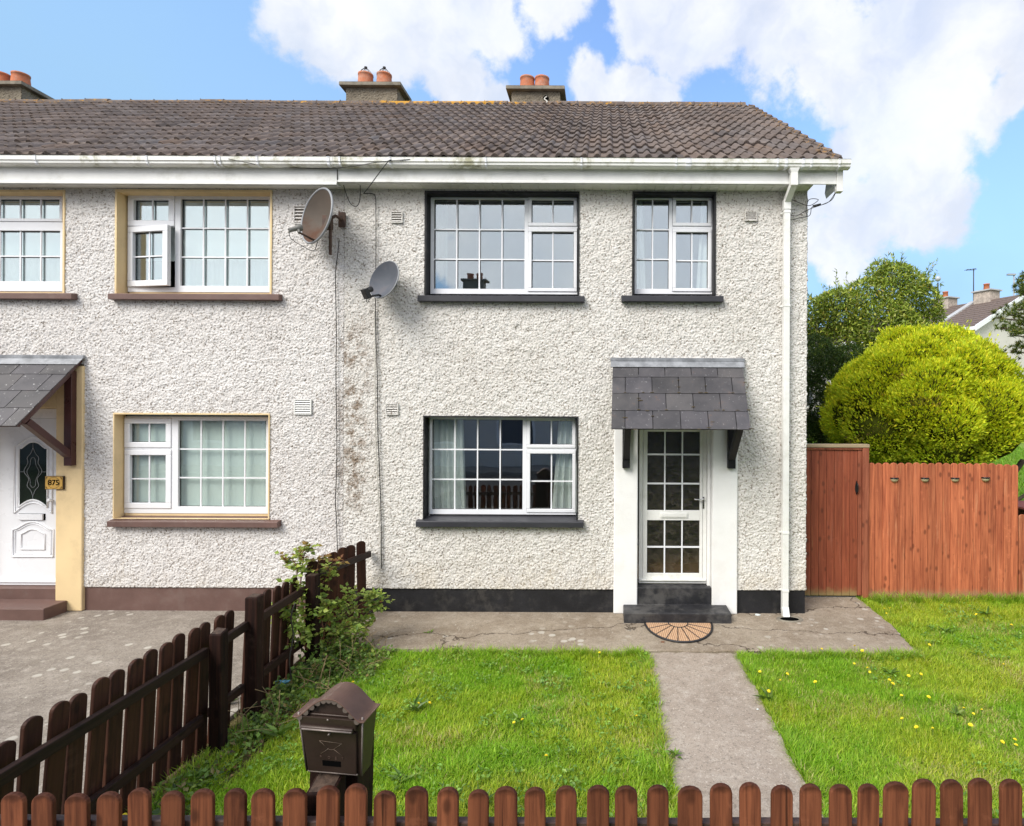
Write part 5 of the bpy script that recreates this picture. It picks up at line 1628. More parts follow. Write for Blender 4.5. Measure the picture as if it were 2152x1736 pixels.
# box, modelled upright about its own base point, then leaned with the post
mc = P(635, 1640, 2.56); mcr = P(754, 1646, 2.56)
mbx = thing('mailbox', ((mc.x + mcr.x) / 2, 2.69, mc.z), 'brown metal mailbox with a wavy bronze roof and an envelope scratched on its door', 'mailbox')
ox, oy, oz = mbx.location
H = .302
wb, wt_, db, dt = .132, .150, .080, .135
def fy(z):       # the face leans out towards its top
    return oy - (db + (dt - db) * z / H)
def fw(z):
    return wb + (wt_ - wb) * z / H
body = MB()
body.hexa([(ox - wb, fy(0), oz), (ox + wb, fy(0), oz), (ox + wb, oy, oz), (ox - wb, oy, oz)], [(ox - wt_, fy(H), oz + H - .032), (ox + wt_, fy(H), oz + H - .032), (ox + wt_, oy, oz + H - .032), (ox - wt_, oy, oz + H - .032)])
# arched tympanum under the lid
ar = [(ox - wt_ + .01, oz + H - .0315)] + [(ox + wt_ - .01, oz + H - .0315)] + [(ox + .108 * math.cos(math.pi * k / 14), oz + H - .030 + .088 * (math.cos(math.pi * .108 / .166 * abs(math.cos(math.pi * k / 14))) * .5 + .5)) for k in range(2, 13)]
body.prism(ar, oy - dt, oy, 'Y')
bo = body.build('box_body', M['metal_box'], mbx, bevel=.004)
def face_pt(u, z, off):
    return Vector((ox + u, fy(z) - off, oz + z))
def face_slab(mb, u0, u1, z0, z1, o0, o1, wtaper=True):
    k0, k1 = fw(z0) / .138, fw(z1) / .138
    lo = [face_pt(u0 * k0, z0, o1), face_pt(u1 * k0, z0, o1), face_pt(u1 * k1, z1, o1), face_pt(u0 * k1, z1, o1)]
    hi = [face_pt(u0 * k0, z0, o0), face_pt(u1 * k0, z0, o0), face_pt(u1 * k1, z1, o0), face_pt(u0 * k1, z1, o0)]
    mb.add(lo + hi, [(0, 1, 2, 3), (7, 6, 5, 4), (0, 4, 5, 1), (1, 5, 6, 2), (2, 6, 7, 3), (3, 7, 4, 0)])
MBd = MB(); face_slab(MBd, -.122, .115, .012, .222, .002, .014)
dr = MBd.build('mailbox_door', M['metal_box'], mbx, bevel=.004)
MBf = MB(); face_slab(MBf, -.124, .116, .240, .292, .003, .022); 
MBf.tube([face_pt(-.124, .242, .026), face_pt(.114, .242, .026)], .012, 8)
MBf.tube([face_pt(-.124, .298, .006), face_pt(.124, .298, .006)], .005, 8)
flap = MBf.build('letter_flap', M['metal_box'], mbx, bevel=.003)
MBe = MB()
MBe.tube([face_pt(-.116, .240, .0375), face_pt(.112, .240, .0375)], .004, 6)
MBe.tube([face_pt(-.118, .010, .009), face_pt(.114, .010, .009)], .0045, 6)
for s_ in (-1, 1):
    MBe.tube([face_pt(s_ * wb * .985, .004, .003), face_pt(s_ * wt_ * .985, .298, .003)], .004, 6)
MBe.build('folded_edge', M['metal_edge'], mbx)
MBs = MB(); face_slab(MBs, -.124, .118, .224, .236, .001, .004)
MBs.build('gap', M['void'], mbx)
MBw = MB(); face_slab(MBw, -.045, .042, .046, .074, .0145, .0152); MBw.build('name_slot', M['void'], dr)
ky = MB()
for z in (.213, .286):
    ky.tube([face_pt(-.002, z, .012), face_pt(-.002, z - .004, .024)], .005, 8)
ky.build('lock', M['metal_edge'], mbx)
en = MB()
def L_(a, b, r=.0010):
    en.tube([face_pt(*a, .0150), face_pt(*b, .0150)], r, 4)
e_ = .052
L_((-e_, .172), (e_ - .002, .166)); L_((-e_, .172), (-.016, .136)); L_((e_, .166), (.012, .134))
pts = [(-.016, .136), (-.008, .131), (.0, .130), (.006, .131), (.012, .134)]
for a_, b_ in zip(pts[:-1], pts[1:]): L_(a_, b_)
L_((-.012, .134), (-e_ + .002, .106)); L_((.012, .134), (e_, .103)); 
en.build('envelope_mark', M['engrave'], dr)
tx = MB()
def seg(u, z, pts, closed=False, s_=.0115):
    q = [face_pt(u + a * s_, z + b * s_, .0149) for a, b in pts]
    tx.tube(q, .0009, 4)
tz = .090
seg(-.054, tz, [(0, -.5), (0, .5), (.5, .5), (.6, .25), (.5, 0), (0, 0)])
seg(-.017, tz, [(.4 + .45 * math.cos(k * math.pi / 5), .5 * math.sin(k * math.pi / 5)) for k in range(11)])
seg(.016, tz, [(.7, .35), (.45, .5), (.15, .42), (.15, .15), (.55, -.1), (.6, -.38), (.35, -.5), (.05, -.35)])
seg(.048, tz, [(0, .5), (.8, .5), (.4, .5), (.4, -.5)])
tx.build('post_lettering', M['engrave_dark'], dr)
# ogee lid
lid_y0, lid_y1 = oy - dt - .022, oy + .004
prof = []
for k in range(33):
    u = -1 + 2 * k / 32
    z = .088 * (math.cos(min(1, abs(u) ** 1.12) * math.pi) * .5 + .5) - .012 * abs(u) ** 3 + .012 * max(0, abs(u) - .85) / .15
    prof.append((ox + u * .166, oz + H - .012 + z))
lid = MB().prism(prof + [(a, b - .006) for a, b in prof[::-1]], lid_y0, lid_y1, 'Y').build('mailbox_roof', M['metal_roof'], mbx, bevel=.002)
sc = MB()
for k in range(11):
    u = -.80 + 1.6 * k / 10
    z = .088 * (math.cos(abs(u) ** 1.12 * math.pi) * .5 + .5) - .012 * abs(u) ** 3
    px_, pz_ = ox + u * .166, oz + H - .012 + z - .004
    sl = -.088 * math.pi / 2 * math.sin(abs(u) * math.pi) * (1 if u > 0 else -1) / .166
    an = math.atan(sl)
    half = [(px_ + .0136 * math.cos(t_) * math.cos(an) + .0165 * math.sin(t_) * math.sin(an), pz_ + .0136 * math.cos(t_) * math.sin(an) - .0165 * math.sin(t_) * math.cos(an)) for t_ in [math.pi * j / 8 for j in range(9)]]
    sc.prism(half[::-1], lid_y0 + .0005, lid_y0 + .003, 'Y')
sc.build('scalloped_edge', M['metal_scallop'], lid)
mbx.rotation_euler = (0, math.radians(2.2), math.radians(-4))

# ================================================================== red gate and fence beside the house
GY = 7.60
g0, g1, gz0_, gz1_ = R4(1690, 933, 1823, 1251, GY)
gx_l = 2.475
gate = thing('garden_gate', ((gx_l + g1) / 2, GY, 0), 'tall dark red boarded side gate with a pale weathered capping', 'gate')
MB().box(gx_l, g1 + .004, GY - .05, GY + .05, gz1_ - .045, gz1_).build('capping', M['gate_cap'], gate, bevel=.005)
MB().box(g1 - .085, g1, GY - .045, GY + .045, .0, gz1_ - .047).box(gx_l + .002, gx_l + .05, GY - .03, GY + .045, .0, gz1_ - .047).box(gx_l + .052, g1 - .087, GY - .035, GY + .04, gz1_ - .075, gz1_ - .047).build('gate_frame', M['gate_frame'], gate, bevel=.005)
MB().box(g1 - .135, g1 - .087, GY - .020, GY + .01, .03, gz1_ - .077).build('gate_stop', M['gate_frame'], gate, bevel=.004)
nb = 8
bw = (g1 - .137 - gx_l - .052) / nb
for k in range(nb):
    MB().box(gx_l + .052 + bw * k + .0022, gx_l + .052 + bw * (k + 1) - .0022, GY - .012, GY + .010, .025, gz1_ - .079).build('board', M['gate_red'], gate, bevel=.003)
hq = R4(1746, 1070, 1754, 1101, GY)
hx = P(1799, 1025, GY).x; hz = P(1799, 1025, GY).z
hh = MB().prism([(hx - .020 * math.sin(math.pi * k / 8), hz - .10 + .20 * k / 8) for k in range(9)] + [(hx + .020 * math.sin(math.pi * k / 8), hz - .10 + .20 * k / 8) for k in range(7, 0, -1)], GY - .016, GY - .0125, 'Y')
hh.tube(smooth_path([(hx, GY - .018, hz + .065), (hx, GY - .05, hz + .045), (hx, GY - .055, hz), (hx, GY - .05, hz - .045), (hx, GY - .018, hz - .065)]), .009, 8)
hh.build('handle', M['black_wood'], gate)
rfn = thing('board_fence', (P(1980, 1100, GY).x, GY, 0), 'red brown close boarded fence with scalloped board heads beside the gate', 'fence')
edges = [627, 676, 733, 791, 850, 908, 967, 1025, 1083, 1141, 1199, 1258, 1316, 1375, 1435, 1492, 1550, 1608, 1668, 1727, 1780]
for k, (a, b) in enumerate(zip(edges[:-1], edges[1:])):
    xa, xb = P((1750 + a / 3.472) * .9451, 1100, GY).x, P((1750 + b / 3.472) * .9451, 1100, GY).x
    zt = P(1980, 973 + (2 if k > 16 else 0) + rf.uniform(-1, 1), GY).z
    r_ = (xb - xa) / 2 - .0018
    xc = (xa + xb) / 2
    pts = [(xc - r_, -.06), (xc + r_, -.06)] + [(xc + r_ * math.cos(t_), zt - .040 + .040 * math.sin(t_)) for t_ in [math.pi * j / 8 for j in range(9)]]
    MB().prism(pts, GY - .012 + rf.uniform(-.004, .002), GY + .010, 'Y').build('board', M['fence_red'], rfn, bevel=.005)
lowz = P(2146, 1145, GY).z
for k in range(12):
    xa = P(2140.5, 1100, GY).x + k * .1
    MB().prism([(xa + .001, -.06), (xa + .099, -.06)] + [(xa + .05 + .049 * math.cos(t_), 1.075 + .035 * math.sin(t_)) for t_ in [math.pi * j / 8 for j in range(9)]], GY - .012, GY + .010, 'Y').build('board', M['fence_red'], rfn, bevel=.003)
xe = P(2140, 1100, GY).x
for z in (.35, 1.45):
    MB().box(g1 + .005, xe, GY + .011, GY + .05, z, z + .07).build('rail', M['fence_red'], rfn, bevel=.003)
MB().box(xe + .01, xe + 1.2, GY + .011, GY + .05, .75, .82).build('rail', M['fence_red'], rfn, bevel=.003)
for x in (g1 + .06, xe - .05, xe + 1.1):
    MB().box(x - .045, x + .045, GY + .052, GY + .14, -.1, 1.6 if x < xe else 1.0).build('post', M['fence_red'], rfn, bevel=.005)
# solar lamps
def solar(loc):
    root = thing('solar_light', loc, None, 'solar light', 'solar lights on the red fence')
    x, y, z = loc
    vs, fs = [], []
    n, m = 16, 6
    for j in range(m + 1):
        e = math.pi / 2 * j / m
        for k in range(n + 1):
            a = math.pi * k / n
            vs.append((x + .050 * math.cos(a) * math.cos(e), y - .045 * math.sin(a) * math.cos(e), z - .046 * math.sin(e)))
    for j in range(m):
        for k in range(n):
            a = j * (n + 1) + k
            fs.append((a, a + n + 1, a + n + 2, a + 1))
    MB().add(vs, fs, True).build('lamp_lens', M['solar_lens'], root)
    pts = [(x + .056 * math.cos(math.pi * k / n), y - .052 * math.sin(math.pi * k / n)) for k in range(n + 1)]
    MB().prism([(a, b) for a, b in pts][::-1], z + .001, z + .018, 'Z').build('lamp_cap', M['solar_black'], root, bevel=.003)
    return root
s0 = solar((0, 0, 0))
spots = [(1878, 'solar light on the red fence nearest the gate'), (1942, 'solar light on the red fence, second from the gate'), (2005, 'solar light on the red fence, third from the gate'), (2069, 'solar light on the red fence farthest from the gate')]
for k, (px, lab) in enumerate(spots):
    p = P(px, 1006 - (1 if k == 3 else 0), GY)
    if k == 0:
        r_ = s0
    else:
        r_ = s0.copy(); C.objects.link(r_)
        for ch in s0.children:
            c_ = ch.copy(); C.objects.link(c_); c_.parent = r_
    r_.location = (p.x, GY - .016, p.z)
    r_['label'] = lab
# bench top seen over the low end of the fence
tb = P(2150, 1065, 8.4)
tbl = thing('picnic_table', (tb.x + .55, 8.6, 0), 'low garden table with dark red and bleached slats behind the red fence', 'table')
zt = tb.z
for k in range(6):
    MB().box(tb.x - .05, tb.x + 1.2, 8.25 + k * .12, 8.36 + k * .12, zt - .03, zt).build('slat', M['table_red'] if k > 0 else M['table_red'], tbl, bevel=.004)
MB().box(tb.x + .03, tb.x + 1.2, 8.02, 8.13, zt - .16, zt - .12).build('bench_slat', M['table_pale'], tbl, bevel=.005)
for x in (tb.x + .15, tb.x + 1.0):
    MB().box(x, x + .06, 8.05, 8.95, zt - .22, zt - .165).box(x, x + .06, 8.3, 8.36, -.03, zt - .225).box(x, x + .06, 8.75, 8.81, -.03, zt - .225).box(x, x + .06, 8.3, 8.81, zt - .164, zt - .031).build('leg', M['table_red'], tbl)

# ================================================================== doormat
dc = P(1424, 1309, 6.655)
dmx, dmy = G(1424, 1309).x, 6.655
R_ = .385
Rd = .55
mt = thing('doormat', (dmx, dmy, 0), 'half round coir doormat with black rubber sunburst in front of the black step', 'doormat')
half = [(dmx + R_ * math.cos(math.pi * k / 24), dmy - Rd * math.sin(math.pi * k / 24)) for k in range(25)]
MB().prism(half[::-1], .004, .012, 'Z').build('coir_field', M['coir'], mt)
rb = MB()
rb.tube([(a, b, .012) for a, b in half], .012, 8)
rb.tube([(dmx - R_, dmy - .003, .012), (dmx + R_, dmy - .003, .012)], .008, 6)
ri = .115
rb.tube([(dmx + ri * math.cos(math.pi * k / 12), dmy - ri * 1.3 * math.sin(math.pi * k / 12), .013) for k in range(13)], .006, 6)
for k in range(1, 9):
    a = math.pi * k / 9
    rb.tube([(dmx + ri * math.cos(a), dmy - ri * 1.3 * math.sin(a), .013), (dmx + R_ * math.cos(a), dmy - Rd * math.sin(a), .013)], .005, 6)
rb.build('rubber_rim', M['rubber'], mt)

# litter
def scrap(px, py, s_, mat, label, name, cat, z=0.0):
    p = G(px, py, z)
    r = random.Random(int(px))
    pts = [(p.x + s_ * math.cos(a) * r.uniform(.6, 1.2), p.y + s_ * .8 * math.sin(a) * r.uniform(.6, 1.2)) for a in [2 * math.pi * k / 7 for k in range(7)]]
    o = MB().prism(pts, z + .003, z + .009, 'Z').build(name, mat, None, loc=p)
    tag(o, label, cat)
scrap(1592, 1293, .045, M['litter'], 'pale flake of litter on the concrete between the step and the downpipe', 'litter_flake', 'litter')
scrap(1592, 1492, .012, M['litter'], 'tiny white scrap lying on the garden path', 'litter_flake', 'litter', -.008)
scrap(1393, 1350, .025, M['dead_leaf'], 'dry brown leaf lying against the doormat edge', 'fallen_leaf', 'leaf')
b0 = G(586, 1442, .03)
bt = MB().tube([b0 + Vector((-.03, 0, .03)), b0 + Vector((.05, .02, .03)), b0 + Vector((.06, .025, .03)), b0 + Vector((.09, .03, .03))], [.018, .018, .010, .010], 10).build('bottle', M['bottle_blue'], None, loc=b0)
tag(bt, 'small blue plastic bottle half hidden in the weeds by the boundary fence', 'bottle')

# ================================================================== vegetation helpers
LEAF_V = np.array([(0, 0, 0), (.42, .5, .10), (.42, -.5, .10), (.42, 0, 0), (1, 0, -.06)])
LEAF_F = np.array([(0, 2, 3), (0, 3, 1), (1, 3, 4), (3, 2, 4)])
SPRAY_V = np.array([(0, 0, 0), (.55, .5, .05), (.55, -.5, .05), (.62, 0, .0), (1.0, .22, -.03), (1.0, -.22, -.03)])
SPRAY_F = np.array([(0, 3, 1), (0, 2, 3), (1, 3, 4), (3, 2, 5)])
BLADE_V = np.array([(0, -.5, 0), (0, .5, 0), (.55, -.38, 0), (.55, .38, 0), (1.0, 0, -.22)])
BLADE_F = np.array([(0, 2, 1), (1, 2, 3), (2, 4, 3)])
def cards(pos, axis, nrm, ln, wd, tmpl):
    """one small leaf-like piece per row"""
    TV, TF = tmpl
    axis = axis / np.linalg.norm(axis, axis=1, keepdims=True)
    side = np.cross(nrm, axis); side /= np.maximum(np.linalg.norm(side, axis=1, keepdims=True), 1e-6)
    up = np.cross(axis, side)
    V = (pos[:, None, :] + axis[:, None, :] * (TV[None, :, 0:1] * ln[:, None, None]) + side[:, None, :] * (TV[None, :, 1:2] * wd[:, None, None]) + up[:, None, :] * (TV[None, :, 2:3] * ln[:, None, None]))
    n, k = len(pos), len(TV)
    Fc = (TF[None] + (np.arange(n) * k)[:, None, None]).reshape(-1, TF.shape[1])
    return V.reshape(-1, 3), Fc, k
def rdir(r, n):
    v = r.standard_normal((n, 3))
    return v / np.linalg.norm(v, axis=1, keepdims=True)
def palette(r, n, cols, wts=None, jit=.15):
    cols = np.array(cols)
    i = r.choice(len(cols), n, p=wts)
    c = cols[i] * (1 + r.normal(0, jit, (n, 1))) * (1 + r.normal(0, jit * .3, (n, 3)))
    return np.clip(c, .002, 1)
def lobe_points(r, lobes, dens, tol=.93):
    P_, N_ = [], []
    L = np.array([l[0] for l in lobes]); Rr = np.array([l[1] for l in lobes])
    for c, rad in lobes:
        c, rad = np.array(c), np.array(rad)
        n = int(dens * 4 * math.pi * (rad.mean() ** 2))
        d = rdir(r, n)
        P_.append(c + d * rad * r.uniform(.90, 1.03, (n, 1))); nn = d / rad; N_.append(nn / np.linalg.norm(nn, axis=1, keepdims=True))
    P_, N_ = np.concatenate(P_), np.concatenate(N_)
    keep = np.ones(len(P_), bool)
    for c, rad in zip(L, Rr):
        keep &= (((P_ - c) / rad) ** 2).sum(1) > tol * tol * .96
    return P_[keep], N_[keep]
def blob(name, lobes, mat, parent, shrink=.86):
    mb = MB()
    for c, rad in lobes:
        prof = [(max(.001, math.sin(math.pi * k / 8)), -math.cos(math.pi * k / 8)) for k in range(9)]
        mb.lathe(prof, 12, Matrix.Translation(c) @ Matrix.Diagonal((rad[0] * shrink, rad[1] * shrink, rad[2] * shrink, 1)))
    return mb.build(name, mat, parent)

# ------------------------------------------------------------------ golden conifer
def conifer():
    r = np.random.default_rng(5)
    cx, cy, cz = P(1940, 862, 11.0).x, 11.0, P(1940, 862, 11.0).z
    R = np.array([1.74, 1.74, 1.56])
    root = thing('golden_conifer', (cx, cy, .1), 'big dome shaped golden yellow conifer behind the red fence', 'conifer')
    lobes = [((cx, cy, cz - .15), tuple(R * .70))]
    n = 40
    k = np.arange(n) + .5
    ph = np.arccos(1 - 1.66 * k / n); th = math.pi * (1 + 5 ** .5) * k
    for a, b in zip(ph, th):
        d = np.array([math.cos(b) * math.sin(a), math.sin(b) * math.sin(a), math.cos(a)]) + r.normal(0, .07, 3)
        d /= np.linalg.norm(d)
        s_ = r.uniform(.42, .64) * (1.08 if d[2] < .35 else .88)
        q = np.array([cx, cy, cz]) + d * R * (1.0 - .80 * s_ / 1.75 + r.uniform(-.05, .03)) * np.array([1 - .25 * max(d[2], 0), 1 - .25 * max(d[2], 0), 1])
        lobes.append((tuple(q), (s_, s_, s_ * .9)))
    P_, N_ = lobe_points(r, lobes[1:], 3000)
    def under(p):     # the skirt lifts on the far side from the house, over the grass
        u_, v_ = VX + F * p[:, 0] / p[:, 1], VY - F * (p[:, 2] - CAMZ) / p[:, 1]
        return (u_ < 2062) | (v_ < 982 - (u_ - 2062) * .7)
    # small tufts: the surface of each billow is itself bobbly
    bob = vnoise(P_[:, 0] * 9 + P_[:, 1] * 4, P_[:, 2] * 9 + P_[:, 1] * 5, 3) - .45
    bob2 = vnoise(P_[:, 0] * 3.2 + P_[:, 1] * 2, P_[:, 2] * 3.6 + P_[:, 1] * 2, 8) - .5
    P_ = P_ + N_ * (bob * .13 + bob2 * .14 + r.normal(0, .022, len(P_)))[:, None]
    sel = (P_[:, 2] > .75) & under(P_) & (bob > -.40 + r.uniform(-.1, .12, len(P_)))
    P_, N_, bob = P_[sel], N_[sel], bob[sel]
    # hollows where the foliage is thin, and stray shoots past the outline
    hole = vnoise(P_[:, 0] * 2.6 + P_[:, 1] * 1.3, P_[:, 2] * 3.1 - P_[:, 1], 29)
    keep = (hole > .20) | (r.random(len(P_)) < .22)
    P_, N_, bob = P_[keep], N_[keep], bob[keep]
    st = r.choice(len(P_), 260, replace=False)
    SP = np.concatenate([P_[st] + N_[st] * k_ + np.array([0, 0, .5 * k_]) + r.normal(0, .012, (260, 3)) for k_ in (.03, .06, .09, .12, .15)])
    P_ = np.concatenate([P_, SP]); N_ = np.concatenate([N_] + [N_[st]] * 5)
    m = len(P_)
    ax = N_ * .85 + np.array([0, 0, .6]) + rdir(r, m) * .55
    col = palette(r, m, [(.62, .66, .022), (.52, .60, .022), (.37, .48, .020), (.74, .69, .034)], [.36, .30, .20, .14], .13)
    brown = vnoise(P_[:, 0] * 3.3 + 5, P_[:, 2] * 3.3 + P_[:, 1], 33) > .90
    brown &= r.random(m) < .5
    col[brown] = palette(r, int(brown.sum()), [(.24, .17, .05), (.30, .24, .05)], None, .15)
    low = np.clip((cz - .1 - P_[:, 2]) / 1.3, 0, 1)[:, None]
    col = col * (1 - low * np.array([.45, .28, .1]))  # shading towards the foot of the crown put into the spray colour
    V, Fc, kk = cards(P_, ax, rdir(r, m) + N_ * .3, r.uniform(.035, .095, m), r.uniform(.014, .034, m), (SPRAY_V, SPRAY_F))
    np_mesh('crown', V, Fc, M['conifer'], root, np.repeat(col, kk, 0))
    blob('shade_core', [l for l in lobes if not (l[0][0] > 6.9 and l[0][2] < 2.0)], M['core'], root, .78)  # solid core, coloured dark to stand in for shade in the hollows
    tk = MB()
    tk.tube([(cx, cy, -.1), (cx + .05, cy, .6), (cx, cy, 1.4)], [.20, .17, .14], 10)
    tk.tube(smooth_path([(cx + .1, cy - .2, .35), (cx + .7, cy - .5, .75), (cx + 1.2, cy - .6, 1.2), (cx + 1.55, cy - .5, 1.55)]), [.07] * 10 + [.05] * 9, 8)
    tk.tube(smooth_path([(cx + .1, cy - .1, .35), (cx + .8, cy - .6, .65), (cx + 1.35, cy - .8, .95), (cx + 1.75, cy - .8, 1.5)]), [.05] * 10 + [.03] * 9, 8)
    tk.build('trunk', M['bark'], root)
conifer()

# ------------------------------------------------------------------ broad leaved shrub tree and dark hedge plant behind the gate
def broadleaf(name, label, lobes, dens, cols, wts, ln, wd, seed, stems, shoots=0, cat='tree', mat='laurel', group=None):
    r = np.random.default_rng(seed)
    base = stems[0][0]
    root = thing(name, base, label, cat, group)
    P_, N_ = lobe_points(r, lobes, dens, .70)
    inn = []
    for c, rad in lobes:
        k = int(dens * 1.4 * rad[0] ** 2 * 3)
        inn.append(np.array(c) + rdir(r, k) * np.array(rad) * r.uniform(.4, .95, (k, 1)))
    inn = np.concatenate(inn)
    NI = rdir(r, len(inn)); NI[:, 2] = np.abs(NI[:, 2])
    P_ = np.concatenate([P_, inn]); N_ = np.concatenate([N_, NI])
    # loose shoots that break the outline
    tw = MB()
    for _ in range(shoots):
        c, rad = lobes[r.integers(len(lobes))]
        d = rdir(r, 1)[0]; d[2] = abs(d[2]) * .9 + .25; d /= np.linalg.norm(d)
        p0 = np.array(c) + d * np.array(rad) * .8
        L = r.uniform(.25, .55)
        dd = d + np.array([0, 0, .6]); dd /= np.linalg.norm(dd)
        p1 = p0 + dd * L
        tw.tube([p0, (p0 + p1) / 2 + r.normal(0, .015, 3), p1], [.006, .004, .002], 4)
        k = r.integers(7, 13)
        tt = np.linspace(.3, 1, k)[:, None]
        P_ = np.concatenate([P_, p0 + (p1 - p0) * tt + r.normal(0, .008, (k, 3))])
        N_ = np.concatenate([N_, np.tile(dd, (k, 1)) + rdir(r, k) * .8])
    m = len(P_)
    ax = N_ * .5 + rdir(r, m) * .8 + np.array([0, 0, .15])
    nr = np.array([0, -.2, 1.0]) + rdir(r, m) * .7
    col = palette(r, m, cols, wts, .18)
    V, Fc, kk = cards(P_, ax, nr, r.uniform(*ln, m), r.uniform(*wd, m), (LEAF_V, LEAF_F))
    np_mesh('foliage', V, Fc, M[mat], root, np.repeat(col, kk, 0))
    for s_ in stems:
        tw.tube(smooth_path(s_, 4), list(np.linspace(.06, .02, (len(s_) - 1) * 4 + 1)), 7)
    tw.build('stems', M['bark'], root)
    return root
def Lb(px, py, Y, r_, k=.9):
    p = P(px, py, Y); s_ = r_ * Y / F
    return (tuple(p), (s_, s_, s_ * k))
Yt = 14.0
lob = [Lb(1880, 610, Yt, 56), Lb(1830, 640, Yt, 60), Lb(1925, 640, Yt + .2, 46), Lb(1770, 660, Yt, 55), Lb(1850, 700, Yt - .3, 75), Lb(1790, 740, Yt, 75), Lb(1900, 720, Yt, 60), Lb(1730, 690, Yt + .2, 40), Lb(1945, 665, Yt + .3, 34), Lb(1880, 580, Yt + .2, 30), Lb(1760, 640, Yt + .3, 34), Lb(1715, 720, Yt + .3, 38)]
bp = P(1830, 852, Yt)
lob += [Lb(1712, 660, Yt + .2, 34), Lb(1740, 645, Yt + .2, 30), Lb(1850, 575, Yt, 26), Lb(1925, 600, Yt + .2, 24)]
broadleaf('laurel_tree', 'tall loose green leafy tree rising behind the golden conifer', lob, 430, [(.22, .285, .042), (.31, .38, .06), (.42, .46, .09), (.13, .19, .032), (.50, .43, .08)], [.36, .28, .15, .17, .04], (.08, .135), (.030, .048), 31,
          [[(bp.x, Yt, .1), (bp.x + .1, Yt, 1.6), (bp.x + .2, Yt, 3.2), (bp.x + .3, Yt, 4.6)], [(bp.x, Yt, .1), (bp.x - .4, Yt, 2.0), (bp.x - .8, Yt, 3.8)], [(bp.x, Yt, .1), (bp.x + .6, Yt, 2.2), (bp.x + 1.0, Yt, 4.0)]], 90)
Yh = 12.4
lob = [Lb(1712, 760, Yh, 42, 1.3), Lb(1745, 790, Yh, 48, 1.2), Lb(1700, 850, Yh, 52, 1.3), Lb(1750, 880, Yh + .2, 50, 1.2), Lb(1710, 940, Yh, 60, 1.2), Lb(1785, 770, Yh + .4, 40, 1.1), Lb(1670, 800, Yh, 50, 1.2), Lb(1780, 930, Yh + .4, 60), Lb(1660, 900, Yh, 60)]
hp_ = P(1720, 852, Yh)
broadleaf('dark_shrub', 'dark green upright shrub between the house corner and the golden conifer', lob, 1300, [(.045, .085, .016), (.065, .115, .022), (.11, .135, .03), (.026, .05, .012)], [.40, .30, .10, .20], (.05, .10), (.012, .022), 33,
          [[(hp_.x, Yh, .1), (hp_.x, Yh, 1.2), (hp_.x + .1, Yh, 2.6)], [(hp_.x, Yh, .1), (hp_.x - .3, Yh, 1.2), (hp_.x - .4, Yh, 2.4)]], 26, 'shrub')

# ------------------------------------------------------------------ pine reaching in from the right
def pine():
    r = np.random.default_rng(9)
    Yp = 9.6
    tx = 8.3
    root = thing('pine_tree', (tx, Yp, 0), 'dark pine whose needled branches reach in front of the far white gable', 'pine')
    tk = MB()
    tk.tube([(tx, Yp, -.1), (tx - .05, Yp, 2.0), (tx, Yp, 4.2), (tx, Yp, 5.6)], [.16, .13, .08, .04], 10)
    tips = []
    def branch(pts, n):
        path = smooth_path(pts, 5)
        tk.tube(path, list(np.linspace(.035, .008, len(path))), 6)
        for q in path[int(len(path) * .35):]:
            for _ in range(n):
                tips.append(np.array(q) + r.normal(0, .055, 3) + np.array([0, 0, .03]))
    def pp(x, y, d=0.0):
        return P(x, y, Yp + d)
    for (y0, ends) in ((3.9, [(2094, 668), (2118, 662), (2105, 690)]), (3.6, [(2112, 694), (2128, 704), (2138, 680)]), (3.3, [(2124, 738), (2140, 730)]), (4.5, [(2139, 588), (2143, 606), (2150, 580)]), (4.3, [(2146, 618), (2138, 610)]), (4.0, [(2140, 650), (2150, 640)])):
        for (ex, ey) in ends:
            e = pp(ex, ey, r.uniform(-.25, .25))
            a = Vector((tx, Yp, y0))
            mid = a.lerp(e, .55) + Vector((0, 0, r.uniform(-.06, .05)))
            branch([a, a.lerp(e, .3), mid, e], 5)
    for k in range(16):     # the rest of the crown, beyond the picture's edge
        z = 2.4 + k * .2; a = r.uniform(-1.2, 1.8)
        e = Vector((tx + math.cos(a) * (1.3 - k * .05), Yp + math.sin(a) * 1.2, z + .2))
        branch([Vector((tx, Yp, z)), Vector((tx, Yp, z)).lerp(e, .5) + Vector((0, 0, -.05)), e], 5)
    tips = np.array(tips)
    m = len(tips); q = 26
    pos = np.repeat(tips, q, 0)
    ax = rdir(r, m * q) + np.array([-.25, -.1, .55])
    col = palette(r, m * q, [(.06, .10, .018), (.115, .16, .028), (.21, .235, .045), (.29, .26, .055)], [.42, .34, .16, .08], .15)
    V, Fc, kk = cards(pos, ax, rdir(r, m * q), r.uniform(.05, .085, m * q), np.full(m * q, .0095), (BLADE_V, BLADE_F))
    np_mesh('needles', V, Fc, M['needle'], root, np.repeat(col, kk, 0))
    tk.build('trunk', M['bark'], root)
pine()

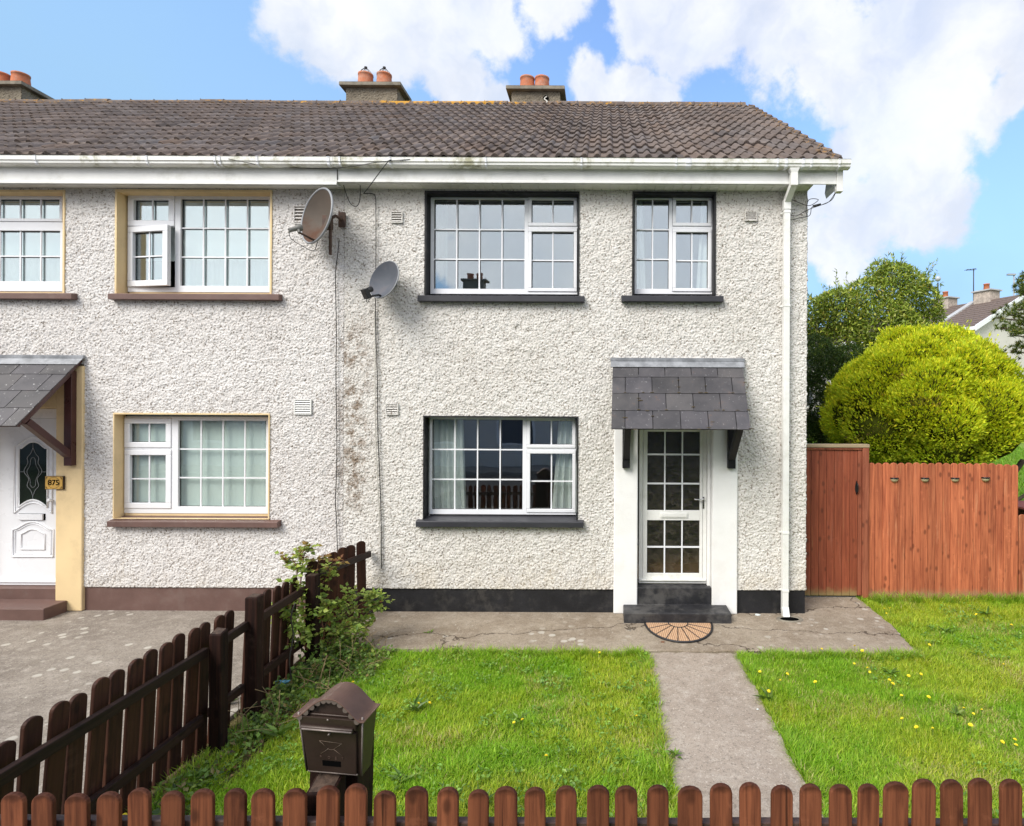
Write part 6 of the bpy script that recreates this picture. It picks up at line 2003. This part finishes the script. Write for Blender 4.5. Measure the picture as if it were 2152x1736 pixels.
# ------------------------------------------------------------------ rose bush and weeds by the boundary fence
def rose():
    r = np.random.default_rng(14)
    root = thing('rose_bush', (-2.62, 5.75, -.03), 'straggling rose bush growing through the picket fence beside the wall', 'bush')
    st = MB()
    # stems as photo places at given depth
    stems = [[(655, 1390, 5.75), (640, 1300, 5.7), (632, 1230, 5.65), (640, 1165, 5.6), (655, 1150, 5.55)],
             [(655, 1390, 5.75), (625, 1320, 5.6), (612, 1260, 5.5), (625, 1200, 5.5), (612, 1172, 5.5)],
             [(660, 1390, 5.8), (650, 1310, 5.75), (670, 1245, 5.8), (690, 1205, 5.8), (700, 1180, 5.75)],
             [(670, 1390, 5.9), (700, 1320, 5.9), (740, 1280, 6.0), (775, 1262, 6.1), (790, 1250, 6.1)],
             [(670, 1390, 5.9), (710, 1330, 6.0), (750, 1300, 6.1), (785, 1285, 6.15), (802, 1262, 6.15)],
             [(665, 1390, 5.85), (690, 1300, 5.8), (715, 1270, 5.85), (735, 1255, 5.9)],
             [(655, 1395, 5.6), (620, 1340, 5.45), (598, 1300, 5.35), (590, 1270, 5.3)],
             [(655, 1395, 5.6), (640, 1350, 5.4), (620, 1310, 5.3), (608, 1290, 5.3)],
             [(665, 1395, 5.7), (690, 1350, 5.7), (720, 1320, 5.75), (745, 1318, 5.8)],
             [(665, 1395, 5.7), (680, 1340, 5.6), (672, 1290, 5.6), (665, 1262, 5.6)],
             [(670, 1395, 5.75), (705, 1360, 5.8), (745, 1335, 5.95), (775, 1315, 6.05)],
             [(660, 1395, 5.65), (650, 1330, 5.5), (655, 1280, 5.5), (648, 1235, 5.5)],
             [(660, 1395, 5.75), (640, 1330, 5.65), (655, 1250, 5.6), (672, 1170, 5.6)]]
    pos, ax, nr, top = [], [], [], []
    for s_ in stems:
        path = smooth_path([P(*q) for q in s_], 7)
        st.tube(path, list(np.linspace(.010, .0035, len(path))), 5)
        n = len(path)
        for i, q in enumerate(path):
            f = i / n
            if f < .28: continue
            for _ in range(2 if r.random() < .8 else 1):
                d = rdir(r, 1)[0]; d[2] = d[2] * .4 + .12
                d[1] -= .25
                d /= np.linalg.norm(d)
                L = r.uniform(.06, .13)
                e = np.array(q) + d * L
                # compound leaf: five leaflets
                side = np.cross(d, [0, 0, 1]); side /= np.linalg.norm(side) + 1e-6
                for (t_, s2) in ((1, 0), (.72, 1), (.72, -1), (.40, 1), (.40, -1)):
                    b = np.array(q) + d * L * t_
                    pos.append(b); ax.append(d * .55 + side * s2 * .9 + r.normal(0, .18, 3)); nr.append(np.array([0, -.35, 1]) + r.normal(0, .38, 3)); top.append(f * (1 if s_[-1][1] < 1200 else .35))
    pos, ax, nr, top = map(np.array, (pos, ax, nr, top))
    m = len(pos)
    col = palette(r, m, [(.27, .36, .06), (.36, .43, .09), (.19, .27, .045), (.12, .19, .035)], [.36, .30, .22, .12], .15)
    red = (r.random(m) < np.clip((top - .62) * 1.8, .03, .6))
    col[red] = palette(r, int(red.sum()), [(.19, .085, .030), (.22, .15, .035)], None, .2)
    V, Fc, kk = cards(pos, ax, nr, r.uniform(.042, .070, m), r.uniform(.028, .046, m), (LEAF_V, LEAF_F))
    np_mesh('foliage', V, Fc, M['leaf'], root, np.repeat(col, kk, 0))
    st.build('stems', M['stem_red'], root)
rose()
def weeds():
    """low tangle of ivy, bramble and dock leaves along the foot of the fence"""
    r = np.random.default_rng(17)
    pos, ax, nr, ln, wd, cols = [], [], [], [], [], []
    def patch(n, x0, x1, y0, y1, h, size, pal, wts=None, flat=.6):
        x = r.uniform(x0, x1, n); y = r.uniform(y0, y1, n)
        k = fbm(x * 3, y * 3, 7)
        z = np.abs(r.normal(0, 1, n)) * .45 * h * np.clip((k - .25) * 2.6, .15, 1.4)
        pos.append(np.stack([x, y, z - .02], 1)); a = rdir(r, n); a[:, 2] = np.abs(a[:, 2]) * .5 + .1
        ax.append(a); q = rdir(r, n) * flat; q[:, 2] += 1; q[:, 1] -= .3; nr.append(q)
        ln.append(r.uniform(size * .6, size * 1.3, n)); wd.append(r.uniform(size * .4, size * .85, n))
        cols.append(palette(r, n, pal, wts, .2))
    dark = [(.11, .19, .034), (.17, .26, .045), (.06, .10, .024), (.26, .33, .07), (.20, .16, .06)]
    patch(2600, -2.88, -2.42, 4.85, 6.0, .34, .045, dark, [.34, .28, .16, .16, .06])
    patch(500, -2.45, -2.15, 5.3, 5.9, .14, .045, dark, [.30, .30, .14, .2, .06])
    patch(700, -2.88, -2.55, 4.2, 4.9, .16, .04, dark, [.30, .26, .2, .10, .14])
    patch(500, -2.88, -2.55, 2.9, 4.2, .10, .045, dark, [.3, .3, .2, .12, .08])
    pos, ax, nr, ln, wd, cols = [np.concatenate(q) for q in (pos, ax, nr, ln, wd, cols)]
    V, Fc, kk = cards(pos, ax, nr, ln, wd, (LEAF_V, LEAF_F))
    o = np_mesh('weeds', V, Fc, M['leaf'], None, np.repeat(cols, kk, 0), loc=(-2.6, 4.8, 0))
    tag(o, kind='stuff')
    # dry stalks
    mb = MB()
    for _ in range(70):
        x, y = r.uniform(-2.85, -2.2), r.uniform(4.3, 5.9)
        a = Vector((x, y, 0)); e = a + Vector((r.normal(0, .16), r.normal(0, .16), r.uniform(.04, .32)))
        mb.tube([a, a.lerp(e, .5) + Vector((r.normal(0, .03), r.normal(0, .03), .03)), e], .0025, 4)
    tag(mb.build('dry_stalks', paint('straw_stalk', (.24, .17, .085), .9, .3, 10, 0, 10), None, loc=(-2.6, 5, 0)), kind='stuff')
weeds()
def dock(n, px, py, size, label=None):
    """rosette of broad dock or dandelion leaves"""
    r = np.random.default_rng(n + 100)
    p = G(px, py)
    k = r.integers(7, 12)
    th = np.sort(r.uniform(0, 2 * math.pi, k))
    ax = np.stack([np.cos(th), np.sin(th), r.uniform(.25, 1.0, k)], 1)
    nr = np.tile([0, 0, 1.0], (k, 1)) + r.normal(0, .2, (k, 3))
    pos = np.tile(np.array(p) + [0, 0, -.01], (k, 1)) + r.normal(0, .012, (k, 3)) * [1, 1, 0]
    V, Fc, kk = cards(pos, ax, nr, r.uniform(size * .7, size * 1.3, k), r.uniform(size * .22, size * .36, k), (LEAF_V, LEAF_F))
    o = np_mesh('leafy_weed', V, Fc, M['leaf'], None, np.repeat(palette(r, k, [(.12, .21, .03), (.17, .27, .045), (.09, .16, .025)], None, .12), kk, 0), loc=p)
    return o
for i, (px, py, s_, lab) in enumerate([(470, 1480, .13, 'broad leaved weed rosette at the foot of the second fence post'), (520, 1545, .16, 'broad leaved weed below the heaviest fence post'), (590, 1545, .15, 'tall dock leaf beside the mailbox roof'),
                                       (412, 1640, .13, 'weed rosette on the lawn edge by the boundary fence'), (870, 1490, .12, 'dandelion leaf rosette beside two yellow flowers on the small lawn'), (1090, 1510, .10, 'leaf rosette under the dandelion in the middle of the small lawn'),
                                       (1010, 1690, .10, 'leaf rosette near the front fence on the small lawn'), (845, 1640, .11, 'leaf rosette beside the mailbox post'), (1585, 1420, .10, 'leaf rosette on the path edge near the apron'), (1612, 1470, .12, 'leafy clump spilling over the right path edge'),
                                       (1870, 1415, .10, 'leaf rosette among dandelions on the big lawn'), (2010, 1500, .09, 'leaf rosette out on the big lawn'), (1990, 1330, .12, 'clover tuft beside the apron corner'), (900, 1330, .06, 'small green weed growing from the apron crack'),
                                       (2075, 1290, .12, 'leafy clump below the red fence'), (1420, 1590, .09, 'leafy tuft on the left path edge')]):
    o = dock(i, px, py, s_)
    tag(o, lab, 'weed', 'leafy weeds in the grass')

# ------------------------------------------------------------------ grass
def grass(name, area, n, hgt, seed, wd=(.0030, .0060), cols=None):
    r = np.random.default_rng(seed)
    x0, x1, y0, y1 = area
    x = r.uniform(x0, x1, n); y = r.uniform(y0, y1, n)
    ok = np.ones(n, bool)
    ok &= ~((y > AE - .02 + .012 * np.sin(x * 23)) & (x < 3.31 + .02 * np.sin(y * 17)))
    ok &= ~((x > .47 + .012 * np.sin(y * 19)) & (x < 1.355 + .012 * np.sin(y * 15)))
    ok &= ~((y < 1.2))
    ok &= (x > -2.89)
    ok &= y < 7.585
    x, y = x[ok], y[ok]
    d1 = fbm(x * 1.7, y * 1.7, 3); d2 = fbm(x * 5, y * 5, 9); d3 = fbm(x * .8 + 4, y * .8, 15)
    keep = r.random(len(x)) < np.clip(.45 + d1 * .9, 0, 1)
    # thin, trampled soil by the fence posts and along the apron corner
    bare = ((x < -2.52) & (y > 2.9)) * (.35 + .9 * (fbm(x * 4, y * 4, 31) > .47))
    bare = np.maximum(bare, ((y > 5.55) & (x < -1.6)) * .55)
    keep &= r.random(len(x)) > bare * .75
    x, y, d1, d2, d3 = x[keep], y[keep], d1[keep], d2[keep], d3[keep]
    m = len(x)
    edge = np.maximum.reduce([np.exp(-np.abs(y - AE) / .10) * (x < 3.35), np.exp(-np.abs(x - .45) / .07) * (y < AE), np.exp(-np.abs(x - 1.37) / .10) * (y < AE), np.exp(-np.abs(y - 7.6) / .14) * (x > 3.35), np.exp(-np.abs(x + 2.9) / .12)])
    h = hgt * r.uniform(.55, 1.15, m) * (.62 + .75 * d2) * (1 + .55 * edge)
    tall = (d2 > .60) & (r.random(m) < .5)
    h[tall] *= 1.35
    th = r.uniform(0, 2 * math.pi, m) ; le = r.uniform(.15, 1.0, m)
    wind = np.stack([np.cos(d3 * 14), np.sin(d3 * 14)], 1) * .18
    ax = np.stack([np.cos(th) * le + wind[:, 0], np.sin(th) * le + wind[:, 1], np.ones(m) * .9], 1)
    nr = np.stack([-np.cos(th), -np.sin(th), np.full(m, .8)], 1) + rdir(r, m) * .2
    base = cols or [(.310, .470, .028), (.380, .520, .040), (.235, .380, .024), (.45, .545, .065)]
    col = palette(r, m, base, [.34, .28, .22, .16], .13)
    lush = np.clip((d1 - .36) * 3.5, 0, 1)[:, None]
    col = col * (1 - lush) * np.array([1.22, 1.04, 1.2]) + col * lush * np.array([.80, .96, .8])
    dry = r.random(m) < np.clip((fbm(x * 2.3 + 7, y * 2.3, 23) - .50) * 1.7, .02, .45)
    col[dry] = palette(r, int(dry.sum()), [(.52, .48, .15), (.42, .42, .10), (.56, .48, .24)], None, .12)
    V, Fc, kk = cards(np.stack([x, y, np.full(m, -.035)], 1), ax, nr, h, r.uniform(*wd, m) * (1 + .4 * (h > hgt)), (BLADE_V, BLADE_F))
    o = np_mesh(name, V, Fc, M['grass'], None, np.repeat(col, kk, 0), loc=((x0 + x1) / 2, (y0 + y1) / 2, 0))
    tag(o, kind='stuff')
    return o
grass('lawn_grass', (-2.9, .48, 2.55, 5.95), 210000, .058, 41)
grass('lawn_grass', (1.34, 5.2, 2.55, 5.95), 230000, .058, 42)
grass('lawn_grass', (3.2, 6.4, 5.9, 7.58), 80000, .062, 43)
def tufts():
    """longer uncut grass along the edges"""
    r = np.random.default_rng(47)
    pts = []
    for _ in range(520):
        k = r.integers(6)
        if k == 0: p = (r.uniform(3.4, 6.2), r.uniform(7.42, 7.575))
        elif k == 1: p = (r.uniform(1.6, 3.3), AE - r.uniform(.02, .14))
        elif k == 2: p = (1.36 + r.uniform(.0, .10), r.uniform(2.7, 5.8))
        elif k == 3: p = (r.uniform(-1.8, .4), AE - r.uniform(.0, .10))
        elif k == 4: p = (.46 - r.uniform(.0, .08), r.uniform(2.7, 5.8))
        else: p = (-2.87 + r.uniform(.0, .2), r.uniform(2.7, 4.6))
        pts.append((*p, 1.5 if k == 0 else (.8 if k in (2, 4) else 1)))
    pts = np.array(pts)
    q = 16
    pos = np.repeat(pts[:, :2], q, 0) + r.normal(0, .018, (len(pts) * q, 2))
    sc_ = np.repeat(pts[:, 2], q)
    m = len(pos)
    th = r.uniform(0, 2 * math.pi, m)
    ax = np.stack([np.cos(th) * .6, np.sin(th) * .6, np.ones(m)], 1)
    col = palette(r, m, [(.24, .40, .03), (.31, .47, .04), (.17, .30, .024), (.45, .48, .14)], [.35, .35, .2, .1], .15)
    V, Fc, kk = cards(np.concatenate([pos, np.full((m, 1), -.035)], 1), ax, np.stack([-np.cos(th), -np.sin(th), np.ones(m) * .8], 1), r.uniform(.07, .14, m) * sc_, r.uniform(.004, .008, m), (BLADE_V, BLADE_F))
    tag(np_mesh('grass_tufts', V, Fc, M['grass'], None, np.repeat(col, kk, 0), loc=(1, 5, 0)), kind='stuff')
tufts()
def far_grass():
    r = np.random.default_rng(48)
    n = 60000
    x = r.uniform(4.5, 16, n); y = r.uniform(9.5, 24, n)
    z = ground_z(x, y)
    th = r.uniform(0, 2 * math.pi, n)
    ax = np.stack([np.cos(th) * .7, np.sin(th) * .7, np.ones(n)], 1)
    col = palette(r, n, [(.19, .36, .028), (.24, .41, .035), (.15, .29, .022)], None, .15)
    V, Fc, kk = cards(np.stack([x, y, z], 1), ax, np.stack([-np.cos(th), -np.sin(th), np.ones(n)], 1), r.uniform(.08, .16, n), r.uniform(.012, .022, n), (BLADE_V, BLADE_F))
    tag(np_mesh('far_grass', V, Fc, M['grass'], None, np.repeat(col, kk, 0), loc=(9, 15, 0)), kind='stuff')
far_grass()
def lawn_clover():
    """clover and plantain mixed into the turf, dead leaves along the boundary fence"""
    r = np.random.default_rng(63)
    c = []
    while len(c) < 420:
        x, y = r.uniform(-2.6, 5.2), r.uniform(2.6, 7.4)
        if (y > AE - .06 and x < 3.42) or (.40 < x < 1.42): continue
        if fbm(np.array([x * 1.1]), np.array([y * 1.1]), 71)[0] < .47: continue
        c.append((x, y))
    c = np.array(c)
    k = 13
    n = len(c) * k
    p = np.repeat(c, k, 0) + r.normal(0, .035, (n, 2))
    a = rdir(r, n); a[:, 2] = np.abs(a[:, 2]) * .6 + .15
    q = rdir(r, n) * .45; q[:, 2] += 1
    V, Fc, kk = cards(np.concatenate([p, r.uniform(-.02, .03, (n, 1))], 1), a, q, r.uniform(.018, .045, n), r.uniform(.013, .026, n), (LEAF_V, LEAF_F))
    o = np_mesh('clover_leaves', V, Fc, M['leaf'], None, np.repeat(palette(r, n, [(.16, .30, .045), (.22, .37, .055), (.12, .23, .035)], None, .15), kk, 0), loc=(1, 4.5, 0))
    tag(o, kind='stuff')
    n = 420
    x = -2.86 + np.abs(r.normal(0, .17, n)); y = r.uniform(2.9, 5.0, n)
    a = rdir(r, n); a[:, 2] *= .25
    q = rdir(r, n) * .5; q[:, 2] += 1
    V, Fc, kk = cards(np.stack([x, y, r.uniform(-.02, .02, n)], 1), a, q, r.uniform(.025, .06, n), r.uniform(.015, .035, n), (LEAF_V, LEAF_F))
    o = np_mesh('dead_leaves', V, Fc, M['leaf'], None, np.repeat(palette(r, n, [(.16, .085, .04), (.24, .15, .075), (.09, .05, .028)], None, .2), kk, 0), loc=(-2.7, 4, 0))
    tag(o, kind='stuff')
lawn_clover()

# ------------------------------------------------------------------ dandelions
def dandelion_meshes():
    r = np.random.default_rng(51)
    mb = MB()
    n = 34
    for lay, (ln, zt) in enumerate(((.020, .000), (.015, .006), (.009, .010))):
        for k in range(14 - lay * 3):
            a = 2 * math.pi * (k + lay * .4) / (14 - lay * 3)
            c_, s_ = math.cos(a), math.sin(a); w_ = .0032
            mb.add([(0, 0, zt), (c_ * ln * .7 - s_ * w_, s_ * ln * .7 + c_ * w_, zt + .003), (c_ * ln, s_ * ln, zt + .001), (c_ * ln * .7 + s_ * w_, s_ * ln * .7 - c_ * w_, zt + .003)], [(0, 3, 2, 1)])
    mb.lathe([(.001, .012), (.007, .010), (.009, .005), (.006, 0)], 10)
    fl = bpy.data.meshes.new('flower_head'); fl.from_pydata([tuple(v) for v in mb.v], [], mb.f); fl.materials.append(paint('dandelion_yellow', (.86, .70, .03), .7, .12, 60, 0, 10))
    ms = MB().tube([(0, 0, 0), (.003, .002, .05), (0, 0, .095)], .0022, 5)
    sm = bpy.data.meshes.new('stem'); sm.from_pydata([tuple(v) for v in ms.v], [], ms.f); sm.materials.append(M['stem_green'])
    return fl, sm
FL, SM = dandelion_meshes()
def dandelion(px, py, side):
    z = .055
    p = G(px, py, z)
    rr = random.Random(int(px * 7 + py))
    lab = {'big': 'yellow dandelion flower in the big lawn beyond the path', 'small': 'yellow dandelion flower in the small lawn between the path and boundary fence'}[side]
    root = thing('dandelion', (p.x, p.y, -.03), lab, 'dandelion', 'dandelions in the big lawn' if side == 'big' else 'dandelions in the small lawn')
    a = bpy.data.objects.new('flower_head', FL); C.objects.link(a); a.parent = root
    a.location = (0, 0, z + .03); a.rotation_euler = (rr.uniform(.1, .6), rr.uniform(-.3, .3), rr.uniform(0, 6)); s_ = rr.uniform(.6, 1.0); a.scale = (s_, s_, s_)
    b = bpy.data.objects.new('stem', SM); C.objects.link(b); b.parent = root; b.scale = (1, 1, (z + .03) / .095)
for cx_, cy_ in [(858, 316), (993, 327), (958, 358), (902, 411), (1130, 366), (1162, 205), (1323, 190), (1360, 213), (1321, 277), (1385, 297), (1397, 318), (1493, 357), (1510, 375), (1552, 432), (1555, 545), (1587, 336), (1648, 328), (1625, 588), (1705, 593), (1858, 495), (1905, 522), (1945, 502), (1890, 577), (2108, 648), (2047, 660), (2113, 675), (2052, 281), (2090, 87), (1468, 8), (1497, 5), (1478, 30), (1918, 36), (1685, 440), (1689, 185)]:
    dandelion((1300 + cx_ / 2.2027) * .9451, (1350 + cy_ / 2.2027) * .9451, 'big')
for px, py in [(1260, 1371), (1356, 1431), (1338, 1505), (880, 1478), (903, 1477), (1080, 1518), (1098, 1512), (1148, 1588), (262, 1713), (742, 1434), (747, 1458)]:
    dandelion(px, py, 'small')

# ------------------------------------------------------------------ far house on the rise, lamp post
def far_house():
    a = Vector((23.9, 33.0)); d = Vector((-.40, .917)).normalized(); nrm = Vector((-d.y, d.x))   # nrm points to the side we see
    base = 1.5
    zr, ze = 9.02, 6.95
    W_ = 4.0
    L = 17.0
    root = thing('terraced_house', (a.x, a.y, base), 'far house with brown tiled roof and white gable behind the conifer', 'house')
    def pt(u, v, z):     # u along ridge (away), v towards us
        q = a + d * u + nrm * v
        return (q.x, q.y, z)
    MB().hexa([pt(0, W_, base), pt(0, -W_, base), pt(L, -W_, base), pt(L, W_, base)], [pt(0, W_, ze), pt(0, -W_, ze), pt(L, -W_, ze), pt(L, W_, ze)]).add(
        [pt(0, W_, ze + .001), pt(0, -W_, ze + .001), pt(0, 0, zr - .1)], [(0, 2, 1)]).build('wall', M['wall_far'], root)
    mb = MB()
    for sgn in (1, -1):
        n = 13
        for k in range(n):
            f0, f1 = k / n, (k + 1) / n
            v0, v1 = sgn * (W_ + .3) * (1 - f0), sgn * (W_ + .3) * (1 - f1)
            z0, z1 = ze - .1 + (zr - ze + .1) * f0, ze - .1 + (zr - ze + .1) * f1
            q = [pt(-.25, v0, z0 + .05), pt(L, v0, z0 + .05), pt(L, v1, z1 + .01), pt(-.25, v1, z1 + .01)]
            lo = [(x, y, z - .07) for x, y, z in q]
            if sgn < 0: q, lo = q[::-1], lo[::-1]
            mb.hexa(lo, q)
    rf_ = mb.build('roof', M['far_tile'], root)
    # pale lead strip over the party wall
    u0 = 2.55
    MB().hexa([pt(u0, W_ + .3, ze - .08), pt(u0 + .35, W_ + .3, ze - .08), pt(u0 + .35, .05, zr - .02), pt(u0, .05, zr - .02)], [pt(u0, W_ + .3, ze + .02), pt(u0 + .35, W_ + .3, ze + .02), pt(u0 + .35, .05, zr + .09), pt(u0, .05, zr + .09)]).build('party_strip', M['far_grey'], rf_)
    MB().hexa([pt(-.30, W_ + .35, ze - .28), pt(-.24, W_ + .35, ze - .28), pt(-.24, 0, zr - .16), pt(-.30, 0, zr - .16)], [pt(-.30, W_ + .35, ze + .02), pt(-.24, W_ + .35, ze + .02), pt(-.24, 0, zr + .06), pt(-.30, 0, zr + .06)]).build('barge_board', M['upvc'], rf_)
    MB().hexa([pt(-.28, W_ + .30, ze - .22), pt(L, W_ + .30, ze - .22), pt(L, W_ + .42, ze - .22), pt(-.28, W_ + .42, ze - .22)][::-1], [pt(-.28, W_ + .30, ze - .04), pt(L, W_ + .30, ze - .04), pt(L, W_ + .42, ze - .04), pt(-.28, W_ + .42, ze - .04)][::-1]).build('gutter', M['upvc'], root)
    MB().tube([pt(.3, W_ + .38, ze - .2), pt(.25, W_ + .05, ze - .6), pt(.25, W_ + .05, base)], .05, 6).build('downpipe', M['upvc'], root)
    for u in (1.6, 7.0, 12.0):
        for (z0, z1) in ((ze - 1.5, ze - .45), (base + 1.0, base + 2.3)):
            f = MB().hexa([pt(u, W_ + .03, z0), pt(u + 1.4, W_ + .03, z0), pt(u + 1.4, W_ + .005, z0), pt(u, W_ + .005, z0)][::-1], [pt(u, W_ + .03, z1), pt(u + 1.4, W_ + .03, z1), pt(u + 1.4, W_ + .005, z1), pt(u, W_ + .005, z1)][::-1]).build('window', M['upvc'], root)
            MB().hexa([pt(u + .1, W_ + .04, z0 + .1), pt(u + 1.3, W_ + .04, z0 + .1), pt(u + 1.3, W_ + .031, z0 + .1), pt(u + .1, W_ + .031, z0 + .1)][::-1], [pt(u + .1, W_ + .04, z1 - .1), pt(u + 1.3, W_ + .04, z1 - .1), pt(u + 1.3, W_ + .031, z1 - .1), pt(u + .1, W_ + .031, z1 - .1)][::-1]).build('pane', M['dish_grey'], f)
    for u, s_ in ((1.45, 1.0), (4.1, 1.0)):
        c = MB().hexa([pt(u, .45, zr - .6), pt(u, -.45, zr - .6), pt(u + 1.0, -.45, zr - .6), pt(u + 1.0, .45, zr - .6)], [pt(u, .45, zr + .50), pt(u, -.45, zr + .50), pt(u + 1.0, -.45, zr + .50), pt(u + 1.0, .45, zr + .50)]).build('chimney', M['far_brick'], rf_)
        MB().hexa([pt(u - .1, .55, zr + .501), pt(u - .1, -.55, zr + .501), pt(u + 1.1, -.55, zr + .501), pt(u + 1.1, .55, zr + .501)], [pt(u - .1, .55, zr + .58), pt(u - .1, -.55, zr + .58), pt(u + 1.1, -.55, zr + .58), pt(u + 1.1, .55, zr + .58)]).build('chimney_cap', M['far_grey'], rf_)
        q = pt(u + .5, 0, zr + .58)
        MB().lathe([(.17, 0), (.15, .35), (.17, .36), (.17, .42), (.10, .42)], 12, Matrix.Translation(q)).build('chimney_pot', M['terracotta'], rf_)
    q = Vector(pt(2.75, 0, zr))
    an = MB().tube([q, q + Vector((0, 0, 2.1))], .03, 6).tube([q + Vector((-.5, 0, 2.0)), q + Vector((.15, 0, 2.1))], .02, 5)
    for k in range(5):
        an.tube([q + Vector((-.45 + k * .13, -.2, 2.02)), q + Vector((-.45 + k * .13, .2, 2.02))], .012, 4)
    tag(an.build('aerial', M['wire'], None, loc=q), 'thin television aerial mast standing on the far brown roof', 'aerial')
far_house()
lp = P(1971, 600, 52)
sl = thing('street_lamp', (lp.x, 52, 1.6), 'slim lamp post with a pale globe beyond the far roof', 'street lamp')
MB().tube([(lp.x, 52, 1.6), (lp.x, 52, P(1971, 594, 52).z)], [.09, .06], 8).build('lamp_post', M['wire'], sl)
MB().lathe([(.02, -.26), (.18, -.18), (.26, 0), (.18, .18), (.02, .26)], 12, Matrix.Translation((lp.x, 52, P(1971, 586, 52).z))).build('lamp_globe', M['lamp_globe'], sl)
l2 = P(2131, 590, 44)
s2 = thing('street_lamp', (l2.x, 44, 1.6), 'street lamp with a flat outreach arm beside the pine branches', 'street lamp')
MB().tube([(l2.x, 44, 1.6), (l2.x, 44, P(2131, 577, 44).z)], [.09, .05], 8).build('lamp_post', M['galv'], s2)
e = P(2117, 577, 44)
MB().box(e.x, l2.x + .1, 43.9, 44.1, e.z - .06, e.z + .06).build('lamp_head', M['galv'], s2)

# ------------------------------------------------------------------ the terrace across the street (mirrored in the panes)
def across():
    root = thing('terraced_house', (-8, -10, 0), 'terrace across the street behind the viewer mirrored in the upper panes', 'house')
    x0, x1 = -60.0, 40.0
    MB().box(x0, x1, -16.5, -9.2, 0, 5.1).build('wall', M['wall_far'], root)
    yr, zr = -12.9, 7.95
    MB().prism([(-8.95, 5.0), (-8.95, 5.1), (yr, zr), (-16.8, 5.1), (-16.8, 5.0)], x0 - .2, x1 + .2, 'X').build('roof', M['far_tile'], root)
    cx = (993 - VX) / F * (14 + 12.9)
    c = MB().box(cx - .5, cx + .5, yr - .3, yr + .3, zr - .5, zr + .45).box(cx - .6, cx + .6, yr - .4, yr + .4, zr + .452, zr + .53).build('chimney', M['wall_grey'], root)
    for s_ in (-.22, .22):
        MB().lathe([(.14, 0), (.13, .25), (.15, .26), (.15, .32)], 12, Matrix.Translation((cx + s_, yr, zr + .53))).build('chimney_pot', M['terracotta'], c)
    for x in (-17, -14, -10.8, -7.6, -4.4, -1.2, 2.0, 5.2):
        for z in (.9, 3.3):
            f = MB().box(x, x + 1.5, -9.199, -9.16, z, z + 1.2).build('window', M['upvc'], root)
            MB().box(x + .1, x + 1.4, -9.159, -9.15, z + .1, z + 1.1).build('pane', M['dish_grey'], f)
across()
